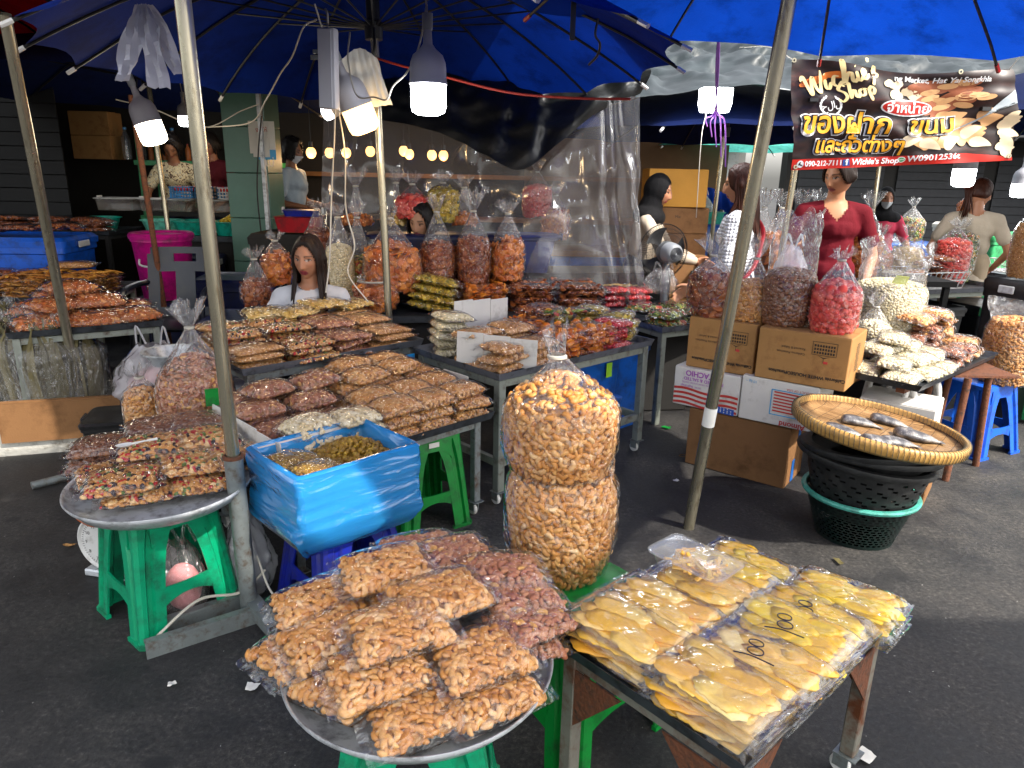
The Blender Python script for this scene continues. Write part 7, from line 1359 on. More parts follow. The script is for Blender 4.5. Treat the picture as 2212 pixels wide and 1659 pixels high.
for k, (x, y, z, lab) in enumerate([(60, 800, .26, 'bagged dried leaf bundle at the far left edge on the foam box'), (110, 790, .26, 'bagged dried leaf bundle in the middle of the foam box'), (165, 810, .24, 'bagged dried leaf bundle right against the far left pole'), (30, 770, .26, 'rear bagged leaf bundle at the left edge, higher than the others'), (115, 765, .27, 'rear bagged leaf bundle under the shrimp table corner')]):
    p = PY(x, y, 3.95 + (.35 if k > 2 else .0) - (.1 if k == 1 else 0)); leaf_bag(lab, (p[0], p[1], z), .165, .42, 5 + k, (.0, .06 * (k - 1.5), k))
lid_bin('low crate under the rear leaf bundles', (-2.88, 4.35, 0), .3, .7, .4, .25, 'basket_black'); gcr_ = obj('green_sheet', box(.10, .01, .30, bev=.003), MAT['basket_green'], loc=P(18, 960) + V3(-.05, .05, .17), rot=(0, 0, .3), smooth=False); tag(gcr_, 'dark green plastic sheet at the left edge beside the foam box', 'sheet')
lid_bin('black lidded bin between the far left pole and the cashew sacks', (-1.98, 3.42, 0), .3, .34, .30, .34, 'black_plastic', clip='black_plastic')
carrier('big white bag with red print hanging under the shrimp table', (-2.05, 3.92, .16), .22, .42, 21, 'bag_white', 'pink_soft', 1.2); carrier('white crumpled bag behind the cashew sack neck', (-1.62, 3.62, .40), .16, .26, 22, 'film_tie')
mb_ = pan('shiny steel bowl behind the cashew sack neck', (-1.86, 3.75, .52), .14, .06, 'aluminium', 'steel_bowl', 'bowl'); lid_bin('dark box holding the steel bowl and white bag', (-1.75, 3.70, 0), .3, .62, .35, .39, 'dark_bin')
# tied sacks around the seated woman and behind the centre tables
MT_ = thing('rear_table', 'dark rear table carrying tied snack sacks and flat packs behind the castor table', 'table', (.05, 4.95, 0), R(8)); obj('top', box(2.3, .95, .04, (0, 0, .66)), MAT['dark_tray'], MT_, smooth=False); obj('front', box(2.2, .03, .62, (0, -.42, .32)), MAT['dark_wall'], MT_, smooth=False); obj('riser', box(2.2, .42, .20, (0, .26, .782)), MAT['dark_wall'], MT_, smooth=False)
GK = 'tied snack sacks behind the centre tables'
def sack_at(label, px_, ybase, yfill, ytie, ytop, Yd, kind, wpx, seed, **kw):
    p = PY(px_, ybase, Yd); zf = PY(px_, yfill, Yd)[2]; zt = PY(px_, ytie, Yd)[2]; zp = PY(px_, ytop, Yd)[2]; r = wpx / 2 / FPX * (Yd * .96 + .1); b = p[2]
    return tied_bag('snack_sack', label, 'sack', (p[0], Yd, b), kind, r, zf - b, zt - b, zp - b, GK, seed=seed, contents='crisps', **kw)
sack_at('big tied sack of orange crisps right beside the umbrella pole', 848, 626, 540, 472, 452, 4.55, 'orange', 128, 1, flare=.035, topd=.06, lump=.04)
sack_at('lower sack of orange crisps propping the big one at the pole', 812, 668, 615, 606, 598, 4.42, 'orange', 100, 2, flare=.0, neck=.10)
sack_at('tied sack of brown crisps right of the big orange sack', 945, 612, 528, 458, 425, 4.75, 'brown', 80, 3, flare=.05)
sack_at('tied sack of dark red brown crisps, middle of the row', 1022, 606, 518, 456, 412, 4.78, 'brown', 78, 4, flare=.06)
sack_at('tied sack of dark orange crisps at the right end of the row', 1095, 602, 520, 462, 435, 4.85, 'orange', 76, 5, flare=.06)
sack_at('tied sack of pale beans beside the seated woman', 738, 650, 535, 470, 445, 4.6, 'pistachio', 62, 6, flare=.04); sack_at('tied sack of green vegetable crisps beside the pole', 778, 650, 560, 470, 440, 4.72, 'veg', 70, 7, flare=.04)
sack_at('tied sack behind the white pen scrawl, left of the pale beans', 690, 560, 500, 452, 436, 5.0, 'brown', 60, 8, flare=.04); sack_at('rear tied sack of purple crisps above the peeking face', 892, 470, 428, 398, 378, 5.02, 'berry', 76, 9, flare=.05); sack_at('rear tied sack of golden crisps behind the brown sack', 958, 480, 412, 395, 375, 5.05, 'yellow', 70, 10, flare=.05); sack_at('rear tied sack at the pole with a tall ruffled neck', 772, 486, 468, 402, 368, 5.0, 'shrimp', 70, 11, flare=.07); sack_at('rear tied sack with a thin neck just right of the pole', 858, 486, 470, 395, 372, 5.06, 'palechip', 50, 12, flare=.04); sack_at('rear tied sack with a knotted neck behind the middle row', 1003, 486, 466, 405, 385, 5.06, 'shrimp', 62, 13, flare=.05)
sack_at('small tied sack of dark snacks left of the seated woman', 600, 612, 550, 520, 505, 4.6, 'orange', 66, 14, flare=.04); sack_at('small tied sack at the left shoulder of the seated woman', 556, 655, 610, 560, 540, 4.4, 'brown', 70, 15, flare=.04)
lid_bin('dark tub under the rear tied sacks', (-.35, 5.05, .885), R(8), 1.3, .28, .26, 'dark_bin', clip='dark_bin'); cnt_ = lid_bin('dark tub behind the seated woman carrying small sacks', (-1.35, 4.62, 0), .1, 1.3, .55, .62, 'dark_bin', clip='dark_bin')
bk_ = pillow('brown', .14, .11, .013, 2, contents='flat_crisps'); ok_ = pillow('orange', .14, .11, .013, 2, contents='flat_crisps'); yk_ = pillow('yellow', .15, .11, .032, 3, contents='crisps')
stacks(ok_, MT_, [-.28], [-.26, -.02], 7, .69, .024, 0, 'flat orange pack', 'left of the centre rear stacks', 'flat packs on the rear table', 'crisp_pack', 95, cat='pack of crisps', tilt=.02)
stacks(bk_, MT_, [.03, .36], [-.26, -.02], 7, .69, .024, 0, 'flat brown pack', 'on the dark rear table', 'flat packs on the rear table', 'crisp_pack', 96, cat='pack of crisps', tilt=.02)
for k in range(4): yk_(pt_on(MT_, -.63 + .01 * k, -.32, .72 + .055 * k), R(8) - .25 + .1 * (k % 2), ['yellow green crisp bag lowest right of the pole', 'second yellow green crisp bag right of the pole', 'third yellow green crisp bag right of the pole', 'topmost yellow green crisp bag right of the pole'][k], 'yellow crisp bags by the pole', 'bag of crisps', 'crisp_bag', ry=.18)
stacks(rd_, MT_, [.62, .80], [-.15], 3, .70, .045, .3, 'dim red snack bag behind the clear sheet', '', 'dim bags behind the sheet', 'snack_bag', 97); stacks(yl_, MT_, [.72], [.05], 3, .70, .045, .2, 'dim yellow snack bag behind the clear sheet', '', 'dim bags behind the sheet', 'snack_bag', 98)
VT = cart('steel table of green vegetable crisp packs behind the castor table', 'snack_table', (1.12, 4.78, 0), R(30), .80, .6, .62, 'grey_paint', 'tray_steel', False, .02, .04)
stacks(vg_, VT, [-.25, .0, .25], [-.17, .05], 2, .65, .05, .3, 'green vegetable crisp bag right of the castor table', '', 'vegetable crisp bags', 'crisp_bag', 99, cat='bag of crisps')
# dim goods on the shelves of the back shop
for k, (px_, py_, kind, lab) in enumerate([(1160, 420, 'berry', 'red sack dimly seen through the clear sheet'), (1200, 470, 'orange', 'orange sack dimly seen at the right of the sheet')]):
    p = PY(px_, py_, 6.8); tied_bag('snack_sack', lab, 'sack', (p[0], 6.8, p[2] - .2), kind, .14, .26, .40, .5, 'sacks behind the sheet', seed=110 + k)
bt2 = thing('rear_counter', 'rear counter of sacks in the gloom behind the clear sheet', 'counter', (.1, 6.85, 0)); obj('top', box(3.0, .6, .05, (0, 0, .86)), MAT['card_dark'], bt2, smooth=False); obj('front', box(2.9, .04, .82, (0, -.25, .42)), MAT['bin_blue'], bt2, smooth=False)
# scale and red crate near the column
rc = PY(648, 484, 6.0); t = thing('lattice_crate', 'dark red lattice crate behind the seated woman, near the column', 'crate', (rc[0], 6.0, rc[2] - .06), group='shop crates'); obj('lattice', rings([rrect(.15, .12, .02, 0), rrect(.17, .14, .02, .12), rrect(.18, .15, .02, .125), rrect(.165, .135, .02, .125), rrect(.145, .115, .02, .01)]), MAT['red_plastic'], t, ang=30)
lid_bin('dark counter tub under the dark red crate', (rc[0], 6.0, 0), 0, .7, .5, rc[2] - .065, 'dark_wall', clip='dark_wall'); lid_bin('navy tray in the dark red crate', (rc[0] + .03, 6.0, rc[2] + .066), .1, .3, .22, .05, 'navy')
# ================================================================ lamps, cords and the banner
mat('lamp_white', 'a8a8b0', .4, var=.04)
glow('lit_white', (.92, .96, 1), 9); glow('lit_warm', (1, .62, .22), 1.5); glow('lit_cream', (1, .88, .66), 6); glow('lit_amber', (1, .55, .16), 1.1)
def bulb(label, loc, rx=0., ry=0., k=1., lit='lit_white', name='hanging_lamp', e=1.8, col=(1, .95, .88), cord=.35, body='lamp_white', group='lit hanging lamps'):
    t = thing(name, label, 'lamp', loc, group=group, rot=(rx, ry, 0)); r = .066 * k
    obj('housing', lathe([(0, .175 * k), (.014 * k, .175 * k), (.017 * k, .125 * k), (.03 * k, .108 * k), (.054 * k, .088 * k), (r * .97, .062 * k), (r, .04 * k), (r * 1.02, .0), (r * 1.05, -.004), (r * 1.05, -.012), (r, -.012)], 32), MAT[body], t)
    obj('diffuser', lathe([(r * .98, -.012), (r * .98, -.085 * k), (r * .9, -.105 * k), (r * .6, -.115 * k), (0, -.117 * k)], 32), MAT[lit], t)
    obj('socket', lathe([(.017 * k, .17 * k), (.019 * k, .18 * k), (.019 * k, .225 * k), (0, .225 * k)], 18), MAT['grey_plastic'], t)
    if cord: obj('cord', tube(spline([(0, 0, .22 * k), (-.01, .005, .22 * k + cord * .5), (0, 0, .22 * k + cord)], 6), .004, 6), MAT['cord_white'], t)
    if e:
        l = bpy.data.lights.new('bulb_light', 'POINT'); l.energy = e; l.color = col; l.shadow_soft_size = .06 * k; lo = bpy.data.objects.new('bulb_light', l); COL.objects.link(lo); lo.parent = t; lo.location = (0, 0, -.16 * k)
    return t
bulb('big white lit lamp hanging centre under the large blue umbrella', PY(925, 176, 3.25), k=1.16, e=1.5, cord=.25)
wl_ = PY(768, 226, 3.75); bulb('warm lit lamp shaded with a scrap of paper beside the umbrella pole', wl_, rx=.15, ry=-.35, k=1.2, lit='lit_warm', e=2.7, col=(1, .68, .35), cord=.2)
cp = sheet('paper_shade', 'crumpled scrap of paper tied over the warm lamp', 'paper shade', [wl_ + V3(-.10, .08, .20), wl_ + V3(.0, .11, .27), wl_ + V3(.10, .07, .22)], [wl_ + V3(-.12, .12, .02), wl_ + V3(.04, .14, .0), wl_ + V3(.17, .08, .01)], 'paper', 20, 14, .03, 9.)
bulb('grey slanted lit lamp beside the thin rusty pole', PY(318, 262, 4.6), ry=-.28, rx=.05, k=1.2, lit='lit_cream', e=2.4, col=(1, .86, .66), cord=.2, body='lamp_body')
sq_ = thing('hanging_lamp', 'square white lit lamp hung from a purple ribbon at the upper right', 'lamp', PY(1545, 215, 4.9), group='lit hanging lamps'); obj('diffuser', rings([rrect(.085, .06, .03, -.075), rrect(.098, .07, .035, -.03), rrect(.098, .07, .03, .065), rrect(.06, .05, .02, .066)]), MAT['lit_white'], sq_, ang=40)
l = bpy.data.lights.new('bulb_light', 'POINT'); l.energy = 2; l.shadow_soft_size = .08; lo = bpy.data.objects.new('bulb_light', l); COL.objects.link(lo); lo.parent = sq_; lo.location = (0, -.05, -.16)
rib = PY(1552, 0, 4.3); re_ = PY(1544, 238, 4.78); mb = MB()
for k in range(5): mb.add(*tube(spline([rib + V3(.006 * k, 0, .0), (rib + re_) / 2 + V3(.015 - .004 * k, 0, 0), re_ + V3(.004 * k, 0, 0), re_ + V3(-.05 + .03 * k, 0, -.05 - .02 * (k % 3)), re_ + V3(-.04 + .035 * k, -.01, -.10 - .06 * k)], 5), .0045, 5))
tag(obj('purple_ribbon', mb, MAT['ribbon']), 'frayed purple plastic ribbon hanging in front of the square lamp', 'ribbon')
sg = obj('string', tube(spline([PY(1526, 245, 4.9), PY(1515, 300, 4.9), PY(1504, 470, 4.95)], 6), .003, 5), MAT['cord_white']); tag(sg, 'thin pale string hanging from the square lamp to the fan', 'string')
bulb('white lit lamp hanging below the right end of the banner', PY(2085, 362, 5.8), k=1.25, e=1.5, cord=.3); bulb('small white lit lamp left of the shiny pole in the shop', PY(398, 248, 7.2), k=.9, e=1.2, cord=.2); bulb('slim lit lamp tube tip beside the white control box', PY(722, 236, 4.2), ry=1.1, k=.6, e=0.0, cord=0); bulb('far lit lamp at the right edge beyond the banner', PY(2206, 395, 8.5), k=1.4, e=1.5, cord=.3)
def globe(label, loc, e=0):
    t = thing('bare_bulb', label, 'lamp', loc, group='row of warm bulbs in the back shop'); obj('glass', MB().add(*ell((0, 0, 0), (.052, .052, .058), 18, 12)), MAT['lit_amber'], t, ang=None); obj('socket', lathe([(0, .11), (.022, .11), (.024, .05), (.018, .045)], 14), MAT['black_plastic'], t); obj('cord', tube([(0, 0, .10), (0, 0, .55)], .004, 5), MAT['cord_black'], t)
    if e: l = bpy.data.lights.new('bulb_light', 'POINT'); l.energy = e; l.color = (1, .6, .28); l.shadow_soft_size = .06; lo = bpy.data.objects.new('bulb_light', l); COL.objects.link(lo); lo.parent = t; lo.location = (0, -.08, -.1)
for k, (x, y) in enumerate([(672, 330), (712, 330), (748, 330), (872, 326), (884, 333), (933, 335), (958, 336), (800, 327)]):
    globe(['warm bulb beside the masked woman', 'warm bulb first behind the clear sheet', 'warm bulb left of the umbrella pole behind the sheet', 'left of the close pair of warm bulbs behind the sheet', 'right of the close pair of warm bulbs behind the sheet', 'warm bulb left under the black tarp tip', 'warm bulb rightmost behind the sheet', 'warm bulb hidden behind the umbrella pole'][k], PY(x, y, 8.3 if k else 7.8), e=2.1 if k in (0, 2, 4, 6) else 0)
# white control box, cords and rope
pb = thing('power_box', 'long white control box hanging from the umbrella struts', 'box', PY(710, 150, 3.55), rot=(0, .03, -.25)); obj('case', MB().add(*box(.085, .05, .345, bev=.008, seg=2)), MAT['lamp_white'], pb); obj('lid', MB().add(*box(.068, .004, .335, (-.004, -.0265, 0), bev=.002)), MAT['lamp_white'], pb, smooth=False); obj('bracket', MB().add(*box(.05, .004, .02, (-.065, 0, .05))).add(*box(.045, .006, .016, (-.055, 0, .075))), MAT['galv'], pb, smooth=False)
obj('cord', MB().add(*tube(spline([(0, 0, .17), (-.01, .02, .23), (-.03, .04, .26)], 5), .005, 6)), MAT['cord_white'], pb)
def cord(label, pts, r=.004, m='cord_white'): tag(obj('cord', tube(spline(pts, 8), r, 6), MAT[m]), label, 'cord')
cord('white cord looping left from the control box along the umbrella', [PY(684, 42, 3.6), PY(655, 60, 3.7), PY(632, 120, 3.8), PY(605, 160, 3.9), PY(575, 215, 4.1), PY(540, 265, 4.6), PY(450, 275, 5.2)])
cord('pale cord hanging down past the seated woman from the control box', [PY(724, 220, 3.65), PY(722, 300, 3.7), PY(716, 420, 3.8), PY(712, 560, 3.75), PY(704, 632, 3.68)]); cord('second pale cord hanging down into the orange crisps', [PY(728, 220, 3.7), PY(745, 330, 3.8), PY(747, 450, 3.9), PY(766, 530, 3.9), PY(752, 590, 3.85), PY(795, 652, 3.75)])
cord('thin cord from the umbrella hub to the big white lamp', [PY(756, 70, 3.9), PY(752, 130, 3.7), PY(770, 205, 3.5), PY(808, 210, 3.4), PY(835, 215, 3.3), PY(850, 185, 3.28), PY(880, 155, 3.26), PY(905, 100, 3.25), PY(922, 10, 3.3)])
cord('red braided rope stretched from the pole to the umbrella edge', [PY(784, 130, 3.92), PY(792, 121, 3.88), PY(806, 128, 3.9), PY(800, 122, 3.92), PY(860, 140, 3.85), PY(960, 166, 3.7), PY(1100, 200, 3.6), PY(1240, 212, 3.5), PY(1362, 214, 3.45)], .0058, 'red_rope')
cord('black cord dangling from the pole where the red rope is tied', [PY(806, 128, 3.9), PY(809, 100, 3.9), PY(808, 60, 3.95)], .007, 'cord_black'); cord('black cord drooping from the right edge of the large umbrella', [PY(1292, 40, 3.0), PY(1286, 75, 3.0), PY(1296, 95, 3.02), PY(1290, 120, 3.05), PY(1272, 140, 3.1)], .005, 'cord_black')
st_ = obj('strap', box(.02, .012, .15, bev=.003), MAT['cord_black'], loc=PY(1238, 40, 2.95), smooth=False); tag(st_, 'short black strap hanging from the near edge of the large umbrella', 'strap')
cord('thin dark cable hanging down the tiled column', [PY(565, 250, 6.2), PY(558, 330, 6.2), PY(556, 420, 6.2), PY(566, 520, 6.2)], .006, 'cord_black'); cord('wire sagging across the shop from the slanted lamp', [PY(250, 215, 5.2), PY(330, 235, 5.3), PY(440, 275, 5.4), PY(520, 240, 5.5), PY(560, 225, 5.5)], .004, 'cord_white')
# white tee hung from the umbrella rim
tp = [PY(290, 20, 2.9), PY(309, 5, 2.9), PY(328, 10, 2.9)]
hr = thing('hanging_rag', 'torn white cloth hanging in strips from the umbrella rim, left of the shiny pole', 'cloth', tp[1])
def strip(pts, w, seed): 
    sp_ = spline([np.array(q) - tp[1] for q in pts], 6); n = len(sp_); ws = np.interp(np.linspace(0, 1, n), np.linspace(0, 1, len(w)), w)
    v = []; f = []
    for i in range(n):
        for j in range(6): q = j / 5 - .5; v.append(sp_[i] + V3(ws[i] * q, .018 * math.sin(j * 2.1 + i * .5 + seed) * min(1, i / 4), .004 * math.sin(j * 3 + seed)))
    for i in range(n - 1):
        for j in range(5): f.append((i * 6 + j, i * 6 + j + 1, (i + 1) * 6 + j + 1, (i + 1) * 6 + j))
    return v, f
obj('strip', strip([PY(300, 10, 2.9), PY(290, 60, 2.9), PY(277, 130, 2.9), PY(262, 175, 2.9)], [.03, .07, .085, .05], 0), MAT['shirt_white'], hr); obj('strip', strip([PY(308, 10, 2.9), PY(320, 60, 2.9), PY(330, 120, 2.9), PY(345, 190, 2.9)], [.04, .085, .08, .075], 2), MAT['shirt_white'], hr); obj('strip', strip([PY(318, 10, 2.9), PY(345, 55, 2.92), PY(365, 110, 2.92), PY(388, 160, 2.92)], [.04, .07, .05, .05], 4), MAT['shirt_white'], hr)
# ---------------------------------------------------------------- printed banner
def corner(u, v):
    a, b, c, d = PY(1712, 136, 4.5), PY(2194, 158, 4.28), PY(1708, 368, 4.5), PY(2192, 346, 4.28)
    tpt = a * (1 - u) + b * u; bpt = c * (1 - u) + d * u; p = bpt * (1 - v) + tpt * v
    bulge = .035 * noise3((u * 2.2, v * 1.2, 0), 1.6, 4.) + .018 * noise3((u * 5, v * 4, 0), 1.7, 8.) + .012 * math.sin(u * 11 + v * 5) * (v ** 2)
    return p + V3(.25, -1, .0) * bulge + V3(0, 0, .025 * math.sin(u * 6.5 + 1.0) * v)
BN = thing('banner', 'dark printed shop banner with nuts and gold Thai lettering hanging upper right', 'banner', corner(.5, .5)); b0 = corner(.5, .5)
def banner_mat():
    m, t, b, o = nodes('banner_print'); L = t.links.new; tc = N(t, 'TexCoord'); mp = N(t, 'Mapping'); L(tc.outputs['Object'], mp.inputs[0]); mp.inputs['Scale'].default_value = (1, 1, 4); nz = N(t, 'TexNoise', i_Scale=5., i_Detail=8., i_Roughness=.7); L(mp.outputs[0], nz.inputs[0])
    r = ramp(t, [(.35, hexc('170d0c')), (.55, hexc('2c1512')), (.72, hexc('4f241a'))]); L(nz.outputs[0], r.inputs[0]); L(r.outputs[0], b.inputs['Base Color']); b.inputs['Roughness'].default_value = .38
banner_mat()
for nm, c in (('gold_ink', 'f0a828'), ('cream_ink', 'f0d79a'), ('white_ink', 'e6e6e6'), ('black_ink', '0d0908'), ('red_ink', 'c8281c'), ('nut_ink', 'd9a673'), ('nut_pale', 'e8d3b0'), ('nut_brown', '9c5a3c'), ('green_ink', '2f9a48'), ('fb_ink', '2f4f9a'), ('orange_ink', 'd8732a'), ('grey_ink', 'a9b2b8')): mat(nm, c, .42, var=.08, vs=30)
obj('sheet', grid(lambda a, b: corner(a, b) - b0, 150, 72), MAT['banner_print'], BN, ang=None)
BW, BH = 482., 222.
def on_banner(v2, lift): return np.array([corner(x, y) - b0 + V3(.1, -1, 0) * lift * 1.6 for x, y in v2])
def bprint(name, v, f, m, lift=.004):
    """lay a flat drawing (in banner pixels, y up from the foot) on the rippled sheet"""
    bm = bmesh.new(); vs = [bm.verts.new((p[0], p[1], 0)) for p in np.asarray(v)]
    for q in f:
        try: bm.faces.new([vs[i] for i in q])
        except ValueError: pass
    for _ in range(3):
        ed = [e for e in bm.edges if e.calc_length() > 8]
        if ed: bmesh.ops.subdivide_edges(bm, edges=ed, cuts=1); bmesh.ops.triangulate(bm, faces=[q for q in bm.faces if len(q.verts) > 4])
    bm.verts.index_update(); vv = np.array([(q.co.x / BW, q.co.y / BH) for q in bm.verts]); ff = [[q.index for q in p.verts] for p in bm.faces]; bm.free()
    return obj(name, (on_banner(vv, lift), ff), MAT[m], BN, smooth=True, ang=None)
def btext(s, x, y, size, m, bold=0., shear=0., rot=0., lift=.008, outline=(), sp=1., name='lettering', al='LEFT'):
    for (ex, om, lf) in outline: v, f = text(s, size, bold + ex, shear, al, sp); c, q = math.cos(rot), math.sin(rot); bprint(name, np.stack([x + v[:, 0] * c - v[:, 1] * q, y + v[:, 0] * q + v[:, 1] * c], 1), f, om, lf)
    v, f = text(s, size, bold, shear, al, sp); c, q = math.cos(rot), math.sin(rot); bprint(name, np.stack([x + v[:, 0] * c - v[:, 1] * q, y + v[:, 0] * q + v[:, 1] * c], 1), f, m, lift)
def blob(cx, cy, rx, ry, a=0., k=0., n=18):
    t = np.linspace(0, 2 * PI, n, endpoint=False); x = rx * np.cos(t); y = ry * np.sin(t) * (1 - k * np.cos(t)) + (-k * ry * .9 * np.cos(t) ** 2 if k else 0); return np.stack([cx + x * math.cos(a) - y * math.sin(a), cy + x * math.sin(a) + y * math.cos(a)], 1), [tuple(range(n))]
def many(name, items, m, lift):
    mb = MB(); [mb.add(np.concatenate([v, np.zeros((len(v), 1))], 1), f) for v, f in items]; bprint(name, mb.V(), mb.f, m, lift)
rg = np.random.default_rng(12)
gv, gf = grid(lambda a, b: (a * 482, b * (22 + 2 * a if a < .78 else 23.5 - (a - .78) * 70), 0), 90, 3); bprint('strip', gv, gf, 'red_ink', .003)
many('nut_picture', [blob(rg.uniform(215, 300), rg.uniform(160, 195), 11, 8, rg.uniform(0, 3)) for _ in range(22)], 'nut_pale', .003); many('nut_picture', [blob(rg.uniform(275, 400), rg.uniform(130, 195), 24, 9, rg.uniform(.1, .8)) for _ in range(26)], 'nut_brown', .0034); many('nut_picture', [blob(rg.uniform(300, 430), rg.uniform(140, 196), 20, 7, rg.uniform(-.3, .4)) for _ in range(14)], 'nut_ink', .0038)
many('nut_picture', [blob(rg.uniform(270, 400), rg.uniform(52, 70), 22, 12, rg.uniform(-.8, .8), .5) for _ in range(9)] + [blob(rg.uniform(330, 440), rg.uniform(75, 125), 22, 12, rg.uniform(-.8, .8), .5) for _ in range(14)], 'nut_ink', .0042); many('nut_picture', [blob(rg.uniform(440, 474), rg.uniform(20, 120), 17, 10, rg.uniform(-1.2, 1.2), .5) for _ in range(12)] + [blob(x, y, 24, 12, a, .5) for x, y, a in ((260, 62, .3), (300, 50, -.4), (345, 55, .6), (410, 50, -.2), (390, 80, .5))], 'nut_pale', .0046)
bprint('white_curl', [(318, 66), (360, 82), (410, 110), (450, 150), (478, 172), (480, 140), (440, 128), (400, 100)], [(0, 1, 6, 7), (1, 2, 5, 6), (2, 3, 4, 5)], 'grey_ink', .0052)
def brush(name, strokes, x, y, k, rot, m, w_=4.2, lift=.008):
    mb = MB(); c, q = math.cos(rot), math.sin(rot)
    for st in strokes:
        p = spline(np.array(st, float), 7); p = np.stack([x + k * (p[:, 0] * c - p[:, 1] * q), y + k * (p[:, 0] * q + p[:, 1] * c)], 1); d = np.gradient(p, axis=0); d /= np.linalg.norm(d, axis=1)[:, None] + 1e-9; n_ = np.stack([-d[:, 1], d[:, 0]], 1)
        t = np.linspace(0, 1, len(p)); ww = w_ * (.32 + .68 * np.abs(d[:, 1])) * np.clip(np.minimum(t, 1 - t) * 14 + .35, 0, 1); n2 = len(p)
        mb.add(np.concatenate([np.c_[p + n_ * ww[:, None] / 2, np.zeros(n2)], np.c_[p - n_ * ww[:, None] / 2, np.zeros(n2)]]), [(i, i + 1, n2 + i + 1, n2 + i) for i in range(n2 - 1)])
    bprint(name, mb.V(), mb.f, m, lift)
WI = [[(-.1, .9), (.1, 1.1), (.2, .6), (.35, 0), (.6, .9), (.75, .2), (.95, 0), (1.2, 1.1)], [(1.35, .55), (1.35, .1), (1.5, 0), (1.7, .3)], [(1.36, .85), (1.40, .80)], [(2.15, .5), (1.9, .55), (1.8, .2), (2.0, 0), (2.3, .2)], [(2.3, .2), (2.55, 1.1), (2.45, 1.3), (2.4, .8), (2.38, 0), (2.6, .5), (2.8, .5), (2.82, .1), (2.95, 0), (3.1, .2)], [(3.1, .55), (3.12, .1), (3.25, 0), (3.45, .2)], [(3.12, .85), (3.16, .80)], [(3.4, .2), (3.7, .4), (3.65, .58), (3.45, .4), (3.55, 0), (3.95, .25)], [(4.1, 1.15), (4.05, .9)], [(4.15, .2), (4.4, .6), (4.35, .3), (4.5, .1), (4.3, 0), (4.1, .08)]]
SH = [[(.75, .95), (.5, 1.1), (.25, .85), (.6, .5), (.65, .15), (.3, -.05), (0, .2)], [(.9, 0), (1.05, 1.15), (.95, .1), (1.15, .5), (1.35, .5), (1.35, .1), (1.5, 0), (1.65, .25)], [(1.95, .5), (1.7, .4), (1.75, .05), (2.05, .1), (2.1, .4), (1.95, .5), (2.3, .45)], [(2.45, .55), (2.4, -.5)], [(2.43, .3), (2.65, .55), (2.85, .3), (2.65, 0), (2.45, .1)], [(2.9, .6), (3.1, 1.0), (3.0, 1.1)]]
brush('lettering', WI, 34, 148, 37, .35, 'cream_ink', 8); brush('lettering', SH, 104, 140, 29, .33, 'cream_ink', 7.5)
many('pepper_picture', [blob(50, 180, 34, 8, .3), blob(100, 196, 30, 7, .1)], 'orange_ink', .0035)
v, f = blob(252, 138, 58, 20, 0, n=40); bprint('oval', v, f, 'white_ink', .0052); v, f = blob(252, 138, 54, 17, 0, n=40); bprint('oval', v, f, 'red_ink', .0058); btext('จำหน่าย', 252, 136, 31, 'white_ink', .7, .15, 0, .012, al='CENTER')
OL = ((5.2, 'white_ink', .0085), (2.9, 'black_ink', .012)); btext('ของฝาก', 14, 93, 60, 'gold_ink', 1.3, .22, .01, .017, OL, .98); btext('ขนม', 250, 92, 58, 'gold_ink', 1.1, .22, .05, .017, OL, .98); btext('และถั่วต่างๆ', 44, 48, 44, 'gold_ink', .9, .22, .0, .017, ((4.2, 'white_ink', .0085), (2.3, 'black_ink', .012)), .95)
# wreath emblem
lf_ = []
for s in (-1, 1):
    for k in range(9): a = -1.35 + k * .30; lf_.append(blob(87 + s * 23 * math.cos(a), 131 + 20 * math.sin(a), 5, 2.2, (a if s > 0 else PI - a) + 1.2 * s, n=8))
many('wreath', lf_, 'white_ink', .005); btext('حلال', 87, 132, 20, 'white_ink', .3, 0, .25, .005, al='CENTER')
v, f = blob(19, 12, 7.5, 7.5, n=20); bprint('phone_icon', v, f, 'white_ink', .0045); many('phone_icon', [blob(17, 13, 1.6, 4.2, -.6, n=10), blob(20, 10, 3.4, 1.5, -.4, n=10)], 'black_ink', .0052)
btext('090-212-7111', 28, 11.5, 15.2, 'white_ink', .5); bprint('square_icon', [(115, 4), (129, 5), (129, 19), (115, 18)], [(0, 1, 2, 3)], 'fb_ink', .0045); btext('f', 120.5, 12, 18, 'white_ink', .8, lift=.0055); btext('Wichie’s Shop', 131, 12, 18.5, 'white_ink', .45, .25)
v, f = blob(244, 14, 7.5, 7, n=20); bprint('round_icon', v, f, 'white_ink', .0045); v, f = blob(244, 14, 6, 5, n=20); bprint('round_icon', v, f, 'green_ink', .0052); btext('LINE', 244, 14, 4.6, 'white_ink', .1, lift=.0060, al='CENTER'); btext('W09012536t', 253, 14.5, 20, 'white_ink', .5, .1, .03)
btext('ng Market, Hat Yai Songkhla', 228, 207, 17, 'white_ink', .4, .1, -.04)
for (u, v_) in ((.01, .99), (.74, 1.0), (.02, .03), (.985, .05)): obj('eyelet', lathe([(.006, -.002), (.013, -.002), (.013, .003), (.006, .003)], 16), MAT['brass_steel'], BN, loc=corner(u, v_) - b0 + V3(0, -.006, 0), rot=(PI / 2, 0, 0))
for u, v_ in ((.10, .64), (.86, .58)): obj('clip', box(.05, .03, .02), MAT['black_plastic'], BN, smooth=False, loc=corner(u, v_) - b0 + V3(0, -.012, 0))
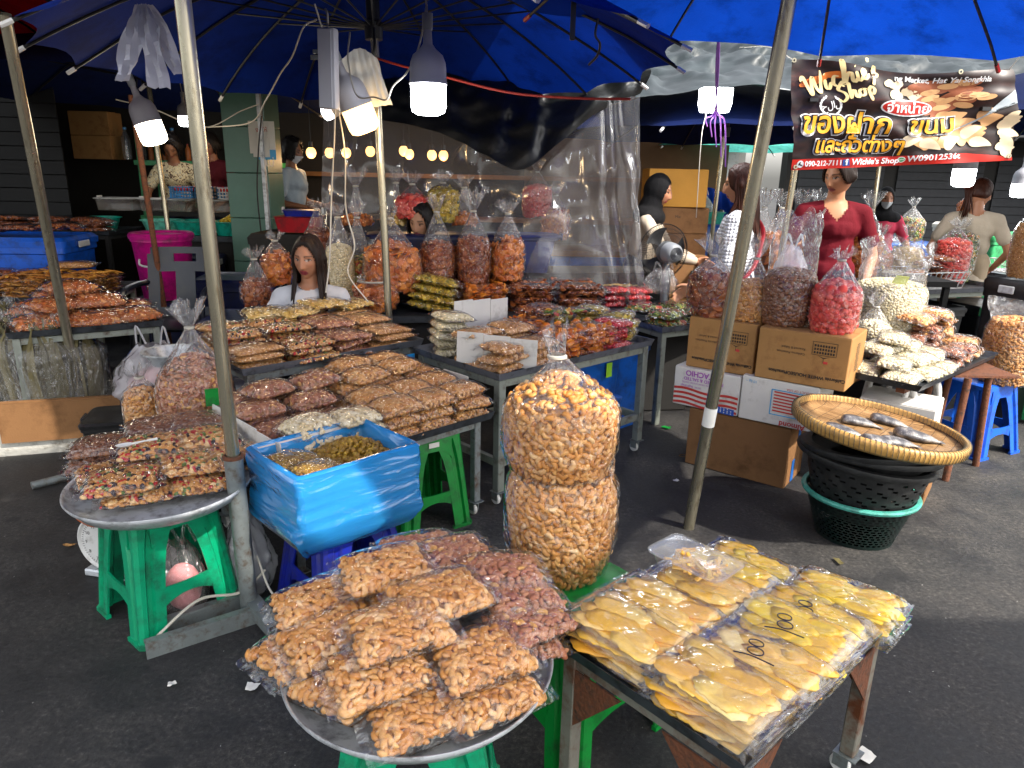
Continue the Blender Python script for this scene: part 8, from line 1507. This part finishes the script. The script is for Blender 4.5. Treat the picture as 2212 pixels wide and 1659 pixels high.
cord('cord tying the banner corner up to the tarp roof', [corner(.01, .99), corner(.01, .99) + V3(-.08, .2, .10), corner(.01, .99) + V3(-.15, .6, .16)], .003); cord('cord tying the banner at its right up to the umbrella', [corner(.985, 1.0), corner(.985, 1.0) + V3(.05, -.1, .16), corner(.985, 1.0) + V3(.08, -.25, .28)], .003)
# ================================================================ litter on the asphalt
for k, (x, y, m, sx, sy, lab) in enumerate([(1868, 1636, 'paper', .03, .022, 'torn white paper scrap on the asphalt beside the rusty castor'), (545, 1487, 'paper', .022, .016, 'small pale scrap on the asphalt left of the front tray'), (1672, 1424, 'ink_red', .016, .01, 'tiny red and white wrapper on the asphalt right of the mango trolley'), (372, 1480, 'paper', .014, .01, 'tiny white chip on the bare asphalt below the channel stand'), (1440, 925, 'leaf_green', .03, .02, 'scrap of green film on the asphalt beside the blue bins'), (1812, 1215, 'leaf_bundle', .03, .012, 'dry curled leaf on the asphalt right of the green basket'), (150, 1180, 'card', .03, .008, 'dry straw bit on the asphalt left of the dial scale'), (1460, 1040, 'paper', .018, .012, 'white scrap on the asphalt behind the leaning pole')]):
    rg = np.random.default_rng(k); p = P(x, y, .004)
    o = obj('litter_scrap', grid(lambda a, b: ((a - .5) * sx * 2 * (1 - .3 * b), (b - .5) * sy * 2, .004 + .008 * abs(noise3((a * 2, b * 2, k), 1.4, k)) + .006 * abs(a - .5)), 6, 5), MAT[m], loc=p, rot=(0, 0, rg.uniform(0, 6))); tag(o, lab, 'litter', 'litter scraps')
for k, (x, y, lab) in enumerate([(1816, 1364, 'brown rubber band on the asphalt near the right mango trolley leg'), (430, 1360, 'dark rubber band on the asphalt below the teal stool'), (1475, 985, 'tan rubber band on the asphalt beside the big plain carton')]):
    o = obj('rubber_band', tube([(.022 * math.cos(a) * (1 + .2 * math.sin(2 * a)), .016 * math.sin(a), .003) for a in np.linspace(0, 2 * PI, 25)], .0018, 5), MAT['card_dark' if k != 1 else 'rubber'], loc=P(x, y, .0)); tag(o, lab, 'rubber band', 'rubber bands')
print('objects', len(bpy.data.objects), 'faces', sum(len(o.data.polygons) for o in bpy.data.objects if o.type == 'MESH'))
